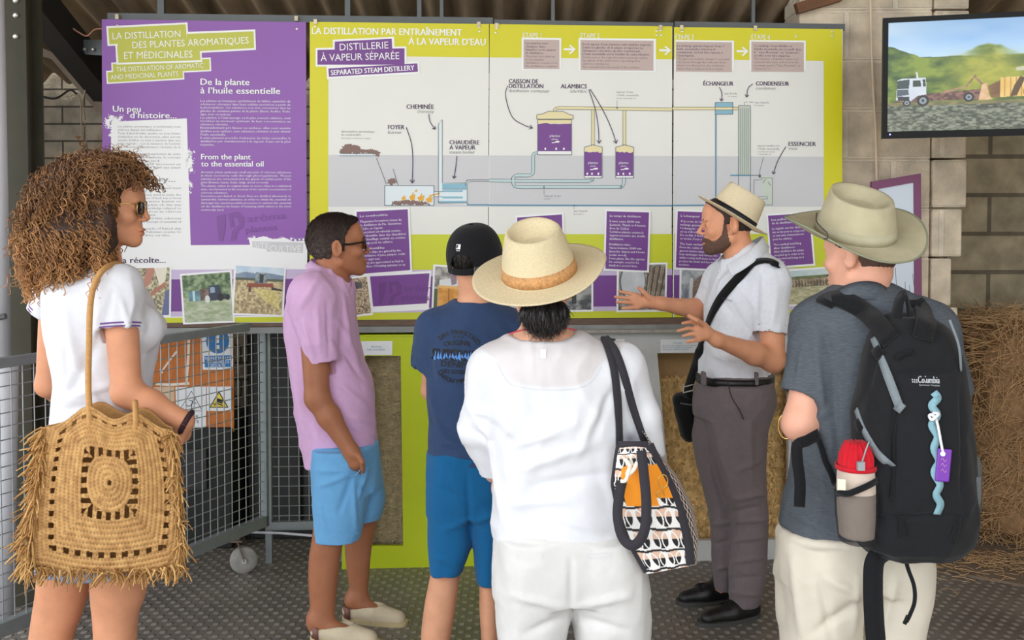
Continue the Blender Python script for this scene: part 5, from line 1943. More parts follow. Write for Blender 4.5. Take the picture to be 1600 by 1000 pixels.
def drape(V, Fc, amp=.006, f=(9, 9, 4), seed=0, fine=.0015, creases=(), Y=None, tilt=0.0):
    """cloth relief: long soft folds, small crumples, and single measured creases (x0, y0, x1, y1, width, depth)"""
    N = normals(V, Fc)
    Q = V.copy()
    Q[:, 0] = V[:, 0] + tilt * V[:, 2]
    Q = Q * np.array(f)
    w = fbm(V, 5, seed + 3, 2)
    Q = Q + w[:, None] * 1.2
    r = 1 - np.abs(2 * fbm(Q, 1.0, seed, 2) - 1) * 2
    amp = amp * 1.7
    k = amp * (r - .3) + fine * (fbm(V, 45, seed + 9, 2) - .5) * 2
    for cr in creases:
        x0, y0, x1, y1, wd, dp = cr
        a, b = np.array(W(x0, y0, Y)), np.array(W(x1, y1, Y))
        # measured as seen: compare in the x-z plane scaled by depth
        sc = Y / V[:, 1]
        px, pz = V[:, 0] * sc, (V[:, 2] - CAMH) * sc + CAMH
        ba = b - a
        L2 = ba[0] ** 2 + ba[2] ** 2
        t = ((px - a[0]) * ba[0] + (pz - a[2]) * ba[2]) / L2
        tc = np.clip(t, 0, 1)
        d = np.hypot(px - a[0] - ba[0] * tc, pz - a[2] - ba[2] * tc)
        m = (N[:, 1] < .2)
        k = k + m * dp * 1.5 * np.exp(-(d / wd) ** 2) * np.sin(PI * np.clip(t * .8 + .1, 0, 1))
    return V + N * k[:, None]

def frame_of(f, pitch=0.0, roll=0.0):
    """columns right, forward, up for a horizontal facing f"""
    f = Vector((f[0], f[1], 0)).normalized()
    p = math.radians(pitch)
    fw = f * math.cos(p) + Vector((0, 0, math.sin(p)))
    rt = Vector((f.y, -f.x, 0))
    up = rt.cross(fw)
    r = math.radians(roll)
    rt2 = rt * math.cos(r) + up * math.sin(r)
    up2 = up * math.cos(r) - rt * math.sin(r)
    return np.array([[rt2[i], fw[i], up2[i]] for i in range(3)])

class Head:
    def __init__(s, c, f, pitch=0, roll=0, sc=1.0):
        s.c, s.R, s.s = np.array(c, float), frame_of(f, pitch, roll), sc
    def w(s, *q):
        return s.c + s.R @ (np.array(q, float) * s.s)
    def loc(s, V):
        return (np.asarray(V) - s.c) @ s.R / s.s
    def ell(s, c, r, tilt=None):
        return ellipsoid(s.w(*c), np.array(r) * s.s, s.R if tilt is None else s.R @ np.array(tilt))
    def cone(s, a, b, ra, rb):
        return cone(s.w(*a), s.w(*b), ra * s.s, rb * s.s)
    def skull(s):
        return [(s.ell((0, -.012, .03), (.075, .100, .088)), 0), (s.ell((0, .032, -.03), (.060, .062, .086)), .03)]
    def face(s, male=True, nose=1.0, open_=0.0):
        j = .022 if male else .018
        P = s.skull()
        for sx in (-1, 1):
            P += [(s.cone((sx * .052, -.004, -.06), (sx * .014, .072, -.098), j, j * .8), .026)]
            P += [(s.ell((sx * .043, .066, -.026), (.022, .022, .02)), .022)]
        P += [(s.ell((0, .080, -.098), (.02, .018, .018)), .02)]
        P += [(s.cone((-.03, .084, .019), (.03, .084, .019), .0125, .0125), .016)]
        P += [(s.ell((0, .073, -.064), (.030, .024, .028)), .02)]
        P += [(s.ell((0, .072, .05), (.052, .026, .04)), .03)]
        for sx in (-1, 1):
            P += [(s.ell((sx * .031, .103, .0), (.017, .016, .010)), .012, 's')]
        P += [(s.cone((0, .092, .016), (0, .090 + .026 * nose, -.028), .0075, .0092), .008)]
        for sx in (-1, 1):
            P += [(s.ell((sx * .0125, .105, -.034), (.0075, .011, .007)), .005)]
            P += [(s.ell((sx * .031, .081, .0), (.013, .013, .0125)), .002)]
            P += [(s.cone((sx * .018, .0925, .005), (sx * .044, .083, .004), .0035, .003), .004)]
        P += [(s.ell((0, .098, -.0655), (.022, .011, .0058)), .004), (s.ell((0, .096, -.0775), (.019, .011, .0065)), .004)]
        P += [(s.ell((0, .111, -.0715), (.024, .012, .0018 + open_)), .0015, 's')]
        P += s.ears()
        return P
    def ears(s):
        P = []
        for sx in (-1, 1):
            a = .45 * sx
            T = [[math.cos(a), math.sin(a), 0], [-math.sin(a), math.cos(a), 0], [0, 0, 1]]
            P += [(s.ell((sx * .083, -.018, -.004), (.008, .021, .034), T), .008)]
            P += [(s.ell((sx * .093, -.012, -.001), (.007, .012, .022), T), .004, 's')]
            P += [(s.ell((sx * .076, -.006, -.033), (.006, .009, .011), T), .006)]
        return P
    def plain(s):
        """head seen from behind, with a simple face"""
        return s.face(True)

def mask_lips(hd, V):
    q = hd.loc(V)
    return np.exp(-((q[:, 0] / .021) ** 2 + ((q[:, 2] + .0715) / .010) ** 2) ** 2) * (q[:, 1] > .07)

def hairline(hd, ys, hs, side=.0):
    """region above a line given over the head's depth axis"""
    def f(X, Y, Z):
        px, py, pz = X - hd.c[0], Y - hd.c[1], Z - hd.c[2]
        ly = (px * hd.R[0, 1] + py * hd.R[1, 1] + pz * hd.R[2, 1]) / hd.s
        lz = (px * hd.R[0, 2] + py * hd.R[1, 2] + pz * hd.R[2, 2]) / hd.s
        return (np.interp(ly, ys, hs) - lz) * hd.s
    return func(f)

def finger(pts, r0, r1):
    """one finger: bent chain of tapering bones"""
    out = []
    n = len(pts) - 1
    for i in range(n):
        a, b = r0 + (r1 - r0) * i / n, r0 + (r1 - r0) * (i + 1) / n
        out.append((cone(pts[i], pts[i + 1], a, b), .002))
    return out

SKIN = {}
def skin(name, rgb):
    return mat('skin_' + name, rgb, .5, noise=.10, nscale=22, bump=.12, bscale=260, attr=True, sss=.06, spec=.35)

def srgb(c):
    c = np.array(c, float) / 255
    return np.where(c <= 0.04045, c / 12.92, ((c + 0.055) / 1.055) ** 2.4)

def body_mesh(prims, root, rgb, hd, h=.006, fz=(), fx=(), fy=(), name='body', lip=(.80, .55, .52), extra=None):
    V, Fc = surface(Field(prims, h, fz, fx, fy))
    V = relax(V, Fc, 1, .35)
    c = np.ones((len(V), 3)) * srgb(rgb)
    m = mask_lips(hd, V)[:, None]
    c = c * (1 - m) + c * np.array(lip) * m
    if extra:
        c = extra(V, c)
    return obj(name, V, Fc, skin(root.name, rgb), root, True, col=c)

def cloth(name, prims, root, m, h=.006, post=None, it=1, label=None, **kw):
    V, Fc = surface(Field(prims, h))
    V = relax(V, Fc, it, .4)
    if post:
        V = post(V, Fc)
    V = drape(V, Fc, **kw) if kw else V
    return obj(name, V, Fc, m, root, True, label=label)

def fabric(name, rgb, weave=900, bump=.25, rough=.85, noise=.05, sheen=.1, nscale=60):
    return mat(name, rgb, rough, noise=noise, nscale=nscale, bump=bump, bscale=weave, sheen=sheen, spec=.2)

def shoe_prims(heel, toe, w=.045, h=.06, ank=.09):
    heel, toe = Vector(heel), Vector(toe)
    d = (toe - heel)
    a, b = heel + d * .12, heel + d * .85
    up = Vector((0, 0, 1))
    P = [(cone(a + up * (w * .8), heel + d * .45 + up * w * .75, w * .82, w * .9), 0),
         (cone(heel + d * .45 + up * w * .7, b + up * w * .55, w * .9, w * .62), .03),
         (cone(a + d * .06 + up * h, a + d * .06 + up * ank, w * .8, w * .78), .03)]
    return P + [(plane((0, 0, .004), (0, 0, -1)), .004, 'i')]

def tie(pts, n=6):
    return spline(pts, n)

# ------------------------------------------------------------------ hats
def hat_mesh(hd, a, b, hc, wd, zc=.03, rim=.03, dent=.028, side_up=.02, front_dn=.0, back_dn=.0, taper=.86, pinch=.0, yaw=0.0, pitch=0.0, top_back=0.0, fold=()):
    """a brimmed hat in the head's frame: a, b half width and half length at the band, hc crown height, wd brim width"""
    n = 112
    V, kinds = [], []
    prof = []
    for i in range(13):
        prof.append(('b', 1 - i / 12))
    for i in range(1, 13):
        prof.append(('c', i / 12))
    for i in range(1, 11):
        prof.append(('t', i / 10))
    cp, sp = math.cos(math.radians(pitch)), math.sin(math.radians(pitch))
    for kd, t in prof:
        for k in range(n):
            th = 2 * PI * k / n
            cx, cy = math.sin(th), math.cos(th)
            if kd == 'b':
                ww = wd * (1 + .05 * cy)
                x, y = cx * (a + ww * t), cy * (b + ww * t)
                z = side_up * (abs(cx) ** 2.5) * t ** 1.6 - front_dn * max(cy, 0) ** 2 * t ** 1.4 - back_dn * max(-cy, 0) ** 2 * t ** 1.4
                for (fth, fw, fa) in fold:
                    dth = (th - fth + PI) % (2 * PI) - PI
                    z += fa * math.exp(-(dth / fw) ** 2) * t ** 1.5
            elif kd == 'c':
                r = 1 - (1 - taper) * t ** 1.3
                pf = 1 - pinch * max(cy, 0) ** 1.5 * t * (abs(cx) ** 1.0) * 2
                x, y = cx * a * r * pf, cy * b * r
                hh = hc * (1 + top_back * -cy)
                z = hh * (t - .06 * t ** 4)
            else:
                r = taper * (1 - t) ** .9
                x, y = cx * a * r, cy * b * r
                hh = hc * (1 + top_back * -cy * (1 - t)) * .94
                e = min(1, t / .55)
                ss = e * e * (3 - 2 * e)
                z = hh + rim * .25 * math.sin(PI * min(1, t * 2.2)) * (t < .45) - dent * ss
            y2, z2 = y * cp - z * sp, y * sp + z * cp
            V.append(hd.w(x, y2, z2 + zc))
    V = np.array(V)
    m = len(prof)
    i, k = np.meshgrid(np.arange(m - 1), np.arange(n), indexing='ij')
    k2 = (k + 1) % n
    Fc = np.stack([(i * n + k).ravel(), ((i + 1) * n + k).ravel(), ((i + 1) * n + k2).ravel(), (i * n + k2).ravel()], 1)
    return V, Fc

def band_mesh(hd, a, b, hc, zc, h0, h1, taper, pitch=0.0, pinch=0.0, grow_=.003):
    n = 96
    V = []
    cp, sp = math.cos(math.radians(pitch)), math.sin(math.radians(pitch))
    for j, (t, g) in enumerate(((h0, 0), (h0, grow_), (h1, grow_), (h1, 0))):
        for k in range(n):
            th = 2 * PI * k / n
            cx, cy = math.sin(th), math.cos(th)
            r = 1 - (1 - taper) * t ** 1.3
            x, y, z = cx * (a * r + g), cy * (b * r + g), hc * t
            y2, z2 = y * cp - z * sp, y * sp + z * cp
            V.append(hd.w(x, y2, z2 + zc))
    i, k = np.meshgrid(np.arange(3), np.arange(n), indexing='ij')
    k2 = (k + 1) % n
    return np.array(V), np.stack([(i * n + k).ravel(), (i * n + k2).ravel(), ((i + 1) * n + k2).ravel(), ((i + 1) * n + k).ravel()], 1)

def tufts(V, N, sel, n, seed, ln=(.01, .02), r=.0008, flow=None, segs=3, lift=.3, curl=0.0):
    """short hairs lying on a surface"""
    rn = np.random.default_rng(seed)
    m = MB()
    for _ in range(n):
        i = int(rn.choice(sel))
        p, nn = Vector(V[i]), Vector(N[i])
        d = Vector(flow(V[i], rn)) if flow else Vector((0, 0, -1))
        d = (d - nn * d.dot(nn))
        if d.length < 1e-4: continue
        d = (d.normalized() + nn * lift * rn.uniform(.4, 1.3)).normalized()
        s_ = d.cross(nn).normalized()
        L_ = rn.uniform(*ln)
        pts, rr = [], []
        for k in range(segs + 1):
            t = k / segs
            pts.append(p + d * (L_ * t) - nn * (L_ * lift * .8 * t * t) + s_ * math.sin(t * 4 + i) * curl)
            rr.append(r * (1 - .75 * t))
        m.tube(pts, rr, 3, False)
    return m
# ================================================================== the six people
def base_of(Y, px):
    return Vector((W(px, 335, Y).x, Y, 0))

def flap(root, m, upper, lower, name='collar'):
    u, l = spline(upper, 6), spline(lower, 6)
    V, Fs = [], []
    for a, b in zip(u, l):
        V += [a, a.lerp(b, .12) + Vector((0, 0, .006)), a.lerp(b, .5) + (b - a).cross(Vector((0, 0, 0))), b]
    for i in range(len(u) - 1):
        for j in range(3):
            Fs.append((4 * i + j, 4 * i + 4 + j, 4 * i + 5 + j, 4 * i + 1 + j))
    return solidify(obj(name, V, Fs, m, root, True), .003)

# ------------------------------------------------------------------ guide in the white polo shirt
def guide():
    Y = 4.2
    t = thing('person', 'bearded man in white polo shirt, grey trousers and straw fedora gesturing at the panels', 'person', base_of(Y, 1150), 'people at the panels')
    hd = Head(W(1137, 350, Y), (-1, .10), -3, 0, 1.0)
    w = W
    sL, sR = w(1203, 436, 4.06), w(1128, 436, 4.36)
    eL, wL = w(1208, 563, 3.98), w(1121, 531, 3.86)
    eR, wR = w(1112, 488, 4.42), w(1032, 474, 4.28)
    tors = [(415, 1132, 1200, .10), (435, 1116, 1216, .15), (455, 1110, 1219, .17), (480, 1104, 1218, .165), (510, 1103, 1212, .155), (540, 1099, 1205, .15), (565, 1094, 1203, .15), (600, 1094, 1204, .15)]
    legN = [(600, 1108, 1203, .13), (626, 1104, 1208, .13), (674, 1106, 1198, .11), (736, 1120, 1196, .095), (806, 1143, 1199, .08), (860, 1141, 1197, .075), (905, 1138, 1194, .07), (944, 1139, 1184, .06)]
    legF = [(600, 1093, 1185, .13), (648, 1084, 1178, .125), (736, 1091, 1160, .095), (780, 1103, 1158, .085), (868, 1112, 1150, .075), (920, 1116, 1140, .06)]
    P = hd.face(True, 1.05)
    P += [(cone(hd.w(0, -.028, -.05), w(1158, 404, Y), .058, .057), .02), (cone(w(1158, 404, Y), w(1166, 440, Y), .058, .075), .03)]
    P += [(loft(rows_at(Y, tors, grow_=.86)), .04), (loft(rows_at(4.14, legN, grow_=.78)), .02), (loft(rows_at(4.28, legF, grow_=.78)), .02)]
    P += [(cone(sL, eL, .052, .047), .03), (cone(sR, eR, .052, .046), .03)]
    for (e, wr) in ((eL, wL), (eR, wR)):
        m = e.lerp(wr, .35)
        P += [(cone(e, m, .043, .044), .02), (cone(m, wr, .044, .027), .02)]
    # left hand (nearer), back of the hand seen
    def hand(wr, palm, fing, thumb, yk, r=.0088, pr=.024):
        Q = [(cone(wr, palm, .026, pr), .02)]
        for kn, mid, tip, yo in fing:
            a, b, c = w(*kn, yk), w(*mid, yk + yo * .5), w(*tip, yk + yo)
            Q += [(cone(palm, a, pr * .75, .0125), .010)]
            Q += finger([a, b, c], r * 1.08, r * .8)
        a, b, c = (w(*q) for q in thumb)
        Q += [(cone(wr.lerp(palm, .4), a, .019, .014), .012)] + finger([a, b, c], .0125, .0088)
        return Q
    P += hand(wL, w(1105, 522, 3.85), [((1092, 508), (1080, 503), (1067, 505), -.02), ((1089, 515), (1075, 513), (1060, 517), -.01), ((1089, 522), (1078, 522), (1068, 525), .01), ((1092, 530), (1083, 532), (1074, 534), .03)],
              [(1100, 508, 3.83), (1088, 500, 3.80), (1077, 494, 3.80)], 3.84)
    P += hand(wR, w(1010, 472, 4.27), [((993, 461), (980, 457.5), (967, 455.5), 0), ((990, 467), (975, 465), (961, 464), 0), ((991, 473), (977, 472.5), (964, 472), 0), ((995, 480), (984, 481), (973, 482), 0)],
              [(1014, 465, 4.25), (1006, 457, 4.24), (999, 450, 4.24)], 4.26, r=.0082)
    for hl, to in ((w(1178, 955, 4.14), w(1100, 955, 4.06)), (w(1133, 930, 4.30), w(1070, 930, 4.30))):
        hl.z = to.z = .02
        P += [(cone(hl.lerp(to, .15) + Vector((0, 0, .03)), to.lerp(hl, .35) + Vector((0, 0, .01)), .026, .018), .02)]
    hh = Head(hd.w(0, -.018, 0), (-1, .10), 32, 0, 1.0)
    P += [(plane(hh.w(0, 0, .052), hh.R[:, 2]), .004, 'i')]
    zf = hd.c[2]
    body_mesh(P, t, (226, 160, 124), hd, .006, fz=((zf - .13, zf + .1, .0026), (wL.z - .05, wL.z + .12, .004)), fx=((hd.c[0] - .13, hd.c[0] + .1, .003), (w(958, 0, 4.25).x, w(1125, 0, 4.25).x, .0038)), fy=((hd.c[1] - .1, hd.c[1] + .1, .004),))
    # beard, brows, hair under the hat
    hf = [(p, k, *o) for p, k, *o in hd.face(True, 1.05)[:-6]]
    def region(pos, neg=()):
        def f(X, Yy, Z):
            d = 1.0
            for p in pos: d = np.minimum(d, p.f(X, Yy, Z))
            for p in neg: d = np.maximum(d, -p.f(X, Yy, Z))
            return d
        return func(f)
    fd = Field(hf, .0028)
    fd.phi = fd.phi - .0022
    def bf(X, Yy, Z):
        px, py, pz = X - hd.c[0], Yy - hd.c[1], Z - hd.c[2]
        lx, ly, lz = (px * hd.R[0, i_] + py * hd.R[1, i_] + pz * hd.R[2, i_] for i_ in range(3))
        up_ = np.interp(ly, [-.02, .004, .012, .024, .032, .045, .062, .078, .09, .13], [-.09, -.07, .0, .01, -.04, -.055, -.067, -.060, -.053, -.053])
        up_ = up_ + .004 * np.sin(ly * 900 + 3 * np.sin(lz * 700)) + .003 * np.sin(ly * 2100 + lz * 1500)
        dd = np.maximum(lz - up_, -(ly + .004))
        lp = np.sqrt((lx / .021) ** 2 + ((lz + .073) / .0085) ** 2)
        return np.maximum(dd, np.where(ly > .08, (1 - lp) * .008, -1))
    fd.add(func(bf), .002, 'i')
    V, Fc = surface(fd)
    N = normals(V, Fc)
    V = V + N * ((fbm(V, 220, 3, 2) - .5) * .004)[:, None]
    MH = mat('brown_beard', (104, 76, 62), .8, noise=.35, nscale=160, bump=.6, bscale=500)
    b = obj('beard', V, Fc, MH, t, True)
    fd = Field(hf, .004)
    fd.phi = fd.phi - .006
    fd.add(hairline(hd, [-.13, -.09, -.05, -.035, -.034, -.002, 0, .022, .024, .06, .08], [-.07, -.065, -.05, -.03, .022, .03, .0, .0, .04, .07, .09]), .002, 'i')
    V, Fc = surface(fd)
    N = normals(V, Fc)
    V = V + N * ((fbm(V, 160, 5, 2) - .5) * .004)[:, None]
    obj('hair', V, Fc, mat('short_dark_hair', (58, 42, 36), .6, noise=.4, nscale=200, bump=.6, bscale=400), t, True)
    for sx in (-1, 1):
        MB().tube([hd.w(sx * .016, .098, .019), hd.w(sx * .032, .098, .024), hd.w(sx * .048, .086, .018)], [.004, .0042, .002], 6).build('eyebrow', MH, t, True)
        q = MB().lathe([(0, .0), (.0055, -.0008), (0.0056, -.0018), (0, -.002)], hd.w(sx * .031, .0945, -.001), 12, Matrix([list(r) for r in hd.R]) @ Matrix.Rotation(-PI / 2, 3, 'X'))
        q.build('iris', mat('dark_iris', (40, 28, 22), .2), t)
    # polo shirt
    M = fabric('white_polo', (232, 236, 244), 700, .3)
    sv = (sL + Vector((0, 0, -.01)), w(1203, 522, 4.01))
    sv2 = (sR, w(1104, 486, 4.42))
    Q = [(loft(rows_at(Y, tors)), 0), (cone(w(1168, 414, Y), sL, .085, .075), .05), (cone(w(1160, 412, Y), sR, .08, .07), .05),
         (capcone(sv[0], sv[1], .074, .068), .035), (capcone(sv2[0], sv2[1], .07, .066), .03)]
    Q += [(capcone(sv[0].lerp(sv[1], .5), sv[1] + (sv[1] - sv[0]) * .2, .061, .061), .002, 's'), (ellipsoid(w(1152, 398, Y), (.068, .066, .075)), .006, 's'), (plane(w(1148, 590, Y), (0, 0, -1)), .003, 'i')]
    cr = [(1190, 560, 1140, 470, .012, -.006), (1200, 545, 1120, 520, .012, .007), (1195, 570, 1110, 556, .010, .006), (1150, 500, 1185, 545, .012, .006), (1130, 470, 1160, 520, .012, -.006), (1185, 430, 1180, 500, .012, -.007), (1180, 480, 1150, 440, .01, .004), (1100, 540, 1150, 575, .01, .005), (1215, 450, 1205, 515, .012, .005)]
    cloth('polo_shirt', Q, t, M, .0055, amp=.005, f=(8, 8, 5), seed=4, fine=.0012, creases=cr, Y=4.08)
    # collar, placket, buttons, chest print
    flap(t, M, [w(1135, 415, 4.07), w(1150, 406, 4.08), w(1166, 396, 4.09), w(1180, 384, 4.11), w(1190, 373, 4.18), w(1188, 370, 4.27), w(1165, 382, 4.31), w(1140, 394, 4.29), w(1129, 400, 4.23)],
         [w(1144, 431, 4.03), w(1160, 422, 4.035), w(1176, 411, 4.04), w(1191, 399, 4.075), w(1201, 389, 4.17), w(1198, 386, 4.30), w(1165, 396, 4.35), w(1130, 404, 4.32), w(1116, 410, 4.20)])
    for px, py in ((1120, 439), (1124, 424)):
        MB().lathe([(0, 0), (.005, 0), (.004, .002), (0, .002)], w(px, py, 4.055), 10, Matrix.Rotation(PI / 2, 3, 'X')).build('button', mat('pearl_button', (226, 226, 226), .3), t)
    Draw(Plane(w(1140, 470, 4.03), Vector((1, .1, 0)))).text('ENTRAÎNE !', 1128, 467, 3.2, 1145, rot=.33, bold=.01).build('chest_lettering', mat('navy_print', (40, 48, 78), .7), .0, t)
    # trousers with belt
    MT = fabric('grey_trousers', (120, 109, 112), 800, .25, noise=.08)
    Q = [(loft(rows_at(Y, [(582, 1091, 1205, .158), (600, 1090, 1206, .16), (626, 1085, 1209, .16), (650, 1086, 1200, .15)])), 0), (loft(rows_at(4.14, legN)), .02), (loft(rows_at(4.28, legF)), .02)]
    cr = [(1150, 780, 1198, 770, .012, .007), (1145, 800, 1195, 790, .010, -.006), (1150, 815, 1198, 812, .010, .006), (1142, 845, 1195, 838, .009, .005), (1140, 880, 1192, 870, .009, .006), (1138, 905, 1190, 900, .008, -.005), (1110, 650, 1150, 780, .015, .006), (1170, 640, 1175, 760, .014, .005), (1105, 700, 1130, 790, .012, -.006), (1150, 735, 1190, 720, .012, .005), (1115, 820, 1145, 815, .01, .006), (1116, 850, 1140, 846, .01, -.006), (1118, 890, 1138, 886, .008, .006), (1138, 925, 1186, 930, .008, .006)]
    tr = cloth('trousers', Q, t, MT, .006, amp=.004, f=(7, 7, 4), seed=9, fine=.001, creases=cr, Y=4.1)
    m = MB().tube(spline([w(1137, 597, 4.005), w(1143, 620, 3.99), w(1155, 640, 4.0), w(1162, 655, 4.01)]), .0022, 6)
    m.build('pocket_seam', mat('dark_seam', (56, 50, 54), .9), tr, True)
    MB().lathe([(0, 0), (.007, 0), (.006, .003), (0, .003)], w(1201, 628, 4.07), 10, Matrix.Rotation(PI / 2, 3, 'X')).build('pocket_button', mat('dark_button', (40, 36, 40), .4), tr)
    MBt = mat('black_leather', (24, 24, 26), .35, bump=.2, bscale=300)
    n = 60
    rw = rows_at(Y, [(588, 1090, 1206, .163)])[0]
    V = []
    for zz, g in ((-.016, .0), (-.016, .004), (.016, .004), (.016, .0)):
        for k in range(n):
            a = 2 * PI * k / n
            e = 2 / 2.3
            V.append((rw[1] + (rw[3] + g) * math.copysign(abs(math.cos(a)) ** e, math.cos(a)), rw[2] + (rw[4] + g) * math.copysign(abs(math.sin(a)) ** e, math.sin(a)), rw[0] + zz - .006))
    i, k = np.meshgrid(np.arange(3), np.arange(n), indexing='ij')
    k2 = (k + 1) % n
    obj('belt', V, np.stack([(i * n + k).ravel(), (i * n + k2).ravel(), ((i + 1) * n + k2).ravel(), ((i + 1) * n + k).ravel()], 1), MBt, t, True)
    for px in (1099, 1180):
        p = w(px, 588, 4.06)
        MB().box((p.x - .006, p.y - .03, p.z - .03), (p.x + .006, p.y + .02, p.z + .018)).build('belt_loop', MT, t)
    # shoes
    for hl, to in ((Vector((w(1184, 970, 4.16).x, 4.16, 0)), Vector((w(1092, 985, 4.05).x, 4.05, 0))), (Vector((w(1140, 940, 4.33).x, 4.33, 0)), Vector((w(1058, 935, 4.28).x, 4.28, 0)))):
        s_ = cloth('shoe', shoe_prims(hl, to, .047, .05, .10), t, MBt, .005)
        d = to - hl
        sd = d.cross(Vector((0, 0, 1))).normalized()
        V, n = [], 28
        for zz in (.0, .018):
            for k in range(n):
                a = 2 * PI * k / n
                u = .5 - .5 * math.cos(a)
                wd = .046 * (abs(math.sin(a)) ** .6) * (1.0 + .08 * math.sin(PI * u)) * math.copysign(1, math.sin(a))
                p = hl + d * (u * 1.02 - .01) + sd * wd
                V.append((p.x, p.y, zz))
        obj('sole', V, [tuple(reversed(range(n))), tuple(range(n, 2 * n))] + [(k, (k + 1) % n, n + (k + 1) % n, n + k) for k in range(n)], mat('dark_grey_sole', (70, 70, 70), .7), s_)
        p0 = hl.lerp(to, .55) + Vector((0, 0, .078))
        MB().ribbon([p0 - sd * .035 + Vector((0, 0, -.018)), p0 + Vector((0, 0, .004)), p0 + sd * .035 + Vector((0, 0, -.018))], .03, .004, Vector((0, 0, 1))).build('strap', MBt, s_)
    # fedora
    MS = mat('woven_straw', (238, 222, 186), .75, noise=.10, nscale=90, stretch=(1, 1, 5), bump=.5, bscale=260)
    kw = dict(zc=.026, pitch=35)
    hh = Head(hd.w(0, -.018, 0), (-1, .10), -3, 0, 1.0)
    V, Fc = hat_mesh(hh, .083, .102, .128, .058, rim=.02, dent=.03, side_up=.008, front_dn=-.004, back_dn=-.016, taper=.80, pinch=.16, **kw)
    h_ = solidify(obj('straw_fedora', V, Fc, MS, t, True), .0025)
    V, Fc = band_mesh(hh, .083, .102, .128, .026, .01, .24, .80, 35)
    obj('hat_band', V, Fc, mat('black_ribbon', (26, 27, 34), .6), h_, True)
    return t

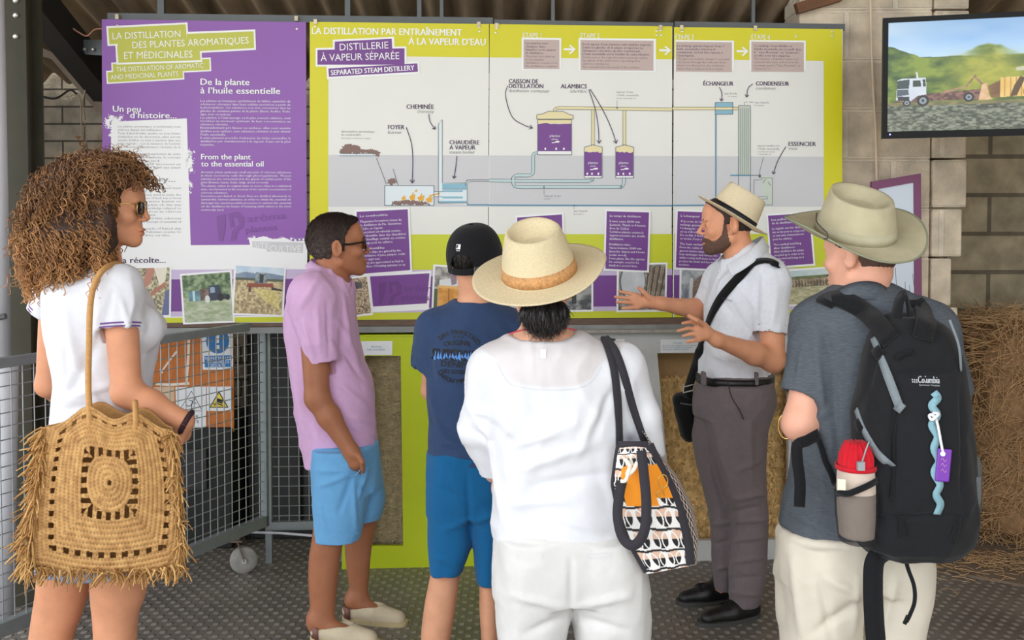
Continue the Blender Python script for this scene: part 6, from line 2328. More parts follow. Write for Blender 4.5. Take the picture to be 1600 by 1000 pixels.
# ------------------------------------------------------------------ man in the pink shirt
def pink_man():
    Y = 4.05
    t = thing('person', 'man in pale pink shirt, light blue shorts and dark sunglasses with hand in pocket', 'person', base_of(Y, 525), 'people at the panels')
    w = W
    hd = Head(w(528, 385, Y), (.95, .32), 5, 0, 1.02)
    sN, sF = w(486, 462, 3.90), w(520, 462, 4.22)
    eN, wN = w(496, 622, 3.86), w(549, 706, 3.84)
    tors = [(424, 480, 530, .08), (436, 473, 546, .11), (452, 462, 552, .15), (480, 450, 553, .17), (510, 447, 556, .16), (556, 450, 567, .15), (596, 455, 580, .15), (644, 463, 584, .15), (690, 471, 588, .155), (735, 478, 590, .155)]
    legN = [(700, 489, 575, .11), (750, 490, 578, .11), (800, 491, 570, .105), (840, 493, 562, .10)]
    legF = [(700, 512, 590, .11), (740, 522, 597, .11), (785, 536, 600, .10), (808, 544, 594, .095)]
    cN = [(780, 492, 548, .07), (839, 488, 538, .058), (870, 483, 532, .055), (905, 482, 528, .054), (948, 485, 524, .045), (979, 489, 522, .040), (1000, 490, 522, .038)]
    cF = [(770, 545, 592, .07), (818, 541, 588, .055), (854, 539, 581, .052), (896, 543, 577, .047), (922, 547, 575, .039), (945, 549, 576, .036), (960, 549, 576, .036)]
    P = hd.face(True, 1.0)
    P += [(cone(hd.w(0, -.03, -.05), w(515, 432, Y), .057, .058), .02), (cone(w(515, 432, Y), w(508, 455, Y), .06, .075), .03)]
    P += [(loft(rows_at(Y, tors, grow_=.85)), .04), (loft(rows_at(3.95, legN, grow_=.8)), .02), (loft(rows_at(4.12, legF, grow_=.8)), .02)]
    P += [(loft(rows_at(3.93, cN), 2.1), .02), (loft(rows_at(4.14, cF), 2.1), .02)]
    m_ = eN.lerp(wN, .35)
    P += [(cone(sN, eN, .054, .047), .03), (cone(eN, m_, .046, .044), .02), (cone(m_, wN, .043, .029), .02)]
    P += [(cone(sF, w(540, 620, 4.3), .052, .046), .03), (cone(w(540, 620, 4.3), w(570, 700, 4.28), .044, .03), .02), (ellipsoid(w(574, 722, 4.27), (.03, .03, .045)), .02)]
    pl = w(556, 722, 3.845)
    P += [(cone(wN, pl, .028, .030), .02)]
    for a, b, c in (((563, 722), (567, 733), (566, 744)), ((558, 730), (561, 742), (560, 754)), ((551, 732), (553, 745), (552, 757)), ((546, 728), (546, 742), (546, 752))):
        P += [(cone(pl, w(*a, 3.86), .02, .011), .008)] + finger([w(*a, 3.86), w(*b, 3.88), w(*c, 3.9)], .0095, .008)
    P += [(cone(wN, w(560, 712, 3.82), .02, .014), .01)] + finger([w(560, 712, 3.82), w(566, 722, 3.81), w(567, 734, 3.83)], .012, .009)
    for hl, to in ((Vector((w(490, 1000, 3.93).x, 3.93, .03)), Vector((w(585, 1000, 3.88).x, 3.88, .025))), (Vector((w(549, 970, 4.14).x, 4.14, .03)), Vector((w(620, 970, 4.10).x, 4.10, .025)))):
        P += [(cone(hl + Vector((.01, 0, .03)), to.lerp(hl, .22), .034, .022), .03), (ellipsoid(hl + Vector((.015, 0, .055)), (.036, .042, .03)), .03)]
    zf = hd.c[2]
    body_mesh(P, t, (176, 116, 84), hd, .006, fz=((zf - .14, zf + .1, .0026), (wN.z - .14, wN.z + .02, .004)), fx=((hd.c[0] - .11, hd.c[0] + .13, .003),), fy=((hd.c[1] - .1, hd.c[1] + .1, .004), (3.79, 3.9, .004)))
    hf = hd.face(True, 1.0)[:-6]
    fd = Field(hf, .0035)
    fd.phi = fd.phi - .010
    fd.add(hairline(hd, [-.13, -.09, -.05, -.038, -.036, -.004, -.002, .012, .014, .03, .05, .085, .1], [-.085, -.08, -.06, -.03, .022, .030, -.015, -.015, .035, .058, .082, .10, .11]), .002, 'i')
    V, Fc = surface(fd)
    N = normals(V, Fc)
    q = hd.loc(V)
    V = V + N * ((fbm(V * np.array([1, 1, .5]), 150, 5, 3) - .45) * .008 + .006 * np.clip((q[:, 2] - .06) / .05, 0, 1))[:, None]
    g = np.clip(1.15 - (q[:, 2] + .05) / .14, 0, 1) * (.4 + fbm(V, 60, 8, 2))
    c = srgb((40, 30, 27)) * (1 - g[:, None] * .3) + srgb((150, 138, 132)) * g[:, None] * .3
    o = obj('hair', V, Fc, mat('greying_hair', (60, 48, 44), .9, spec=.1, attr=True, bump=.6, bscale=350), t, True, col=c)
    N = normals(V, Fc)
    tufts(V, N, np.arange(len(V)), 2600, 3, (.008, .016), .0007, lambda p, rn: hd.R @ np.array([rn.normal(0, .3), -.5 + rn.normal(0, .3), -.6]), 2, .5).build('hair_ends', mat('dark_hair_strand', (44, 34, 31), .8, spec=.15), o)
    for sx in (-1, 1):
        MB().tube([hd.w(sx * .016, .1, .024), hd.w(sx * .032, .1, .029), hd.w(sx * .048, .088, .022)], [.004, .0042, .002], 6).build('eyebrow', mat('dark_hair_strand', (44, 34, 31), .8, spec=.15), t, True)
    sunglasses(hd, t, mat('black_acetate', (18, 17, 18), .2), mat('dark_lens', (22, 22, 26), .08), .0036)
    # shirt with tail
    M = fabric('pale_pink_oxford', (226, 184, 226), 900, .2, noise=.05)
    s1 = w(501, 567, 3.885)
    Q = [(loft(rows_at(Y, tors)), 0), (cone(w(502, 446, Y), sN, .07, .078), .05), (cone(w(510, 446, Y), sF, .07, .075), .05), (capcone(sN, s1, .080, .066), .035), (capcone(sF, w(528, 560, 4.28), .075, .066), .03)]
    Q += [(capcone(sN.lerp(s1, .5), s1 + (s1 - sN) * .2, .06, .058), .002, 's'), (ellipsoid(hd.w(0, -.01, -.11), (.074, .07, .07)), .004, 's'), (ellipsoid(w(548, 428, Y), (.05, .05, .05)), .004, 's')]
    xs_ = [w(a, 700, 3.95).x for a in (440, 480, 492, 508, 526, 548, 570, 592, 620)]
    zs_ = [w(500, b, 3.95).z for b in (735, 735, 731, 722, 703, 697, 703, 707, 709)]
    Q += [(func(lambda X, Yy, Z: np.interp(X, xs_, zs_) - Z + 0 * Yy), .003, 'i')]
    cr = [(475, 500, 490, 560, .010, .006), (510, 470, 515, 560, .011, -.006), (495, 480, 500, 550, .010, .005), (525, 500, 560, 560, .012, .006), (520, 530, 575, 600, .012, -.006), (530, 600, 580, 640, .012, .006), (540, 650, 585, 660, .012, .006), (545, 670, 588, 690, .010, -.005), (460, 590, 480, 680, .014, .006), (470, 640, 500, 720, .012, -.005), (500, 430, 470, 480, .012, .006), (535, 455, 545, 540, .010, .005), (520, 640, 530, 690, .012, .006), (465, 500, 470, 580, .012, -.005)]
    sh = cloth('shirt', Q, t, M, .0055, amp=.005, f=(8, 8, 4), seed=14, fine=.001, creases=cr, Y=3.95)
    flap(sh, M, [w(549, 442, 4.02), w(540, 441, 3.98), w(520, 430, 3.965), w(500, 417, 3.97), w(487, 408, 4.05), w(494, 406, 4.13), w(520, 418, 4.15), w(546, 434, 4.11)],
         [w(543, 466, 3.955), w(528, 457, 3.925), w(508, 442, 3.925), w(489, 427, 3.94), w(477, 417, 4.05), w(486, 415, 4.17), w(520, 428, 4.19), w(552, 448, 4.12)])
    # shorts
    MS = fabric('light_blue_chino', (118, 184, 236), 900, .2, noise=.05)
    Q = [(loft(rows_at(4.03, [(690, 489, 590, .15), (730, 489, 592, .155), (762, 490, 594, .155)])), 0), (loft(rows_at(3.95, legN)), .02), (loft(rows_at(4.12, legF)), .03)]
    Q += [(capcone(w(515, 800, 3.95), w(512, 860, 3.95), .062, .066), .003, 's'), (capcone(w(566, 780, 4.13), w(566, 830, 4.13), .045, .05), .003, 's')]
    cr = [(548, 740, 500, 760, .010, .006), (550, 745, 530, 800, .010, -.006), (545, 735, 495, 735, .010, .005), (552, 750, 555, 830, .010, .006), (560, 760, 590, 770, .01, -.006), (575, 730, 560, 780, .01, .006), (500, 790, 510, 835, .01, .004)]
    so = cloth('shorts', Q, t, MS, .0055, amp=.004, f=(8, 8, 4), seed=24, fine=.001, creases=cr, Y=3.92)
    MB().tube(spline([w(570, 712, 3.87), w(566, 728, 3.842), w(556, 742, 3.836), w(546, 744, 3.838)]), .002, 6).build('pocket_edge', MS, so, True)
    MB().tube([w(493, 831, 3.885), w(528, 833, 3.845), w(560, 833, 3.875)], .0012, 5).build('hem_seam', MS, so)
    # espadrilles
    ML = fabric('natural_linen', (214, 200, 172), 600, .4)
    MJ = mat('jute_sole', (226, 208, 160), .9, noise=.2, nscale=120, stretch=(1, 1, 8), bump=.8, bscale=220)
    for hl, to in ((Vector((w(486, 1000, 3.93).x, 3.93, 0)), Vector((w(592, 1000, 3.87).x, 3.87, 0))), (Vector((w(538, 980, 4.15).x, 4.13, 0)), Vector((w(636, 970, 4.08).x, 4.06, 0)))):
        d = to - hl
        up = Vector((0, 0, 1))
        Q = [(cone(hl + d * .14 + up * .04, hl + d * .5 + up * .038, .040, .044), 0), (cone(hl + d * .5 + up * .034, hl + d * .86 + up * .024, .044, .032), .02),
             (cone(hl + d * .14 + up * .08, hl + d * .50 + up * .088, .040, .034), .006, 's'), (ellipsoid(hl + d * .25 + up * .085, (.06, .04, .045)), .006, 's'), (plane((0, 0, .012), (0, 0, -1)), .003, 'i')]
        s_ = cloth('espadrille', Q, t, ML, .004)
        sd = d.cross(up).normalized()
        V, n = [], 32
        for zz in (0, .016):
            for k in range(n):
                a = 2 * PI * k / n
                u = .5 - .5 * math.cos(a)
                p = hl + d * (u * 1.01 - .0) + sd * (.045 * (abs(math.sin(a)) ** .6) * math.copysign(1, math.sin(a)))
                V.append((p.x, p.y, zz))
        obj('jute_sole', V, [tuple(reversed(range(n))), tuple(range(n, 2 * n))] + [(k, (k + 1) % n, n + (k + 1) % n, n + k) for k in range(n)], MJ, s_)
        V = []
        for zz, g in ((.016, .041), (.062, .044)):
            for k in range(13):
                a = PI / 2 + PI * k / 12
                p = hl + d * .17 + d.normalized() * (math.cos(a) * g) + sd * (math.sin(a) * g)
                V.append((p.x, p.y, zz))
        solidify(obj('heel_patch', V, [(k, k + 1, 14 + k, 13 + k) for k in range(12)], mat('brown_leather', (128, 84, 76), .5), s_, True), .004)
    return t

def sunglasses(hd, t, mf, ml, r=.0034, lens=(.024, .018), z=.004, temple_z=.008):
    g = MB()
    for sx in (-1, 1):
        q = []
        for k in range(25):
            a = 2 * PI * k / 24
            x = math.copysign(abs(math.cos(a)) ** .75, math.cos(a)) * lens[0]
            zz = math.copysign(abs(math.sin(a)) ** .75, math.sin(a)) * lens[1]
            q.append(hd.w(sx * .034 + x, .108 - abs(sx * .034 + x) * .18, z - .004 + zz))
        g.tube(q, r, 6, False)
        g.tube(spline([hd.w(sx * .057, .098, z + .008), hd.w(sx * .074, .078, temple_z + .002), hd.w(sx * .079, .03, temple_z), hd.w(sx * .081, -.008, temple_z + .004), hd.w(sx * .08, -.026, temple_z - .012)]), r * 1.1, 6)
    g.tube([hd.w(-.012, .107, z + .006), hd.w(0, .109, z + .008), hd.w(.012, .107, z + .006)], r, 6)
    o = g.build('sunglasses', mf, t, True)
    for sx in (-1, 1):
        V = [hd.w(sx * .034, .109 - .034 * .18, z - .004)]
        for k in range(24):
            a = 2 * PI * k / 24
            x = math.copysign(abs(math.cos(a)) ** .75, math.cos(a)) * lens[0]
            zz = math.copysign(abs(math.sin(a)) ** .75, math.sin(a)) * lens[1]
            V.append(hd.w(sx * .034 + x, .108 - abs(sx * .034 + x) * .18, z - .004 + zz))
        solidify(obj('lens', V, [(0, 1 + k, 1 + (k + 1) % 24) for k in range(24)], ml, o, True), .002)
    return o
guide()
pink_man()
# ------------------------------------------------------------------ boy in the cap
def boy():
    Y = 3.55
    t = thing('person', 'boy seen from behind in black cap, navy t-shirt and blue shorts', 'person', base_of(Y, 735), 'people at the panels')
    w = W
    hd = Head(w(743, 404, Y), (.40, .92), 0, 0, .98)
    tors = [(476, 714, 772, .07), (488, 695, 790, .085), (505, 676, 812, .105), (530, 668, 817, .115), (560, 666, 812, .115), (600, 667, 804, .11), (650, 670, 796, .11), (690, 670, 792, .115), (720, 670, 792, .12)]
    legL = [(706, 671, 738, .11), (760, 669, 741, .105), (800, 668, 742, .10), (850, 669, 737, .095), (892, 671, 723, .085)]
    legR = [(706, 730, 794, .11), (760, 733, 793, .105), (820, 738, 787, .10), (870, 742, 782, .09), (906, 745, 778, .08)]
    cL = [(830, 676, 722, .06), (892, 673, 719, .052), (940, 664, 713, .055), (1000, 658, 703, .05), (1045, 662, 692, .035), (1066, 663, 688, .033)]
    cR = [(830, 744, 784, .06), (906, 749, 777, .05), (950, 749, 780, .052), (1000, 752, 779, .046), (1045, 755, 777, .034), (1066, 756, 776, .033)]
    P = hd.plain()
    P += [(cone(hd.w(0, -.03, -.05), w(744, 470, Y), .053, .054), .02), (cone(w(744, 470, Y), w(742, 500, Y), .055, .07), .03)]
    sL, sR = w(678, 512, Y), w(803, 512, Y)
    P += [(loft(rows_at(Y, tors, grow_=.85)), .04), (loft(rows_at(Y, legL, grow_=.75)), .02), (loft(rows_at(Y, legR, grow_=.75)), .02), (loft(rows_at(Y, cL), 2.1), .02), (loft(rows_at(Y, cR), 2.1), .02)]
    P += [(cone(sL, w(675, 610, 3.66), .043, .036), .03), (cone(w(675, 610, 3.66), w(715, 640, 3.80), .036, .026), .02), (ellipsoid(w(725, 640, 3.82), (.04, .03, .03)), .02)]
    P += [(cone(sR, w(806, 610, 3.66), .043, .036), .03), (cone(w(806, 610, 3.66), w(770, 640, 3.80), .036, .026), .02), (ellipsoid(w(760, 640, 3.82), (.04, .03, .03)), .02)]
    for px in (676, 767):
        a = w(px, 1066, Y)
        P += [(cone((a.x, Y + .0, .05), (a.x + .02, Y + .14, .03), .032, .024), .02)]
    body_mesh(P, t, (224, 164, 130), hd, .0065)
    hf = hd.skull()
    fd = Field(hf, .005)
    fd.phi = fd.phi - .010
    fd.add(hairline(hd, [-.13, -.1, -.06, -.03, -.028, .01, .03, .1], [-.10, -.092, -.075, -.04, .02, .02, .0, .05]), .004, 'i')
    fd.add(plane(hd.w(0, 0, .052), hd.R[:, 2] - hd.R[:, 1] * .25), 0, 'i')
    V, Fc = surface(fd)
    N = normals(V, Fc)
    V = V + N * ((fbm(V * np.array([1, 1, .35]), 130, 5, 3) - .45) * .010)[:, None]
    o = obj('hair', V, Fc, mat('black_hair', (26, 22, 22), .4, noise=.4, nscale=200, bump=.6, bscale=350, stretch=(1, 1, .2)), t, True)
    ql = hd.loc(V)
    sel = np.where(((ql[:, 1] < .02) & (ql[:, 2] < -.03)) | ((ql[:, 1] < -.07) & (np.abs(ql[:, 0]) < .03) & (ql[:, 2] < .02)))[0]
    tufts(V, normals(V, Fc), sel, 3800, 3, (.014, .03), .0008, lambda p, rn: np.array([rn.normal(0, .25), rn.normal(0, .25), -1]), 2, .35).build('hair_strands', mat('black_hair_strand', (32, 26, 24), .4), o)
    # cap: crown with seams, opening at the back, strap, peak
    MC = fabric('black_twill', (26, 27, 31), 700, .35)
    hc = Head(hd.w(0, -.006, .006), (.40, .92), 15, 0, .98)
    n, m_ = 96, 30
    CA, CB, CH = .0965, .114, .118
    def capp(th, ph):
        rr = math.sin(min(ph, PI / 2)) ** .80
        seam = 1 - .012 * math.exp(-(((th * 6 / (2 * PI)) % 1 - .5) / .03) ** 2) * rr
        z = CH * math.cos(ph) ** .92 if ph < PI / 2 else -(ph - PI / 2) * .12
        g = 1 if ph < PI / 2 else 1 - (ph - PI / 2) * .12
        return Vector(hc.w(CA * rr * math.sin(th) * seam * g, CB * rr * math.cos(th) * seam * g, z))
    PM = PI / 2 + .22
    V, Fs = [], []
    for i in range(m_ + 1):
        for k in range(n):
            V.append(capp(2 * PI * k / n, PM * i / m_))
    for i in range(m_):
        for k in range(n):
            k2 = (k + 1) % n
            th = 2 * PI * (k + .5) / n
            ph = PM * (i + .5) / m_
            bx, bz = .098 * math.sin(th), math.cos(ph)
            if math.cos(th) < 0 and (bx / .046) ** 2 + ((bz + .12) / .46) ** 2 < 1:
                continue
            Fs.append((i * n + k, (i + 1) * n + k, (i + 1) * n + k2, i * n + k2))
    cp = solidify(obj('baseball_cap', V, Fs, MC, t, True), .002)
    angs = np.linspace(PI - .80, PI + .80, 17)
    MB().ribbon([capp(a, PI / 2 + .12) + Vector(hc.R @ np.array([0, -.003, -.006])) for a in angs], .022, .003, [Vector(hc.R @ np.array([math.sin(a), math.cos(a), 0])) for a in angs]).build('back_strap', MC, cp)
    p = capp(PI - .55, PI / 2 + .1) + Vector((.0, -.006, -.004))
    MB().box((-.009, -.002, -.010), (.009, .002, .010), Matrix.Rotation(.7, 3, 'Z'), p).build('strap_buckle', M_STEEL, cp)
    MB().lathe([(0, .004), (.008, .002), (.009, -.002), (0, -.003)], hc.w(0, 0, CH + .002), 14).build('top_button', MC, cp, True)
    V = []
    for i in range(6):
        for k in range(21):
            a = (k / 20 - .5) * 2.3
            r = .0 + i / 5 * .07 * math.cos(a * .68)
            V.append(hc.w(.093 * math.sin(a) * (1 + .1 * i / 5), .110 * math.cos(a) + r, -.016 - .012 * (i / 5) - .018 * (math.sin(a)) ** 2))
    solidify(obj('peak', V, [(i * 21 + k, i * 21 + k + 1, (i + 1) * 21 + k + 1, (i + 1) * 21 + k) for i in range(5) for k in range(20)], MC, cp, True), .004)
    # white badge on the back of the cap, with a small dark figure; three tiny letters below
    def capq(a, e):
        return capp(a, PI / 2 - e)
    def capdraw(pts, off=0.0):
        cc = Vector(hc.w(0, 0, 0))
        return [capq(PI + a, e) + (capq(PI + a, e) - cc).normalized() * off for a, e in pts]
    A0, E0 = .08, .56
    def rectq(a0, a1, e0, e1, off):
        return capdraw([(a0 + (a1 - a0) * i / 6, e0) for i in range(7)] + [(a1 - (a1 - a0) * i / 6, e1) for i in range(7)], off)
    obj('badge', rectq(A0 - .10, A0 + .10, E0 - .075, E0 + .075, .004), [tuple(range(14))], mat('badge_white', (236, 236, 238), .6), cp)
    obj('badge_figure', capdraw([(A0 + .075, E0 + .05), (A0 + .02, E0 + .055), (A0 - .0, E0 + .02), (A0 + .02, E0 - .01), (A0 + .03, E0 - .055), (A0 + .075, E0 - .055)], .005), [tuple(range(6))], MC, cp)
    for a in (-.055, 0, .055):
        obj('badge_letter', rectq(A0 + a - .014, A0 + a + .014, E0 - .135, E0 - .10, .003), [tuple(range(14))], mat('badge_white', (236, 236, 238), .6), cp)
    # t-shirt
    M = fabric('navy_jersey', (54, 74, 110), 900, .25, noise=.10, nscale=40)
    h1 = w(664, 574, 3.57)
    Q = [(loft(rows_at(Y, tors)), 0), (cone(w(735, 486, Y), sL, .05, .058), .05), (cone(w(752, 486, Y), sR, .05, .058), .05), (capcone(sL, h1, .060, .052), .03), (capcone(sR, w(818, 574, 3.57), .060, .052), .03)]
    Q += [(capcone(sL.lerp(h1, .5), h1 + (h1 - sL) * .2, .047, .046), .002, 's'), (ellipsoid(w(742, 462, Y - .0), (.068, .062, .052)), .006, 's')]
    cr = [(690, 690, 760, 700, .012, .006), (675, 660, 740, 705, .012, -.006), (672, 600, 690, 680, .012, .006), (760, 540, 775, 620, .012, .006), (668, 540, 680, 600, .010, -.006), (680, 710, 770, 716, .010, .005)]
    ts = cloth('t_shirt', Q, t, M, .006, amp=.004, f=(8, 8, 4), seed=31, fine=.001, creases=cr, Y=3.45)
    # chest-size print on the back, laid on the cloth
    from mathutils.bvhtree import BVHTree
    def wrap(d, m, nm, root, target, off=.002):
        P_ = np.array(d.P)
        me = target.data
        tv = [v.co + Vector(ORG[target.name]) for v in me.vertices]
        bv = BVHTree.FromPolygons(tv, [tuple(p.vertices) for p in me.polygons])
        out = []
        for x, y in P_:
            dr = ray(x, y).normalized()
            h = bv.ray_cast(Vector((0, 0, CAMH)), dr)
            p = h[0] if h[0] is not None else W(x, y, Y - .1)
            out.append(p + (h[1] if h[0] is not None and h[1].dot(dr) < 0 else -dr) * off)
        return obj(nm, out, d.F, m, root)
    globals()['wrap_print'] = wrap
    d = Draw(None)
    def arc(d, st, cx, cy, r, a0, a1, h, bold=.02):
        n_ = len(st)
        for i, ch in enumerate(st):
            if ch == ' ': continue
            a = a0 + (a1 - a0) * (i + .5) / n_
            x, y = cx + r * math.sin(a), cy - r * math.cos(a)
            d.text(ch, x, y, h, rot=a, bold=bold, align='c')
    cx, cy = 714, 557
    arc(d, 'SAN FRANCISCO', cx, cy + 2, 37, -.78, 1.0, 7)
    for a in (-6, 0, 6): d.ell(cx + a + 2, 526, 1.6, 1.6, 6)
    arc(d, 'ORIGINAL', cx + 1, cy + 70, 88, -.22, .24, 7.4)
    d.text('SUPERIOR', 675, 561, 17, 753, rot=.06, bold=.0)
    for ex, ey in ((.8, .6), (1.4, 0), (.6, -.7), (-.5, .4)):
        d.text('SUPERIOR', 675 + ex, 561 + ey, 17, 753 + ex, rot=.06, bold=.0)
    d.text('DENIMS', 689, 572, 9, 738, rot=.07, bold=.03)
    d.text('DRY GOODS', 691, 583, 6.5, 727, rot=.04, bold=.03)
    for i, ch in enumerate('UNION MADE'):
        if ch == ' ': continue
        a = -1.05 + 1.75 * (i + .5) / 10
        d.text(ch, cx + 35 * math.sin(a), cy + 2 + 35 * math.cos(a) + 5, 7, rot=-a, bold=.02, align='c')
    q = np.array(d.P)
    # break long faces is not needed: letters are small
    wrap(d, mat('black_print', (9, 10, 14), .6), 'shirt_lettering', ts, ts)
    d = Draw(None)
    rn = random.Random(2)
    for i in range(16):
        x = 678 + i * 4.6
        d.poly([(x, 560 + rn.uniform(-4, 1)), (x + rn.uniform(2, 4), 548 + rn.uniform(-3, 8)), (x + rn.uniform(3, 6), 562 + rn.uniform(-4, 2))])
    wrap(d, mat('blue_print', (84, 144, 220), .5), 'shirt_print_patch', ts, ts, .0028)
    # shorts
    MS = fabric('blue_sweat', (24, 102, 156), 900, .3, noise=.12, nscale=300)
    Q = [(loft(rows_at(Y, [(700, 671, 791, .118), (740, 670, 794, .12), (770, 669, 793, .118), (800, 668, 790, .10)])), 0), (loft(rows_at(Y, legL)), .02), (loft(rows_at(Y, legR)), .02)]
    Q += [(capcone(w(696, 860, Y), w(696, 910, Y), .050, .053), .003, 's'), (capcone(w(762, 870, Y), w(762, 920, Y), .032, .034), .003, 's')]
    cr = [(738, 790, 690, 760, .012, -.006), (740, 810, 690, 830, .012, .006), (730, 740, 734, 840, .010, -.006), (675, 870, 720, 885, .01, .004), (742, 815, 780, 800, .012, .006)]
    cloth('shorts', Q, t, MS, .006, amp=.004, f=(8, 8, 4), seed=34, fine=.0012, creases=cr, Y=3.45)
    for px in (676, 767):
        a = w(px, 1066, Y)
        cloth('trainer', shoe_prims((a.x, Y - .05, 0), (a.x + .02, Y + .18, 0), .043, .05, .08), t, mat('dark_trainer', (52, 54, 60), .7, noise=.2), .006)
    return t
boy()

# ------------------------------------------------------------------ woman in white with the wide straw hat
def white_woman():
    Y = 2.95
    t = thing('person', 'woman seen from behind in white top, white trousers and wide straw hat', 'person', base_of(Y, 880), 'people at the panels')
    w = W
    hd = Head(w(846, 448, Y), (-.05, 1), 2, 0, .98)
    tors = [(531, 800, 905, .09), (545, 768, 945, .11), (565, 752, 968, .12), (600, 750, 980, .125), (660, 760, 983, .125), (720, 768, 980, .125), (790, 770, 984, .13), (836, 771, 986, .135), (858, 772, 988, .135)]
    legL = [(830, 775, 900, .15), (870, 773, 896, .15), (912, 773, 894, .14), (960, 776, 891, .125), (1000, 780, 882, .115), (1100, 790, 876, .10), (1205, 800, 866, .09)]
    legR = [(830, 885, 1000, .15), (870, 889, 1008, .15), (912, 892, 1014, .14), (970, 896, 1016, .125), (1000, 898, 1016, .115), (1100, 905, 1000, .10), (1205, 912, 985, .09)]
    P = hd.plain()
    sL, sR = w(772, 578, Y), w(968, 572, Y)
    eL, eR = w(752, 670, 2.99), w(1000, 668, 2.96)
    P += [(cone(hd.w(0, -.03, -.04), w(848, 520, Y), .050, .052), .02), (cone(w(848, 516, Y), w(852, 545, Y), .055, .075), .03), (cone(w(820, 545, Y), sL, .05, .048), .04), (cone(w(880, 545, Y), sR, .05, .048), .04)]
    P += [(loft(rows_at(Y, tors, grow_=.80)), .04), (loft(rows_at(Y, legL, grow_=.75)), .02), (loft(rows_at(Y, legR, grow_=.75)), .02)]
    P += [(cone(sL, eL, .042, .036), .03), (cone(eL, w(770, 742, 3.12), .035, .024), .02), (ellipsoid(w(782, 762, 3.16), (.03, .03, .045)), .02)]
    P += [(cone(sR, eR, .042, .036), .03), (cone(eR, w(998, 690, 3.18), .035, .024), .02), (ellipsoid(w(985, 690, 3.24), (.03, .045, .03)), .02)]
    for px in (833, 948):
        a = w(px, 1200, Y)
        P += [(cone((a.x, Y, .05), (a.x, Y + .12, .025), .032, .022), .02)]
    hh = Head(w(843, 427, 2.94), (-.08, 1), 19, 11, 1.0)
    P += [(plane(hh.w(0, 0, .004), hh.R[:, 2]), .003, 'i')]
    body_mesh(P, t, (232, 178, 148), hd, .0065)
    under_hat = plane(hh.c - hh.R[:, 2] * .012, hh.R[:, 2])
    # hair: gathered at the nape
    MHB = mat('glossy_black_hair', (24, 20, 24), .3, noise=.4, nscale=120, bump=.6, bscale=260, stretch=(1, 1, .12))
    fd = Field(hd.skull(), .006)
    fd.phi = fd.phi - .008
    fd.add(hairline(hd, [-.13, -.09, -.04, -.03, .0, .03, .1], [-.09, -.08, -.05, .0, .01, .03, .06]), .004, 'i')
    fd.add(under_hat, 0, 'i')
    fd2 = Field([(ellipsoid(w(850, 488, 2.862), (.064, .042, .044)), 0), (ellipsoid(w(852, 498, 2.86), (.052, .038, .038)), .03)], .004)
    fd2.add(under_hat, 0, 'i')
    V, Fc = surface(fd)
    o = obj('hair', V, Fc, MHB, t, True)
    V, Fc = surface(fd2)
    N = normals(V, Fc)
    ang = np.arctan2(V[:, 0] - w(846, 470, 2.87).x, -(V[:, 1] - 2.90))
    V = V + N * (.0035 * np.sin(ang * 17 + 2 * fbm(V, 12, 3, 2)) + .002 * np.sin(ang * 41))[:, None]
    b = obj('gathered_hair', V, Fc, MHB, o, True)
    tufts(V, normals(V, Fc), np.arange(len(V)), 1500, 5, (.02, .045), .0007, lambda p, rn: np.array([rn.normal(0, .12), rn.normal(0, .12), -1]), 4, .12, .002).build('hair_strands', mat('black_hair_strand2', (34, 28, 30), .3), o)
    # hat
    MS = mat('palm_straw', (230, 214, 176), .75, noise=.16, nscale=140, stretch=(1, 1, 5), bump=.6, bscale=170)
    kw = dict(zc=.0, pitch=0)
    V, Fc = hat_mesh(hh, .108, .122, .140, .088, rim=.03, dent=.040, side_up=.012, front_dn=.0, back_dn=.004, taper=.72, pinch=.12, top_back=-.06, fold=((1.9, .5, .012), (4.4, .6, -.010)), **kw)
    h_ = solidify(obj('straw_hat', V, Fc, MS, t, True), .003)
    V, Fc = band_mesh(hh, .108, .122, .140, .0, .03, .27, .72, 0)
    obj('hat_band', V, Fc, mat('cork_band', (206, 154, 100), .8, noise=.35, nscale=120, bump=.3, bscale=300), h_, True)
    p = Vector(hh.w(.075, -.182, -.012))
    MB().box((-.006, -.004, -.016), (.006, .004, .010), None, p).build('brim_tag', M_BLACK, h_)
    # necklace cord, earring
    MB().tube(spline([w(795, 522, 2.90), w(815, 516, 2.88), w(846, 513, 2.872), w(880, 512, 2.875), w(900, 516, 2.9)]), .0022, 6).build('red_cord', mat('red_cord', (196, 60, 70), .6), t, True)
    # blouse
    M = mat('white_viscose', (226, 228, 235), .8, attr=True, noise=.03, nscale=30, bump=.2, bscale=800, spec=.2)
    a1, a2 = w(748, 668, 2.97), w(766, 738, 3.04)
    b1, b2 = w(1000, 650, 2.96), w(1012, 712, 2.98)
    Q = [(loft(rows_at(Y, tors)), 0), (cone(w(800, 560, Y), sL, .062, .060), .05), (cone(w(900, 558, Y), sR, .062, .058), .05)]
    Q += [(cone(sL, a1, .062, .052), .035), (capcone(a1, a2, .052, .036), .02), (cone(sR, b1, .060, .050), .035), (capcone(b1, b2, .050, .045), .02)]
    Q += [(ellipsoid(w(848, 516, Y - .005), (.099, .10, .042)), .006, 's'), (capcone(a1.lerp(a2, .6), a2 + (a2 - a1) * .3, .028, .024), .002, 's'), (capcone(b1.lerp(b2, .6), b2 + (b2 - b1) * .3, .034, .033), .002, 's')]
    xs_ = [w(a, 800, 2.85).x for a in (740, 775, 840, 900, 985, 1010)]
    zs_ = [w(800, b, 2.85).z for b in (856, 856, 853, 850, 842, 841)]
    Q += [(func(lambda X, Yy, Z: np.interp(X, xs_, zs_) - Z + 0 * Yy), .003, 'i')]
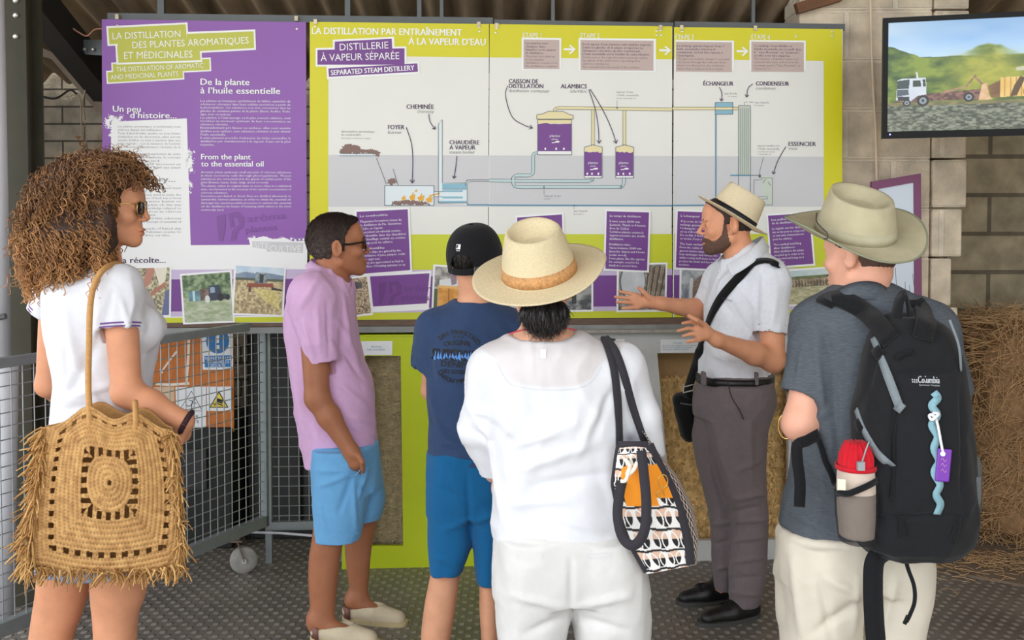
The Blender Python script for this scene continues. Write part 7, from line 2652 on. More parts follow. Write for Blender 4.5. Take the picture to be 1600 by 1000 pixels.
    cr = [(780, 585, 800, 640, .012, -.006), (770, 640, 820, 690, .016, .007), (800, 700, 900, 660, .014, .007), (790, 740, 940, 690, .016, .007), (830, 760, 960, 740, .016, -.007), (780, 790, 900, 780, .016, .006), (940, 620, 900, 720, .014, .006), (960, 600, 930, 680, .012, -.006), (790, 600, 760, 700, .012, .007), (775, 760, 800, 840, .014, .005), (955, 760, 965, 840, .014, .006), (738, 640, 770, 650, .01, .006), (735, 670, 770, 690, .01, -.006), (850, 800, 940, 830, .014, .005), (980, 590, 1010, 690, .012, .006)]
    bl = cloth('blouse', Q, t, M, .006, amp=.0075, f=(7, 7, 4), seed=44, fine=.001, creases=cr, Y=2.82)
    wrap_print(Draw(None).outline([(787, 560), (800, 592), (840, 606), (890, 606), (930, 590), (955, 560)][0:6], 0.01), M, 'yoke_seam', bl, bl) if False else None
    # thin cloth: skin shows faintly through above the edge of the undergarment
    bv = np.array([v.co[:] for v in bl.data.vertices]) + np.array(ORG[bl.name])
    fx_, fz_ = bv[:, 0] / bv[:, 1], (bv[:, 2] - CAMH) / bv[:, 1]
    bx, by = CXP + F * fx_, 335 - F * fz_
    edge_ = np.interp(bx, [740, 776, 790, 806, 850, 900, 924, 940, 980], [540, 566, 592, 603, 609, 607, 596, 572, 540])
    k_ = np.clip((edge_ - by) / 5, 0, 1)[:, None] * (bv[:, 1:2] < 2.97)
    cc = np.ones((len(bv), 4), np.float32)
    cc[:, :3] = srgb((228, 230, 236)) * (1 - k_) + srgb((219, 214, 216)) * k_
    bl.data.color_attributes.new('Col', 'FLOAT_COLOR', 'POINT').data.foreach_set('color', cc.ravel())
    d = Draw(None)
    d.curve([(776, 566), (790, 592), (806, 603), (850, 609), (900, 607), (924, 596), (940, 572)], 1.6)
    wrap_print(d, mat('white_seam', (214, 216, 222), .9), 'undergarment_edge', bl, bl, .0015)
    d = Draw(None).rect(845, 547, 853, 560)
    wrap_print(d, mat('white_label', (238, 238, 240), .6), 'neck_label', bl, bl, .004)
    # trousers
    MT = mat('white_linen', (222, 221, 219), .85, noise=.03, nscale=30, bump=.25, bscale=700, spec=.2)
    Q = [(loft(rows_at(Y, [(822, 778, 984, .14), (850, 776, 1000, .15), (890, 773, 1010, .15), (925, 773, 1014, .135)])), 0), (loft(rows_at(Y, legL)), .02), (loft(rows_at(Y, legR)), .02)]
    cr = [(892, 870, 892, 950, .008, -.006), (885, 950, 800, 930, .012, .006), (898, 950, 985, 930, .012, .006), (890, 960, 820, 990, .012, -.006), (900, 965, 980, 985, .012, -.006)]
    tr = cloth('trousers', Q, t, MT, .0065, amp=.004, f=(7, 7, 4), seed=49, fine=.0012, creases=cr, Y=2.82)
    for q in ([(808, 866), (848, 866), (848, 872), (808, 872)], [(918, 866), (956, 864), (956, 870), (918, 872)]):
        d = Draw(None).outline(q, 1)
        wrap_print(d, mat('white_seam', (214, 216, 222), .9), 'pocket_welt', tr, tr, .0015)
    for px in (833, 948):
        a = w(px, 1200, Y)
        cloth('shoe', shoe_prims((a.x, Y - .05, 0), (a.x, Y + .17, 0), .04, .05, .07), t, mat('white_shoe', (230, 228, 224), .6), .006)
    return t
white_woman()

# ------------------------------------------------------------------ man with the backpack
def backpack_man():
    Y = 2.95
    t = thing('person', 'man seen from behind in grey polo shirt, cream trousers and khaki brimmed hat', 'person', base_of(Y, 1350), 'people at the panels')
    w = W
    hd = Head(w(1346, 398, Y), (-.62, .78), -2, 0, 1.02)
    tors = [(462, 1305, 1392, .09), (478, 1275, 1432, .11), (500, 1258, 1462, .13), (540, 1256, 1476, .14), (600, 1250, 1480, .14), (680, 1242, 1476, .14), (760, 1231, 1468, .145), (830, 1221, 1455, .15), (885, 1219, 1448, .155)]
    legL = [(835, 1217, 1350, .165), (870, 1217, 1348, .165), (920, 1218, 1344, .15), (1000, 1221, 1338, .12), (1100, 1228, 1325, .10), (1205, 1236, 1318, .09)]
    legR = [(835, 1335, 1448, .165), (870, 1338, 1447, .165), (920, 1342, 1445, .15), (1000, 1347, 1433, .12), (1100, 1352, 1430, .10), (1205, 1356, 1428, .09)]
    P = hd.plain()
    sL, sR = w(1283, 508, Y), w(1455, 512, Y)
    eL = w(1252, 662, 2.90)
    P += [(cone(hd.w(0, -.03, -.05), w(1345, 450, Y), .060, .060), .02), (cone(w(1345, 450, Y), w(1347, 480, Y), .060, .085), .03)]
    P += [(loft(rows_at(Y, tors, grow_=.85)), .04), (loft(rows_at(Y, legL, grow_=.72)), .02), (loft(rows_at(Y, legR, grow_=.72)), .02)]
    P += [(cone(sL, eL, .054, .050), .03), (cone(eL, w(1238, 664, 3.10), .049, .034), .03), (cone(w(1238, 664, 3.10), w(1262, 655, 3.24), .032, .026), .02), (ellipsoid(w(1272, 652, 3.30), (.035, .045, .03)), .02)]
    eR = w(1486, 660, 3.0)
    P += [(cone(sR, eR, .054, .046), .03), (cone(eR, w(1480, 640, 3.25), .044, .03), .03), (ellipsoid(w(1470, 630, 3.3), (.035, .045, .03)), .02)]
    for px in (1278, 1392):
        a = w(px, 1200, Y)
        P += [(cone((a.x, Y, .05), (a.x - .02, Y + .14, .028), .034, .024), .02)]
    hh = Head(w(1336, 366, 2.94), (-.42, .91), 18, 6, 1.0)
    P += [(plane(hh.w(0, 0, -.006), hh.R[:, 2]), .003, 'i')]
    body_mesh(P, t, (236, 176, 150), hd, .0065, fz=((eL.z - .08, eL.z + .08, .005),))
    fd = Field(hd.skull(), .005)
    fd.phi = fd.phi - .007
    fd.add(hairline(hd, [-.13, -.1, -.06, -.035, -.033, .0, .02, .1], [-.075, -.07, -.055, -.03, .03, .03, .02, .06]), .003, 'i')
    fd.add(plane(hh.c - hh.R[:, 2] * .012, hh.R[:, 2]), 0, 'i')
    V, Fc = surface(fd)
    V = V + normals(V, Fc) * ((fbm(V * np.array([1, 1, .4]), 150, 5, 3) - .45) * .006)[:, None]
    obj('hair', V, Fc, mat('brown_grey_hair', (92, 70, 60), .6, noise=.4, nscale=200, bump=.6, bscale=350), t, True)
    # hat
    MK = mat('khaki_canvas', (186, 178, 148), .9, noise=.10, nscale=25, bump=.3, bscale=500)
    kw = dict(zc=.0, pitch=0)
    V, Fc = hat_mesh(hh, .106, .118, .122, .084, rim=.02, dent=.030, side_up=.046, front_dn=.0, back_dn=.012, taper=.80, pinch=.16, top_back=-.10, **kw)
    h_ = solidify(obj('brimmed_hat', V, Fc, MK, t, True), .003)
    V, Fc = band_mesh(hh, .106, .118, .122, .0, .03, .28, .80, 0)
    obj('hat_band', V, Fc, mat('khaki_band', (178, 172, 146), .9, noise=.08), h_, True)
    n = 112
    Vh = [Vector(v.co) + ORG[h_.name] for v in h_.data.vertices][:n]
    MB().tube(Vh + [Vh[0]], .0032, 6, False).build('brim_piping', mat('grey_green_piping', (140, 144, 120), .8), h_, True)
    MB().tube(spline([w(1276, 333, 2.84), w(1276, 346, 2.815), w(1284, 356, 2.80), w(1292, 364, 2.79), (w(1293, 372, 2.79)), w(1287, 373, 2.79)]), .0022, 6).build('chin_cord', mat('dark_cord', (66, 62, 56), .7), h_, True)
    MB().tube(spline([w(1297, 408, 2.96), w(1298, 425, 2.97), w(1303, 440, 2.99)]), .003, 6).build('chin_strap', mat('khaki_band', (178, 172, 146), .9), h_, True)
    # polo
    MG = mat('heather_grey_jersey', (92, 98, 106), .9, noise=.30, nscale=110, stretch=(.5, .5, 5), bump=.25, bscale=700, spec=.2)
    h1 = w(1253, 618, 2.915)
    d_ = (h1 - sL)
    Q = [(loft(rows_at(Y, tors)), 0), (cone(w(1335, 478, Y), sL, .075, .072), .05), (cone(w(1362, 478, Y), sR, .075, .068), .05), (capcone(sL, h1, .076, .066), .035), (capcone(sR, w(1484, 620, 2.98), .072, .064), .035)]
    Q += [(capcone(sL.lerp(h1, .75), h1 + d_ * .2, .054, .053), .002, 's'), (ellipsoid(hd.w(0, -.03, -.15), (.068, .068, .06)), .005, 's')]
    xs_ = [w(a, 800, 2.8).x for a in (1200, 1220, 1280, 1350, 1400, 1442, 1480)]
    zs_ = [w(1300, b, 2.8).z for b in (834, 838, 858, 876, 874, 862, 855)]
    Q += [(func(lambda X, Yy, Z: np.interp(X, xs_, zs_) - Z + 0 * Yy), .003, 'i')]
    cr = [(1275, 540, 1290, 680, .012, .007), (1300, 560, 1310, 720, .012, -.006), (1262, 660, 1300, 640, .012, .006), (1250, 700, 1290, 760, .014, .006), (1240, 740, 1300, 800, .014, -.006), (1235, 800, 1300, 830, .014, .006), (1280, 500, 1300, 560, .012, -.007), (1255, 540, 1245, 600, .010, .006)]
    po = cloth('polo_shirt', Q, t, MG, .006, amp=.005, f=(8, 8, 4), seed=54, fine=.001, creases=cr, Y=2.82)
    c = spline([w(1296, 470, 2.97), w(1302, 460, 2.91), w(1322, 448, 2.872), w(1350, 442, 2.86), w(1376, 446, 2.872), w(1392, 458, 2.91), w(1396, 470, 2.97)], 6)
    V, Fs = [], []
    ax_ = Vector(hd.w(0, -.03, -.13))
    for p in c:
        o_ = p - ax_; o_.z = 0; o_.normalize()
        V += [p + o_ * .016 + Vector((0, 0, -.045)), p + o_ * .008 + Vector((0, 0, -.02)), p + o_ * .0 + Vector((0, 0, .004)), p - o_ * .008 + Vector((0, 0, -.012))]
    for i in range(len(c) - 1):
        for j in range(3):
            Fs.append((4 * i + j, 4 * i + 4 + j, 4 * i + 5 + j, 4 * i + 1 + j))
    solidify(obj('collar', V, Fs, MG, po, True), .003)
    d = Draw(None).rect(1306, 846, 1313, 853).rect(1314, 846, 1320, 853)
    wrap_print(d, mat('dark_patch', (44, 46, 52), .8), 'hem_tag', po, po)
    # bracelet
    MB().tube([w(1236, 665, 3.07) + Vector((math.cos(a) * .022 - .014, -math.cos(a) * .010, math.sin(a) * .038 - .002)) for a in np.linspace(0, 2 * PI, 24)], .0028, 6, False).build('bracelet', mat('gold', (226, 190, 110), .25, 1.0), t, True)
    # trousers
    MT = fabric('cream_chino', (226, 218, 202), 800, .25, noise=.06, nscale=12)
    Q = [(loft(rows_at(Y, [(825, 1218, 1450, .16), (860, 1217, 1447, .165), (900, 1217, 1446, .155)])), 0), (loft(rows_at(Y, legL)), .02), (loft(rows_at(Y, legR)), .02)]
    cr = [(1345, 930, 1290, 900, .014, .006), (1345, 935, 1270, 990, .014, -.007), (1340, 900, 1330, 990, .010, .006), (1240, 870, 1250, 990, .012, .006), (1280, 900, 1300, 1000, .012, -.006), (1400, 900, 1380, 1000, .012, .006)]
    cloth('trousers', Q, t, MT, .0065, amp=.006, f=(7, 7, 3), seed=59, fine=.001, creases=cr, Y=2.80)
    for px in (1278, 1392):
        a = w(px, 1200, Y)
        cloth('shoe', shoe_prims((a.x + .01, Y - .06, 0), (a.x - .03, Y + .19, 0), .045, .05, .09), t, mat('brown_shoe', (92, 70, 54), .6), .006)
    return t
backpack_man()

# ------------------------------------------------------------------ curly haired woman
def curly_woman():
    Y = 3.15
    t = thing('person', 'woman with big curly brown hair, white t-shirt and sunglasses facing the panels', 'person', base_of(Y, 140), 'people at the panels')
    w = W
    hd = Head(w(171, 324, Y), (1, .10), -2, 0, 1.0)
    sL, sR = w(84, 455, 3.30), w(186, 452, 3.02)
    eL, eR = w(74, 602, 3.30), w(198, 612, 2.98)
    wR = w(288, 658, 3.00)
    tors = [(428, 108, 188, .09), (445, 84, 212, .14), (480, 78, 236, .165), (515, 80, 246, .165), (550, 86, 240, .15), (600, 91, 230, .135), (650, 88, 234, .14), (700, 82, 240, .15), (735, 80, 244, .15)]
    cL = [(850, 66, 148, .10), (890, 62, 143, .088), (930, 57, 137, .072), (960, 52, 127, .065), (1000, 47, 113, .066), (1060, 48, 108, .066), (1120, 58, 96, .045), (1155, 62, 92, .038)]
    cR = [(850, 142, 226, .09), (890, 143, 228, .085), (930, 143, 226, .072), (960, 146, 216, .066), (1000, 149, 212, .068), (1060, 151, 208, .066), (1120, 160, 198, .045), (1155, 163, 194, .038)]
    P = hd.face(False, .9)
    P += [(cone(hd.w(0, -.028, -.05), w(160, 408, Y), .050, .050), .02), (cone(w(160, 408, Y), w(152, 440, Y), .050, .07), .03)]
    P += [(loft(rows_at(Y, tors, grow_=.86)), .04), (loft(rows_at(3.20, cL), 2.1), .02), (loft(rows_at(3.10, cR), 2.1), .02), (loft(rows_at(Y, [(680, 90, 232, .12), (760, 66, 245, .13), (860, 66, 240, .12), (885, 80, 220, .06)])), .04)]
    P += [(cone(sL, eL, .042, .036), .03), (cone(eL, w(105, 632, 3.5), .036, .026), .02), (ellipsoid(w(112, 630, 3.55), (.025, .05, .03)), .02)]
    m_ = eR.lerp(wR, .4)
    P += [(cone(sR, eR, .050, .043), .03), (cone(eR, m_, .043, .040), .02), (cone(m_, wR, .040, .027), .02)]
    pl = w(285, 678, 3.04)
    P += [(cone(wR, pl, .026, .026), .02)]
    for k in range(4):
        a = w(278 - 3 * k, 690 + 2 * k, 3.05 - .012 * k)
        P += [(cone(pl, a, .018, .011), .01)] + finger([a, a + Vector((.002, .0, -.03)), a + Vector((-.012, .004, -.052))], .0092, .0075)
    P += [(cone(wR, w(280, 692, 3.0), .02, .013), .01)] + finger([w(280, 692, 3.0), w(274, 700, 2.99), w(268, 706, 2.99)], .011, .008)
    for px, yy in ((77, 3.20), (178, 3.10)):
        a = w(px, 1155, yy)
        P += [(cone((a.x, yy, .05), (a.x + .11, yy + .07, .025), .032, .022), .03)]
    zf = hd.c[2]
    body_mesh(P, t, (216, 152, 116), hd, .006, fz=((zf - .14, zf + .08, .0026),), fx=((hd.c[0] - .02, hd.c[0] + .13, .003),), fy=((hd.c[1] - .08, hd.c[1] + .08, .004),))
    for sx in (-1, 1):
        MB().tube([hd.w(sx * .018, .094, .020), hd.w(sx * .032, .094, .026), hd.w(sx * .048, .082, .021)], [.003, .0032, .0015], 6).build('eyebrow', mat('dark_brown_brow', (56, 36, 28), .8), t, True)
    sunglasses(hd, t, mat('gold', (226, 190, 110), .25, 1.0), mat('dark_lens', (22, 22, 26), .08), .0014, (.025, .022), .004, .012)
    # hair: a full head of corkscrew curls
    E = [((118, 318, 3.15), (.135, .13, .14)), ((150, 282, 3.13), (.12, .11, .095)), ((92, 360, 3.15), (.105, .12, .105)), ((128, 368, 3.10), (.12, .10, .085)), ((178, 268, 3.13), (.085, .085, .045)), ((166, 362, 3.02), (.035, .04, .085)), ((82, 388, 3.17), (.075, .09, .055))]
    Q = [(ellipsoid(w(*c), r), .05) for c, r in E]
    Q += [(ellipsoid(hd.w(0, .105, -.045), (.12, .085, .09)), .02, 's'), (cone(hd.w(0, .02, -.12), hd.w(0, .12, -.17), .05, .1), .02, 's')]
    V, Fc = surface(Field(Q, .009))
    N = normals(V, Fc)
    V = V + N * ((fbm(V, 28, 7, 3) - .7) * .035)[:, None]
    base = obj('hair', V, Fc, mat('hair_root_mass', (60, 38, 27), .7, noise=.4, nscale=60, bump=.6, bscale=120), t, True)
    N = normals(V, Fc)
    rn = np.random.default_rng(6)
    VV, FF, CC = [], [], []
    nv = 0
    cen = np.array(w(125, 335, 3.14))
    crown = np.array(w(150, 262, 3.13))
    def curl(p, d, nn, L_, rad, pitch_, th, tone, wig):
        nonlocal nv
        s1 = np.cross(d, nn)
        s1 /= np.linalg.norm(s1) + 1e-9
        s2 = np.cross(s1, d)
        turns = L_ / pitch_
        k = max(8, int(turns * 9))
        tt = np.linspace(0, 1, k)
        ph = rn.uniform(0, 6.28)
        ax_ = p + d * (tt * L_)[:, None] + np.array([0, 0, -1]) * (tt ** 2 * L_ * .35)[:, None] + nn * (wig * np.sin(tt * 5 + ph))[:, None]
        rr = rad * (.5 + .5 * np.minimum(1, tt * 4)) * (1 - .35 * tt)
        q = ax_ + s1 * (rr * np.cos(ph + tt * turns * 6.28))[:, None] + s2 * (rr * np.sin(ph + tt * turns * 6.28))[:, None]
        tg = np.gradient(q, axis=0)
        tg /= np.linalg.norm(tg, axis=1)[:, None] + 1e-9
        a = np.cross(tg, nn)
        a /= np.linalg.norm(a, axis=1)[:, None] + 1e-9
        b = np.cross(a, tg)
        w_ = th * (1 - .5 * tt)[:, None]
        ql = hd.loc(q)
        if ((ql[:, 1] > .052) & (ql[:, 2] < .050) & (ql[:, 2] > -.16)).any(): return
        ring = [q + a * w_, q + b * w_ * .8, q - a * w_, q - b * w_ * .8]
        VV.append(np.stack(ring, 1).reshape(-1, 3))
        i = np.arange(k - 1)[:, None] * 4 + np.arange(4)[None]
        j = np.arange(k - 1)[:, None] * 4 + (np.arange(4)[None] + 1) % 4
        FF.append(np.stack([i, j, j + 4, i + 4], -1).reshape(-1, 4) + nv)
        cc = srgb((72, 44, 30)) * (1 - tone) + srgb((222, 164, 104)) * tone
        CC.append(np.repeat((cc[None] * (.75 + .5 * tt[:, None])), 4, axis=0))
        nv += 4 * k
    idx = rn.choice(len(V), 4300)
    for i in idx:
        p = V[i] - N[i] * .012
        out = p - crown
        d = out / (np.linalg.norm(out) + 1e-9) * .7 + np.array([0, 0, -.75]) + rn.normal(0, .28, 3)
        d -= N[i] * (d @ N[i]) * .8
        d += N[i] * .12
        d /= np.linalg.norm(d)
        low = np.clip((crown[2] - p[2]) / .32, 0, 1)
        tone = np.clip(.14 + .66 * low * rn.uniform(.1, 1.1) + .35 * (fbm(p[None], 9, 3, 2)[0] - .5) + (.3 if rn.uniform() < .12 else 0), 0, 1)
        curl(p, d, N[i], rn.uniform(.05, .12), rn.uniform(.006, .011), rn.uniform(.017, .028), rn.uniform(.0018, .0036), tone, .006)
    # stray curls above the forehead and around the outline
    for _ in range(150):
        i = int(rn.choice(np.where((V[:, 2] > w(150, 330, Y).z) & (V[:, 0] > w(150, 0, Y).x))[0]))
        d = N[i] * .5 + np.array([.8, 0, .1]) + rn.normal(0, .3, 3)
        d /= np.linalg.norm(d)
        curl(V[i], d, N[i], rn.uniform(.04, .10), rn.uniform(.003, .006), rn.uniform(.014, .024), rn.uniform(.0007, .0012), rn.uniform(.1, .5), .008)
    for _ in range(260):
        i = int(rn.choice(len(V)))
        d = N[i] * .9 + np.array([-.1, 0, -.3]) + rn.normal(0, .3, 3)
        d /= np.linalg.norm(d)
        curl(V[i], d, N[i], rn.uniform(.03, .06), rn.uniform(.003, .006), rn.uniform(.014, .024), rn.uniform(.0007, .0013), rn.uniform(.2, .8), .006)
    obj('curls', np.concatenate(VV), np.concatenate(FF), mat('curl_hair', (120, 80, 50), .5, attr=True, spec=.4), base, True, col=np.concatenate(CC))
    # t-shirt
    M = fabric('white_cotton', (226, 228, 236), 800, .25, noise=.03)
    h1, h2 = w(187, 515, 3.0), w(67, 490, 3.31)
    Q = [(loft(rows_at(Y, tors)), 0), (cone(w(150, 436, Y), sR, .055, .064), .05), (cone(w(140, 436, Y), sL, .055, .058), .05), (capcone(sR, h1, .066, .061), .03), (capcone(sL, h2, .056, .048), .03)]
    Q += [(capcone(sR.lerp(h1, .5), h1 + (h1 - sR) * .3, .054, .053), .002, 's'), (ellipsoid(hd.w(0, -.03, -.165), (.066, .066, .05)), .005, 's'), (ellipsoid(w(232, 512, 3.12), (.05, .09, .06)), .03)]
    cr = [(100, 480, 130, 600, .014, .006), (150, 540, 110, 620, .014, -.006), (165, 470, 140, 540, .012, .007), (175, 455, 160, 510, .010, -.006), (190, 470, 200, 510, .010, .005), (110, 620, 180, 600, .012, .006), (100, 640, 170, 630, .012, -.006), (120, 560, 160, 640, .012, .006), (225, 500, 205, 560, .012, .006), (95, 520, 100, 600, .012, .005)]
    ts = cloth('t_shirt', Q, t, M, .0055, amp=.005, f=(8, 8, 4), seed=64, fine=.001, creases=cr, Y=3.02)
    MP = mat('purple_stripe', (110, 66, 140), .8)
    for (a, b, r0, r1) in ((sR, h1, .066, .061), (sL, h2, .056, .048)):
        d = (b - a).normalized()
        s1 = d.cross(Vector((0, 1, 0))).normalized()
        s2 = d.cross(s1)
        L_ = (b - a).length
        for off in (.006, .016):
            c = b - d * off
            r = r0 + (r1 - r0) * (L_ - off) / L_ + .0022
            V = [c + (s1 * math.cos(q) + s2 * math.sin(q)) * r + d * e for e in (-.0022, .0022) for q in np.linspace(0, 2 * PI, 40, endpoint=False)]
            obj('cuff_stripe', V, [(k, (k + 1) % 40, 40 + (k + 1) % 40, 40 + k) for k in range(40)], MP, ts, True)
    # short skirt
    Q = [(loft(rows_at(Y, [(690, 86, 240, .15), (760, 60, 250, .16), (820, 58, 252, .165), (880, 60, 248, .165)])), 0)]
    cloth('skirt', Q, t, fabric('pale_denim', (150, 176, 214), 700, .4, noise=.15), .007, amp=.006, f=(12, 12, 2), seed=69)
    q = (wR - m_).normalized()
    s1 = q.cross(Vector((0, 0, 1))).normalized()
    s2 = q.cross(s1)
    MB().tube([wR + q * .006 + (s1 * math.cos(a) + s2 * math.sin(a)) * .032 for a in np.linspace(0, 2 * PI, 28)], .0085, 8, False).build('wrist_band', mat('plum_band', (52, 26, 36), .8), t, True)
    for px, yy in ((77, 3.20), (178, 3.10)):
        a = w(px, 1155, yy)
        cloth('sandal', shoe_prims((a.x - .05, yy - .03, 0), (a.x + .15, yy + .09, 0), .038, .03, .04), t, mat('tan_leather', (168, 122, 84), .6), .006)
    return t
curly_woman()
# ================================================================== bags and what hangs on them
def kids(name):
    """child meshes of the person whose label starts with name, by object name"""
    for o in bpy.data.objects:
        if o.type == 'EMPTY' and o.get('label', '').startswith(name):
            return {c.name.split('.')[0]: c for c in o.children}

# ------------------------------------------------------------------ raffia tote
def raffia_tote():
    t = thing('raffia_tote', 'fringed open-work raffia tote hanging from the curly haired woman\'s shoulder', 'bag', tuple(W(165, 890, 2.86)))
    MR = mat('raffia', (204, 158, 96), .8, attr=True, noise=.18, nscale=120, bump=.4, bscale=300)
    Lp = [(66, 668), (62, 700), (58, 740), (52, 790), (44, 840), (40, 885)]
    Rp = [(268, 672), (272, 700), (276, 740), (280, 790), (283, 840), (283, 885)]
    def edge(pts, v):
        k = np.linspace(0, 1, len(pts))
        return np.interp(v, k, [p[0] for p in pts]), np.interp(v, k, [p[1] for p in pts])
    n = 210
    u, v = np.meshgrid(np.linspace(0, 1, n), np.linspace(0, 1, n))
    lx, ly = edge(Lp, v)
    rx, ry = edge(Rp, v)
    X = lx * (1 - u) + rx * u
    # the rim peaks where the handles pull
    pk = 34 * np.exp(-((u - .36) / .17) ** 2) + 26 * np.exp(-((u - .72) / .14) ** 2)
    Yp = (ly * (1 - u) + ry * u) - pk * (1 - v) ** 2.2 + 10 * np.sin(PI * u) * v ** 4
    m = np.maximum(np.abs(u - .52) / .5, np.abs(v - .47) / .53)
    r = np.hypot((u - .52) / .5, (v - .47) / .53)
    m = np.where(m < .3, r * .85 + m * .15, m * .75 + np.minimum(r, 1.2) * .25)
    tang = np.where(np.abs(u - .52) / .5 > np.abs(v - .47) / .53, v * 1.1, u)
    ring = .5 + .5 * np.cos(m * 2 * PI * 17)
    st = .5 + .5 * np.cos(tang * 2 * PI * 44 + np.floor(m * 17) * PI)
    bulge = .055 * np.sin(PI * np.clip(u, 0, 1)) ** .7 * np.sin(PI * (.15 + .8 * v)) ** .8
    h_ = .0035 * ring * (.5 + .5 * st)
    hole = ((np.abs(m - .36) < .045) & (np.sin(tang * 2 * PI * 16) > -.15)) | ((np.abs(m - .80) < .035) & (np.sin(tang * 2 * PI * 13) > .1) & (v > .05))
    hole |= (np.abs(m) < .03)
    dep = 2.885 - bulge - h_
    D = ray(800, 391)
    x = (X - CXP) / F; y = -(Yp - CYP) / F
    dx, dy, dz = x, math.cos(TH) + y * math.sin(TH), -math.sin(TH) + y * math.cos(TH)
    k = dep / dy
    P = np.stack([dx * k, dy * k, CAMH + dz * k], -1).reshape(-1, 3)
    idx = np.arange(n * n).reshape(n, n)
    Fc = np.stack([idx[:-1, :-1].ravel(), idx[1:, :-1].ravel(), idx[1:, 1:].ravel(), idx[:-1, 1:].ravel()], 1)
    Fc = Fc[~hole[:-1, :-1].ravel()]
    tone = np.clip(.55 + .5 * (fbm(P, 60, 3, 3) - .5) * 2, 0, 1)[:, None]
    pores = np.clip(1 - 1.0 * ((1 - ring) * (1 - st)).ravel()[:, None] ** 2, .0, 1)      # yarn darkened in the gaps between the stitches
    c = (srgb((150, 102, 54)) * (1 - tone) + srgb((222, 176, 112)) * tone) * (.35 + .65 * pores)
    fr = obj('front_panel', P, Fc, MR, t, True, col=c)
    solidify(fr, .004, 0)
    # back panel and gusset
    B = P.copy().reshape(n, n, 3)[::6, ::6]
    b2 = B + np.array([0, 1, 0]) * (.02 + 2 * (2.885 - B[..., 1:2]))
    q = b2.shape[0]
    idx = np.arange(q * q).reshape(q, q)
    Fb = np.stack([idx[:-1, :-1].ravel(), idx[:-1, 1:].ravel(), idx[1:, 1:].ravel(), idx[1:, :-1].ravel()], 1)
    solidify(obj('back_panel', b2.reshape(-1, 3), Fb, MR, t, True, col=np.ones((q * q, 3)) * srgb((176, 130, 76))), .004, 0)
    # handles
    for name, pts in (('handle', [W(140, 684, 2.855), W(140, 650, 2.85), W(138, 600, 2.89), W(139, 540, 2.915), W(141, 480, 2.925), W(147, 446, 2.925), W(160, 423, 2.94), W(176, 413, 3.00), W(190, 414, 3.07), W(203, 425, 3.13), W(210, 445, 3.17)]),
                      ('handle', [W(211, 676, 2.855), W(212, 655, 2.86), W(214, 640, 2.90), W(214, 600, 2.925), W(210, 560, 2.94), W(200, 500, 2.945), W(180, 450, 2.945), W(172, 420, 2.955), W(182, 412, 3.0), W(195, 414, 3.06)])):
        if name == 'handle' and pts[0].x > W(180, 0, 2.86).x:
            pts = [W(211, 676, 2.855), W(212, 655, 2.85), W(212, 640, 2.87), W(211, 628, 2.90)]
        sp = spline(pts, 6)
        mb = MB().tube(sp, [.0085] * len(sp), 10)
        V = np.array(mb.V)
        obj(name, V, mb.F, MR, t, True, col=np.ones((len(V), 3)) * srgb((196, 148, 90)))
    # fringe
    rn = random.Random(9)
    VV, FF, CC = [], [], []
    def strip(p, d, L_, wd):
        d = Vector(d).normalized()
        sd = d.cross(Vector((rn.uniform(-.5, .5), -1, rn.uniform(-.3, .3)))).normalized()
        nn = sd.cross(d)
        pts = []
        for k in range(5):
            q_ = k / 4
            pts.append(p + d * (L_ * q_) + Vector((0, 0, -1)) * (L_ * .35 * q_ * q_) + nn * (math.sin(q_ * 3 + L_ * 90) * .008))
        b = len(VV)
        tone_ = rn.random()
        cc = srgb((168, 116, 60)) * (1 - tone_) + srgb((226, 182, 116)) * tone_
        for i_, q_ in enumerate(pts):
            ww = wd * (1 - .35 * i_ / 4)
            VV.extend([q_ + sd * ww, q_ + nn * .0008, q_ - sd * ww, q_ - nn * .0008])
            CC.extend([cc] * 4)
        for i_ in range(4):
            for k in range(4):
                FF.append((b + i_ * 4 + k, b + i_ * 4 + (k + 1) % 4, b + i_ * 4 + 4 + (k + 1) % 4, b + i_ * 4 + 4 + k))
    for _ in range(300):
        vv_ = rn.random()
        a, b = edge(Lp, vv_)
        strip(W(a + rn.uniform(-2, 7), b, 2.875 + rn.uniform(-.02, .02)), (rn.uniform(-1.0, .35), rn.uniform(-.6, .2), rn.uniform(-1.3, .15)), rn.uniform(.025, .065), rn.uniform(.002, .0042))
    for _ in range(230):
        vv_ = rn.random()
        a, b = edge(Rp, vv_)
        strip(W(a + rn.uniform(-7, 2), b, 2.875 + rn.uniform(-.02, .02)), (rn.uniform(-.4, .7), rn.uniform(-.6, .2), rn.uniform(-1.3, .05)), rn.uniform(.022, .05), rn.uniform(.002, .004))
    for _ in range(230):
        u_ = rn.random()
        strip(W(38 + 247 * u_, 886 + 8 * math.sin(PI * u_) + rn.uniform(-6, 3), 2.875 + rn.uniform(-.03, .02)), (rn.uniform(-.9, .9), rn.uniform(-.6, .2), rn.uniform(-1, .1)), rn.uniform(.02, .045), rn.uniform(.002, .0042))
    o = obj('fringe', VV, FF, MR, t, True, col=np.array(CC))
    o['kind'] = 'stuff'
raffia_tote()

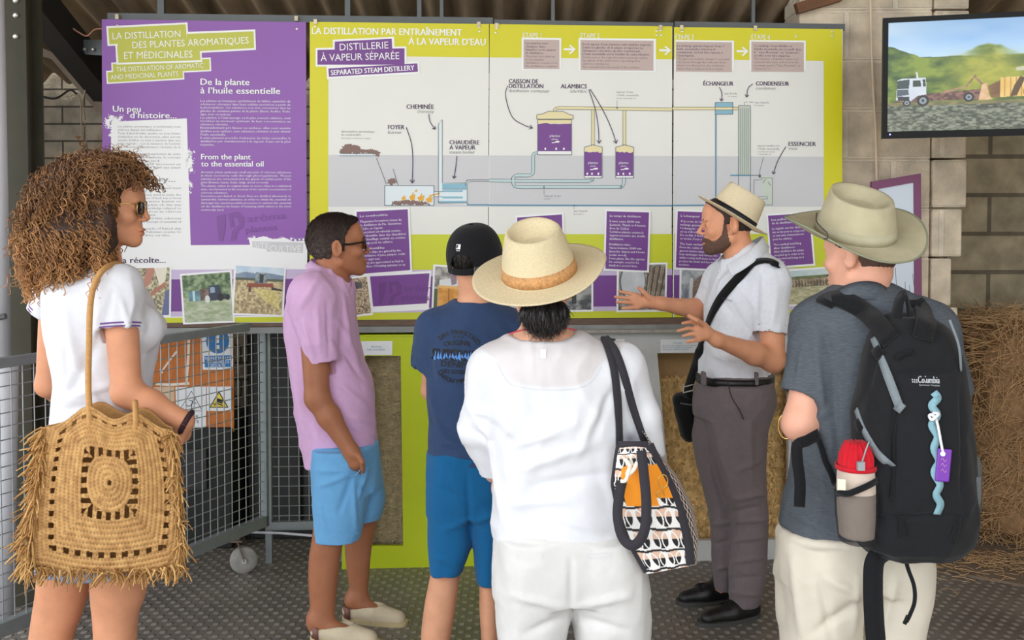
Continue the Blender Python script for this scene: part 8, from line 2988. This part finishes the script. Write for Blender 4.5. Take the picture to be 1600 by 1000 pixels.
# ------------------------------------------------------------------ patterned shoulder bag
def patterned_bag():
    t = thing('patterned_bag', 'patterned shoulder bag with orange patch hanging beside the woman in white', 'bag', tuple(W(1040, 895, 2.74)))
    MPt = mat('printed_canvas', (255, 255, 255), .7, attr=True, bump=.2, bscale=700)
    MSt = fabric('dark_webbing', (56, 54, 60), 700, .4)
    # front panel outline, top to bottom: left and right edges with depth
    FL = [(966, 694), (962, 716), (957, 756), (966, 800), (985, 852), (1011, 897)]
    FR = [(1014, 694), (1022, 712), (1046, 756), (1064, 800), (1076, 850), (1079, 884)]
    n, mrow = 150, 190
    v = np.linspace(0, 1, mrow)
    kk = np.linspace(0, 1, len(FL))
    u = np.linspace(0, 1, n)
    U, V_ = np.meshgrid(u, v)
    lx, ly, rx, ry = (np.interp(V_, kk, [p[i] for p in q]) for q, i in ((FL, 0), (FL, 1), (FR, 0), (FR, 1)))
    X, Yp = lx * (1 - U) + rx * U, ly * (1 - U) + ry * U
    dep = 2.80 - .03 * V_ - .035 * np.sin(PI * U) ** .8 * np.sin(PI * (.1 + .85 * V_)) + .02 * (1 - U)
    def place(X, Yp, dep):
        x = (X - CXP) / F; y = -(Yp - CYP) / F
        dy = math.cos(TH) + y * math.sin(TH)
        k = dep / dy
        return np.stack([x * k, dy * k, CAMH + (-math.sin(TH) + y * math.cos(TH)) * k], -1)
    P = place(X, Yp, dep)
    # the print
    black, white, beige, orange = (srgb(c) for c in ((26, 26, 30), (240, 238, 236), (226, 188, 164), (248, 152, 24)))
    a, b = U * 3.2 + .25, V_ * 7.2
    row = np.floor(b)
    a2 = a + .5 * (row % 2)
    fx, fy = a2 - np.floor(a2) - .5, b - row - .5
    d = np.hypot(fx, fy * .86)
    C = np.ones((mrow, n, 3)) * white
    inside = d < .44
    top = fy > 0
    C[inside & top] = black
    C[inside & ~top] = beige
    C[(d > .40) & (d < .47)] = white
    a3 = a2 + .5
    gx_ = a3 - np.floor(a3) - .5
    C[np.abs(np.hypot(gx_, (fy - .12) * .9) - .43) < .035] = white
    C[(np.abs(fy + .42 + .04 * np.sin(a * 5)) < .06)] = black
    top_part = V_ < .26
    org_ = (V_ > .26) & (V_ < .56) & (U > .16) & (U < .99 - .3 * (V_ > .5))
    org_ &= (V_ > .30 - .14 * U)
    C[org_] = orange
    idx = np.arange(n * mrow).reshape(mrow, n)
    Fq = np.stack([idx[:-1, :-1].ravel(), idx[1:, :-1].ravel(), idx[1:, 1:].ravel(), idx[:-1, 1:].ravel()], 1)
    fp = solidify(obj('front_panel', P.reshape(-1, 3), Fq, MPt, t, True, col=C.reshape(-1, 3)), .003, 0)
    # gusset in small check
    GR = [(990, 664), (1014, 694), (1056, 742), (1082, 792), (1089, 836), (1083, 880)]
    g = 60
    S_, V2 = np.meshgrid(np.linspace(0, 1, g), np.linspace(0, 1, mrow))
    gx, gy = (np.interp(V2, kk, [p[i] for p in GR]) for i in (0, 1))
    ex, ey = P[:, -1, :], None
    Pg = place(gx, gy, 2.95 + 0 * gx)
    Pg = P[:, -1:, :] * (1 - S_[..., None]) + Pg * S_[..., None]
    Pg = Pg + np.array([.012, 0, .0]) * np.sin(PI * S_)[..., None]
    chk = ((np.floor(S_ * 14) + np.floor(V2 * 34)) % 2)[..., None]
    Cg = black * (1 - chk) + srgb((232, 214, 204)) * chk
    idx = np.arange(g * mrow).reshape(mrow, g)
    Fg = np.stack([idx[:-1, :-1].ravel(), idx[1:, :-1].ravel(), idx[1:, 1:].ravel(), idx[:-1, 1:].ravel()], 1)
    solidify(obj('gusset', Pg.reshape(-1, 3), Fg, MPt, t, True, col=Cg.reshape(-1, 3)), .003, 0)
    # back panel, far gusset and base, same check
    Bk = np.stack([Pg[:, -1, :], place(np.interp(v, kk, [p[0] for p in FL]) + 12, np.interp(v, kk, [p[1] for p in FL]) - 12, 2.97 + 0 * v)], 1)
    Lg = np.stack([P[:, 0, :], Bk[:, 1, :]], 1)
    for nm, A in (('back_panel', Bk), ('far_gusset', Lg)):
        A2 = A[:, 0:1] * (1 - u[None, :40, None] / u[39]) + A[:, 1:2] * (u[None, :40, None] / u[39])
        ck = ((np.floor(np.arange(40) / 4)[None] + np.floor(v * 34)[:, None]) % 2)[..., None]
        idx = np.arange(40 * mrow).reshape(mrow, 40)
        Fb = np.stack([idx[:-1, :-1].ravel(), idx[1:, :-1].ravel(), idx[1:, 1:].ravel(), idx[:-1, 1:].ravel()], 1)
        solidify(obj(nm, A2.reshape(-1, 3), Fb, MPt, t, True, col=(black * (1 - ck) + srgb((232, 214, 204)) * ck).reshape(-1, 3)), .003, 0)
    q = [P[-1, 0], P[-1, -1], Pg[-1, -1], Bk[-1, 1]]
    solidify(obj('base_panel', q, [(0, 1, 2, 3)], MSt, t), .004, 0)
    # dark trims down both front edges
    for i in (0, -1):
        e = [Vector(p) + Vector((0, -.004, 0)) for p in P[::6, i, :]]
        MB().ribbon(e, .026 if i else .012, .004, Vector((.3 if i else -.3, -1, 0))).build('edge_trim', MSt, t, True)
    e = [Vector(p) + Vector((0, -.003, 0)) for p in P[0, ::8, :]]
    MB().ribbon(e, .018, .004, Vector((0, -1, .2))).build('rim_trim', MSt, t, True)
    # shoulder straps
    kd = kids('woman seen from behind in white')
    tr = hit_tree(kd['blouse'])
    def strap(pts, wd, off=.006):
        P_, N_ = [], []
        for px, py, Y in pts:
            p, nn = hit(tr, px, py, Y, off)
            if abs(p.y - Y) > .09:
                p, nn = W(px, py, Y), -ray(px, py).normalized()
            P_.append(p); N_.append(nn)
        sp = spline(P_, 6)
        Nn = []
        for i in range(len(sp)):
            f = i / (len(sp) - 1) * (len(N_) - 1)
            j = min(int(f), len(N_) - 2)
            Nn.append((N_[j].lerp(N_[j + 1], f - j)).normalized())
        return MB().ribbon(sp, wd, .004, Nn)
    strap([(952, 533, 2.99), (944, 532, 2.93), (950, 548, 2.86), (958, 580, 2.83), (963, 620, 2.81), (965, 660, 2.80), (966, 700, 2.795)], .024).build('shoulder_strap', MSt, t, True)
    strap([(958, 533, 2.99), (950, 531, 2.93), (962, 552, 2.855), (974, 585, 2.83), (988, 630, 2.82), (1000, 665, 2.83), (1010, 694, 2.85)], .022).build('shoulder_strap', MSt, t, True)
    # hanging hand grip
    sp = spline([W(1002, 704, 2.755), W(1006, 740, 2.735), W(1010, 790, 2.715), (W(1006, 832, 2.70)), W(990, 852, 2.70), W(973, 840, 2.715), W(965, 806, 2.73), W(968, 772, 2.745), W(972, 752, 2.755)], 8)
    MB().ribbon(sp, .027, .004, Vector((-.1, -1, .05))).build('hand_grip', MSt, t, True)
    MB().tube([W(1036, 752, 2.745) + Vector((math.cos(a) * .013, 0, math.sin(a) * .018)) for a in np.linspace(0, 2 * PI, 22)], .002, 6, False).build('key_ring', mat('brass', (206, 164, 90), .3, 1.0), t, True)
    MB().tube([W(1032, 772, 2.74) + Vector((math.cos(a) * .009, 0, math.sin(a) * .010)) for a in np.linspace(0, 2 * PI, 18)], .002, 6, False).build('key_ring', mat('brass', (206, 164, 90), .3, 1.0), t, True)
    sc = MB()
    sc.tube(spline([W(976, 716, 2.77), W(984, 728, 2.75), W(980, 742, 2.748), W(990, 734, 2.745), W(996, 722, 2.75)], 6), .006, 7).tube(spline([W(984, 730, 2.745), W(978, 750, 2.74), W(970, 752, 2.745)], 6), .0055, 7)
    sc.build('knotted_scarf', mat('cream_scarf', (236, 228, 214), .8), t, True)
patterned_bag()

# ------------------------------------------------------------------ guide's cross-body bag
def crossbody():
    kd = kids('bearded man')
    t = thing('crossbody_bag', 'small black cross-body bag hanging at the guide\'s hip on a wide strap', 'bag', tuple(W(1074, 690, 4.36)))
    MK_ = fabric('black_nylon', (22, 22, 24), 700, .3)
    R_ = np.array(Matrix.Rotation(math.radians(-14), 3, 'Y'))
    c = W(1076, 650, 4.40)
    Q = [(rbox(c, (.05, .055, .105), R_, .03), 0), (rbox(c + Vector((-.012, -.03, -.02)), (.036, .04, .075), R_, .025), .02)]
    cloth('bag_body', Q, t, MK_, .005, amp=.003, f=(12, 12, 6), seed=70)
    p = W(1066, 618, 4.33)
    MB().bar(W(1063, 630, 4.335), W(1090, 634, 4.335), .004, .006).build('zip', M_STEEL, t)
    tr = hit_tree(kd['polo_shirt'])
    pts = [(1213, 424, 4.19), (1212, 416, 4.12), (1206, 411, 4.07), (1194, 409, 4.05), (1178, 413, 4.03), (1158, 431, 4.02), (1140, 450, 4.03), (1126, 468, 4.03), (1114, 490, 4.04), (1106, 510, 4.06), (1098, 535, 4.12), (1092, 552, 4.20), (1086, 574, 4.26), (1077, 602, 4.31), (1073, 622, 4.34)]
    P_, N_ = [], []
    for px, py, Y in pts:
        q, nn = hit(tr, px, py, Y, .006)
        if Y > 4.15 or abs(q.y - Y) > .14:
            q, nn = W(px, py, Y), Vector((-.5, -.8, 0)) if py > 500 else Vector((.4, .3, 1))
        P_.append(q); N_.append(nn)
    sp = spline(P_, 6)
    Nn = []
    for i in range(len(sp)):
        f = i / (len(sp) - 1) * (len(N_) - 1)
        j = min(int(f), len(N_) - 2)
        Nn.append((N_[j].lerp(N_[j + 1], f - j)).normalized())
    MB().ribbon(sp, .036, .004, Nn).build('strap', MK_, t, True)
    MB().ribbon(spline([W(1213, 424, 4.19), W(1214, 440, 4.31), W(1214, 480, 4.40), W(1180, 560, 4.43), W(1110, 620, 4.46), W(1088, 640, 4.46)]), .036, .004, Vector((.3, 1, 0))).build('rear_strap', MK_, t, True)
    a = W(1076, 607, 4.295)
    mb = MB()
    for e in (-.012, .012):
        mb.bar(a + Vector((-.022, 0, e - .006)), a + Vector((.022, 0, e + .006)), .004, .004)
    for e in (-.022, .022):
        mb.bar(a + Vector((e, 0, -.02)), a + Vector((e, 0, .02)), .004, .004)
    mb.build('strap_buckle', M_BOLT, t)
crossbody()

# ------------------------------------------------------------------ backpack
def backpack():
    Y = 2.74
    w = W
    kd = kids('man seen from behind in grey')
    t = thing('backpack', 'black backpack with grey straps worn by the man in the khaki hat', 'backpack', tuple(w(1428, 860, 2.74)))
    MK_ = fabric('black_ripstop', (30, 31, 34), 500, .35, noise=.12, nscale=30)
    MK2 = fabric('black_padding', (24, 25, 28), 300, .5)
    MGy = fabric('grey_webbing', (132, 142, 148), 500, .5)
    MBl = fabric('blue_grey_webbing', (140, 182, 196), 500, .5)
    rows = [(492, 1392, 1450, .06), (508, 1374, 1470, .085), (540, 1356, 1488, .10), (600, 1343, 1502, .115), (680, 1336, 1512, .125), (760, 1333, 1517, .13), (815, 1334, 1516, .13), (845, 1340, 1506, .12), (860, 1356, 1490, .10)]
    Q = [(loft(rows_at(Y, rows), 2.8), 0)]
    pk = [(585, 1412, 1488, .05), (620, 1400, 1500, .06), (700, 1396, 1508, .07), (780, 1396, 1510, .07), (806, 1404, 1502, .06)]
    Q += [(loft(rows_at(Y - .07, pk), 2.8), .015)]
    tp = [(520, 1392, 1470, .04), (545, 1384, 1482, .05), (570, 1386, 1484, .05), (584, 1394, 1478, .04)]
    Q += [(loft(rows_at(Y - .055, tp), 2.6), .02)]
    bt = [(812, 1345, 1508, .06), (835, 1345, 1505, .07), (856, 1356, 1494, .06)]
    Q += [(loft(rows_at(Y - .06, bt), 2.6), .015)]
    cr = [(1400, 600, 1390, 800, .008, -.008), (1385, 500, 1345, 640, .010, -.006), (1370, 650, 1395, 760, .010, .006), (1395, 585, 1490, 582, .006, -.007), (1345, 808, 1510, 806, .006, -.008), (1500, 600, 1506, 800, .006, -.006), (1380, 760, 1390, 840, .01, .006), (1360, 600, 1380, 700, .012, -.006)]
    bd = cloth('main_body', Q, t, MK_, .006, amp=.004, f=(9, 9, 5), seed=80, fine=.001, creases=cr, Y=2.62)
    tr = hit_tree(bd)
    tp_ = hit_tree(bd, kd['polo_shirt'])
    def lay(tree, pts, wd, name, m, th=.004, off=.004, Yd=2.62, parent=None, seg=6):
        P_, N_ = [], []
        for q in pts:
            Yq = q[2] if len(q) > 2 else Yd
            p, nn = hit(tree, q[0], q[1], Yq, off)
            if len(q) > 2 and abs(p.y - q[2]) > .12:
                p, nn = w(*q), (Vector((-.2, .3, 1)) if q[2] > 2.94 else Vector((0, -1, .1)))
            P_.append(p); N_.append(nn)
        sp = spline(P_, seg)
        Nn = []
        for i in range(len(sp)):
            f = i / (len(sp) - 1) * (len(N_) - 1)
            j = min(int(f), len(N_) - 2)
            Nn.append((N_[j].lerp(N_[j + 1], f - j)).normalized())
        return MB().ribbon(sp, wd, th, Nn).build(name, m, parent or t, True)
    # shoulder straps and handle
    lay(tp_, [(1392, 532, 2.70), (1372, 506, 2.74), (1350, 488, 2.80), (1328, 475, 2.845), (1310, 469, 2.87), (1296, 471, 2.92), (1288, 478, 2.99)], .052, 'shoulder_strap', MK2, .012, .008)
    lay(tp_, [(1440, 530, 2.70), (1446, 506, 2.76), (1440, 488, 2.82), (1432, 476, 2.87), (1430, 474, 2.93)], .050, 'shoulder_strap', MK2, .012, .008)
    MB().ribbon(spline([w(1400, 506, 2.70), w(1402, 486, 2.71), w(1406, 468, 2.735), w(1412, 462, 2.75), w(1418, 470, 2.74), w(1421, 490, 2.72), w(1422, 508, 2.70)], 6), .030, .005, [Vector((-1 if i < 18 else 1, -.9, 0)) for i in range(37)]).build('grab_handle', MK2, t, True)
    # compression straps and buckles
    lay(tr, [(1367, 528), (1376, 552), (1390, 594), (1406, 636)], .022, 'compression_strap', MGy)
    lay(tr, [(1402, 632), (1411, 640)], .026, 'strap_tab', MGy, .008, seg=2)
    lay(tr, [(1371, 545), (1378, 558)], .026, 'buckle', MK2, .012, .008, seg=2)
    lay(tr, [(1340, 640), (1350, 668), (1368, 702), (1382, 718), (1396, 728)], .020, 'compression_strap', MGy)
    lay(tr, [(1343, 658), (1350, 672)], .024, 'buckle', MK2, .012, .008, seg=2)
    lay(tr, [(1364, 688), (1358, 710), (1352, 728)], .006, 'elastic_cord', MGy, .004)
    # lash strip
    e = [(1458, 613), (1464, 622), (1455, 634), (1463, 648), (1455, 664), (1464, 682), (1458, 700), (1466, 720), (1459, 738), (1467, 756), (1461, 772), (1468, 786), (1463, 801)]
    lay(tr, e, .019, 'lash_strip', MBl, .003, .005)
    # bottom loops, seams, zip
    lay(tr, [(1408, 806), (1409, 822), (1411, 838)], .016, 'bottom_loop', MK2, .006)
    lay(tr, [(1496, 808), (1494, 826), (1488, 846)], .016, 'bottom_loop', MK2, .006)
    lay(tr, [(1404, 610), (1399, 660), (1396, 720), (1396, 780)], .008, 'pocket_piping', MK2, .006)
    lay(tr, [(1484, 500), (1498, 540), (1500, 580)], .006, 'zip', MGy, .003)
    lay(tr, [(1400, 560), (1412, 552), (1425, 550)], .014, 'web_loop', MK2, .005)
    wrap_print(Draw(None).text('Columbia', 1433.5, 598, 10, 1468, rot=.03, bold=.02), mat('silver_print', (176, 180, 186), .5), 'logo_lettering', t, bd, .002)
    wrap_print(Draw(None).text('Sportswear Company', 1436, 602.5, 2.8, 1468, rot=.03), mat('silver_print', (176, 180, 186), .5), 'logo_small_lettering', t, bd, .002)
    d = Draw(None)
    for i, j in ((0, 0), (1, 0), (2, 0), (0, 1), (1, 1), (2, 1)):
        x, y = 1424 + i * 3.2 + j * .6, 592 + j * 3.4 + i * .3
        d.poly([(x, y + 1.4), (x + 1.3, y - .4), (x + 2.7, y + .8), (x + 1.6, y + 2.7)])
    wrap_print(d, mat('silver_print', (176, 180, 186), .5), 'logo_emblem', t, bd, .002)
    # loose straps
    MB().ribbon(spline([w(1400, 856, 2.68), w(1378, 864, 2.67), w(1366, 880, 2.665), w(1364, 920, 2.66), w(1366, 970, 2.66), w(1370, 1020, 2.66), w(1372, 1060, 2.66)]), .052, .003, Vector((0, -1, 0))).build('hip_strap', MK2, t, True)
    MB().box((-.02, -.006, -.012), (.02, .006, .012), Matrix.Rotation(.35, 3, 'Y'), w(1380, 861, 2.655)).build('strap_buckle', MK2, t)
    MB().ribbon(spline([w(1412, 858, 2.68), w(1418, 886, 2.67), w(1428, 915, 2.67), w(1429, 940, 2.67), w(1422, 960, 2.67), w(1416, 972, 2.67)]), .010, .003, Vector((0, -1, 0))).build('loose_cord', MK2, t, True)
    MB().bar(w(1419, 962, 2.668), w(1413, 975, 2.668), .008, .008).build('cord_end', MK2, t)
    lay(tp_, [(1278, 672, 2.78), (1282, 686, 2.77), (1287, 702, 2.76), (1292, 720, 2.75), (1298, 738, 2.74), (1304, 756, 2.71), (1308, 770, 2.67)], .016, 'side_strap', MK2, .003, .012)
    MB().ribbon(spline([w(1280, 678, 2.79), w(1262, 688, 2.77), w(1246, 696, 2.765), w(1246, 720, 2.765), w(1250, 755, 2.765), w(1249, 792, 2.765)], 6), .030, .003, Vector((-.2, -1, 0))).build('side_strap', MK2, t, True)
    # side pockets
    MM = mat('pocket_mesh', (40, 40, 44), .8, alpha=.45)
    def pocket(rows_, Yc, m, name):
        fd = Field([(loft(rows_at(Yc, rows_), 2.3), 0)], .005)
        V, Fq = surface(fd)
        return obj(name, V, Fq, m, t, True)
    pocket([(768, 1306, 1370, .062), (800, 1307, 1370, .062), (845, 1312, 1368, .055)], 2.66, MM, 'mesh_pocket')
    lp = [w(1306, 772, 2.665), w(1312, 771, 2.625), w(1326, 771, 2.60), w(1345, 764, 2.595), w(1362, 756, 2.61), w(1371, 750, 2.64)]
    MB().ribbon(spline(lp), .016, .004, [Vector((-.4 + .8 * i / 40, -1, 0)) for i in range(41)]).build('pocket_rim', MK2, t, True)
    pocket([(738, 1506, 1526, .05), (780, 1507, 1524, .05), (806, 1508, 1518, .045)], 2.70, mat('grey_pocket_mesh', (120, 124, 128), .8, alpha=.6), 'mesh_pocket')
    # --- what the bag carries
    b = thing('bottle_cover', 'beige drawstring bottle cover with red top in the backpack\'s side pocket', 'bottle cover', tuple(w(1337, 842, 2.665)))
    cloth('cover_body', [(loft(rows_at(2.665, [(728, 1310, 1364, .053), (760, 1309, 1366, .054), (800, 1310, 1366, .054), (838, 1313, 1365, .050)]), 2.2), .0)], b, fabric('beige_canvas', (214, 196, 182), 600, .4), .005)
    fd = Field([(loft(rows_at(2.665, [(690, 1322, 1350, .022), (700, 1318, 1357, .036), (714, 1313, 1362, .046), (730, 1310, 1364, .052)]), 2.1), 0)], .004)
    V, Fq = surface(fd)
    ang = np.arctan2(V[:, 1] - 2.665, V[:, 0] - w(1337, 700, 2.665).x)
    V = V + normals(V, Fq) * (.0045 * np.sin(ang * 16))[:, None] * np.clip((V[:, 2] - w(1337, 730, 2.665).z) / .03, 0, 1)[:, None]
    obj('gathered_top', V, Fq, fabric('red_ripstop', (206, 30, 46), 500, .3), b, True)
    MB().ribbon([w(1337, 729, 2.665) + Vector((math.cos(a) * .0505, math.sin(a) * .054, 0)) for a in np.linspace(0, 2 * PI, 32)], .012, .003, [Vector((math.cos(a), math.sin(a), 0)) for a in np.linspace(0, 2 * PI, 32)]).build('red_edge', fabric('red_ripstop', (206, 30, 46), 500, .3), b, True)
    p = w(1345, 728, 2.605)
    MB().box((-.009, -.006, -.011), (.009, .006, .011), None, p).build('cord_lock', mat('grey_plastic', (150, 156, 160), .5), b)
    MB().tube(spline([w(1347, 722, 2.607), w(1352, 706, 2.62), w(1358, 690, 2.62)]), .0022, 6).build('drawcord', mat('grey_plastic', (150, 156, 160), .5), b, True)
    p = w(1315, 757, 2.608)
    MB().box((-.010, -.0015, -.014), (.010, .0015, .014), Matrix.Rotation(-.35, 3, 'Z'), p).build('sewn_label', mat('cream_label', (226, 226, 204), .7), b)
    g = thing('luggage_tag', 'small purple tag on a white cord dangling from the black backpack', 'tag', tuple(w(1474, 748, 2.585)))
    fd = Field([(rbox(w(1474, 727, 2.585), (.018, .004, .042), np.array(Matrix.Rotation(.08, 3, 'Y')), .003), 0)], .002)
    V, Fq = surface(fd)
    obj('tag_plate', V, Fq, mat('purple_plastic', (122, 58, 176), .4), g, True)
    d = Draw(Plane(w(1474, 727, 2.5795), Vector((1, 0, 0))))
    for i, yy in enumerate((719, 727, 736)):
        d.curve([(1470, yy), (1473, yy - 3), (1476, yy + 2), (1479, yy - 1)], 1)
    d.build('tag_print', mat('gold_print', (196, 140, 190), .5), .0005, g)
    MB().lathe([(0, 0), (.007, 0), (.006, .003), (0, .003)], w(1473, 709, 2.579), 12, Matrix.Rotation(PI / 2, 3, 'X')).build('rivet', M_CARD, g)
    mb = MB()
    mb.tube(spline([w(1473, 706, 2.582), w(1470, 690, 2.583), w(1466, 668, 2.586), w(1462, 652, 2.588)]), .0034, 7)
    mb.tube(spline([w(1463, 655, 2.588), w(1456, 648, 2.58), w(1452, 650, 2.585), w(1456, 656, 2.582), w(1464, 650, 2.578), w(1466, 646, 2.585), w(1458, 645, 2.58)]), .0038, 7)
    mb.build('white_cord', mat('white_cord', (236, 236, 240), .8), g, True)
    wb = thing('water_bottle', 'clear plastic water bottle in the backpack\'s right side pocket', 'bottle', tuple(w(1514, 800, 2.70)))
    c0_ = w(1514, 800, 2.70)
    h_ = w(1514, 692, 2.70).z - c0_.z
    MB().lathe([(0, 0), (.028, 0), (.031, .01), (.031, h_ * .66), (.024, h_ * .80), (.0125, h_ * .86), (.0125, h_ * .90), (0, h_ * .90)], c0_, 24).build('bottle_body', mat('clear_plastic', (236, 244, 248), .08, trans=.9), wb, True)
    MB().lathe([(0, h_ * .90), (.015, h_ * .90), (.015, h_), (0, h_)], c0_, 20).build('cap', M_CARD, wb, True)
backpack()
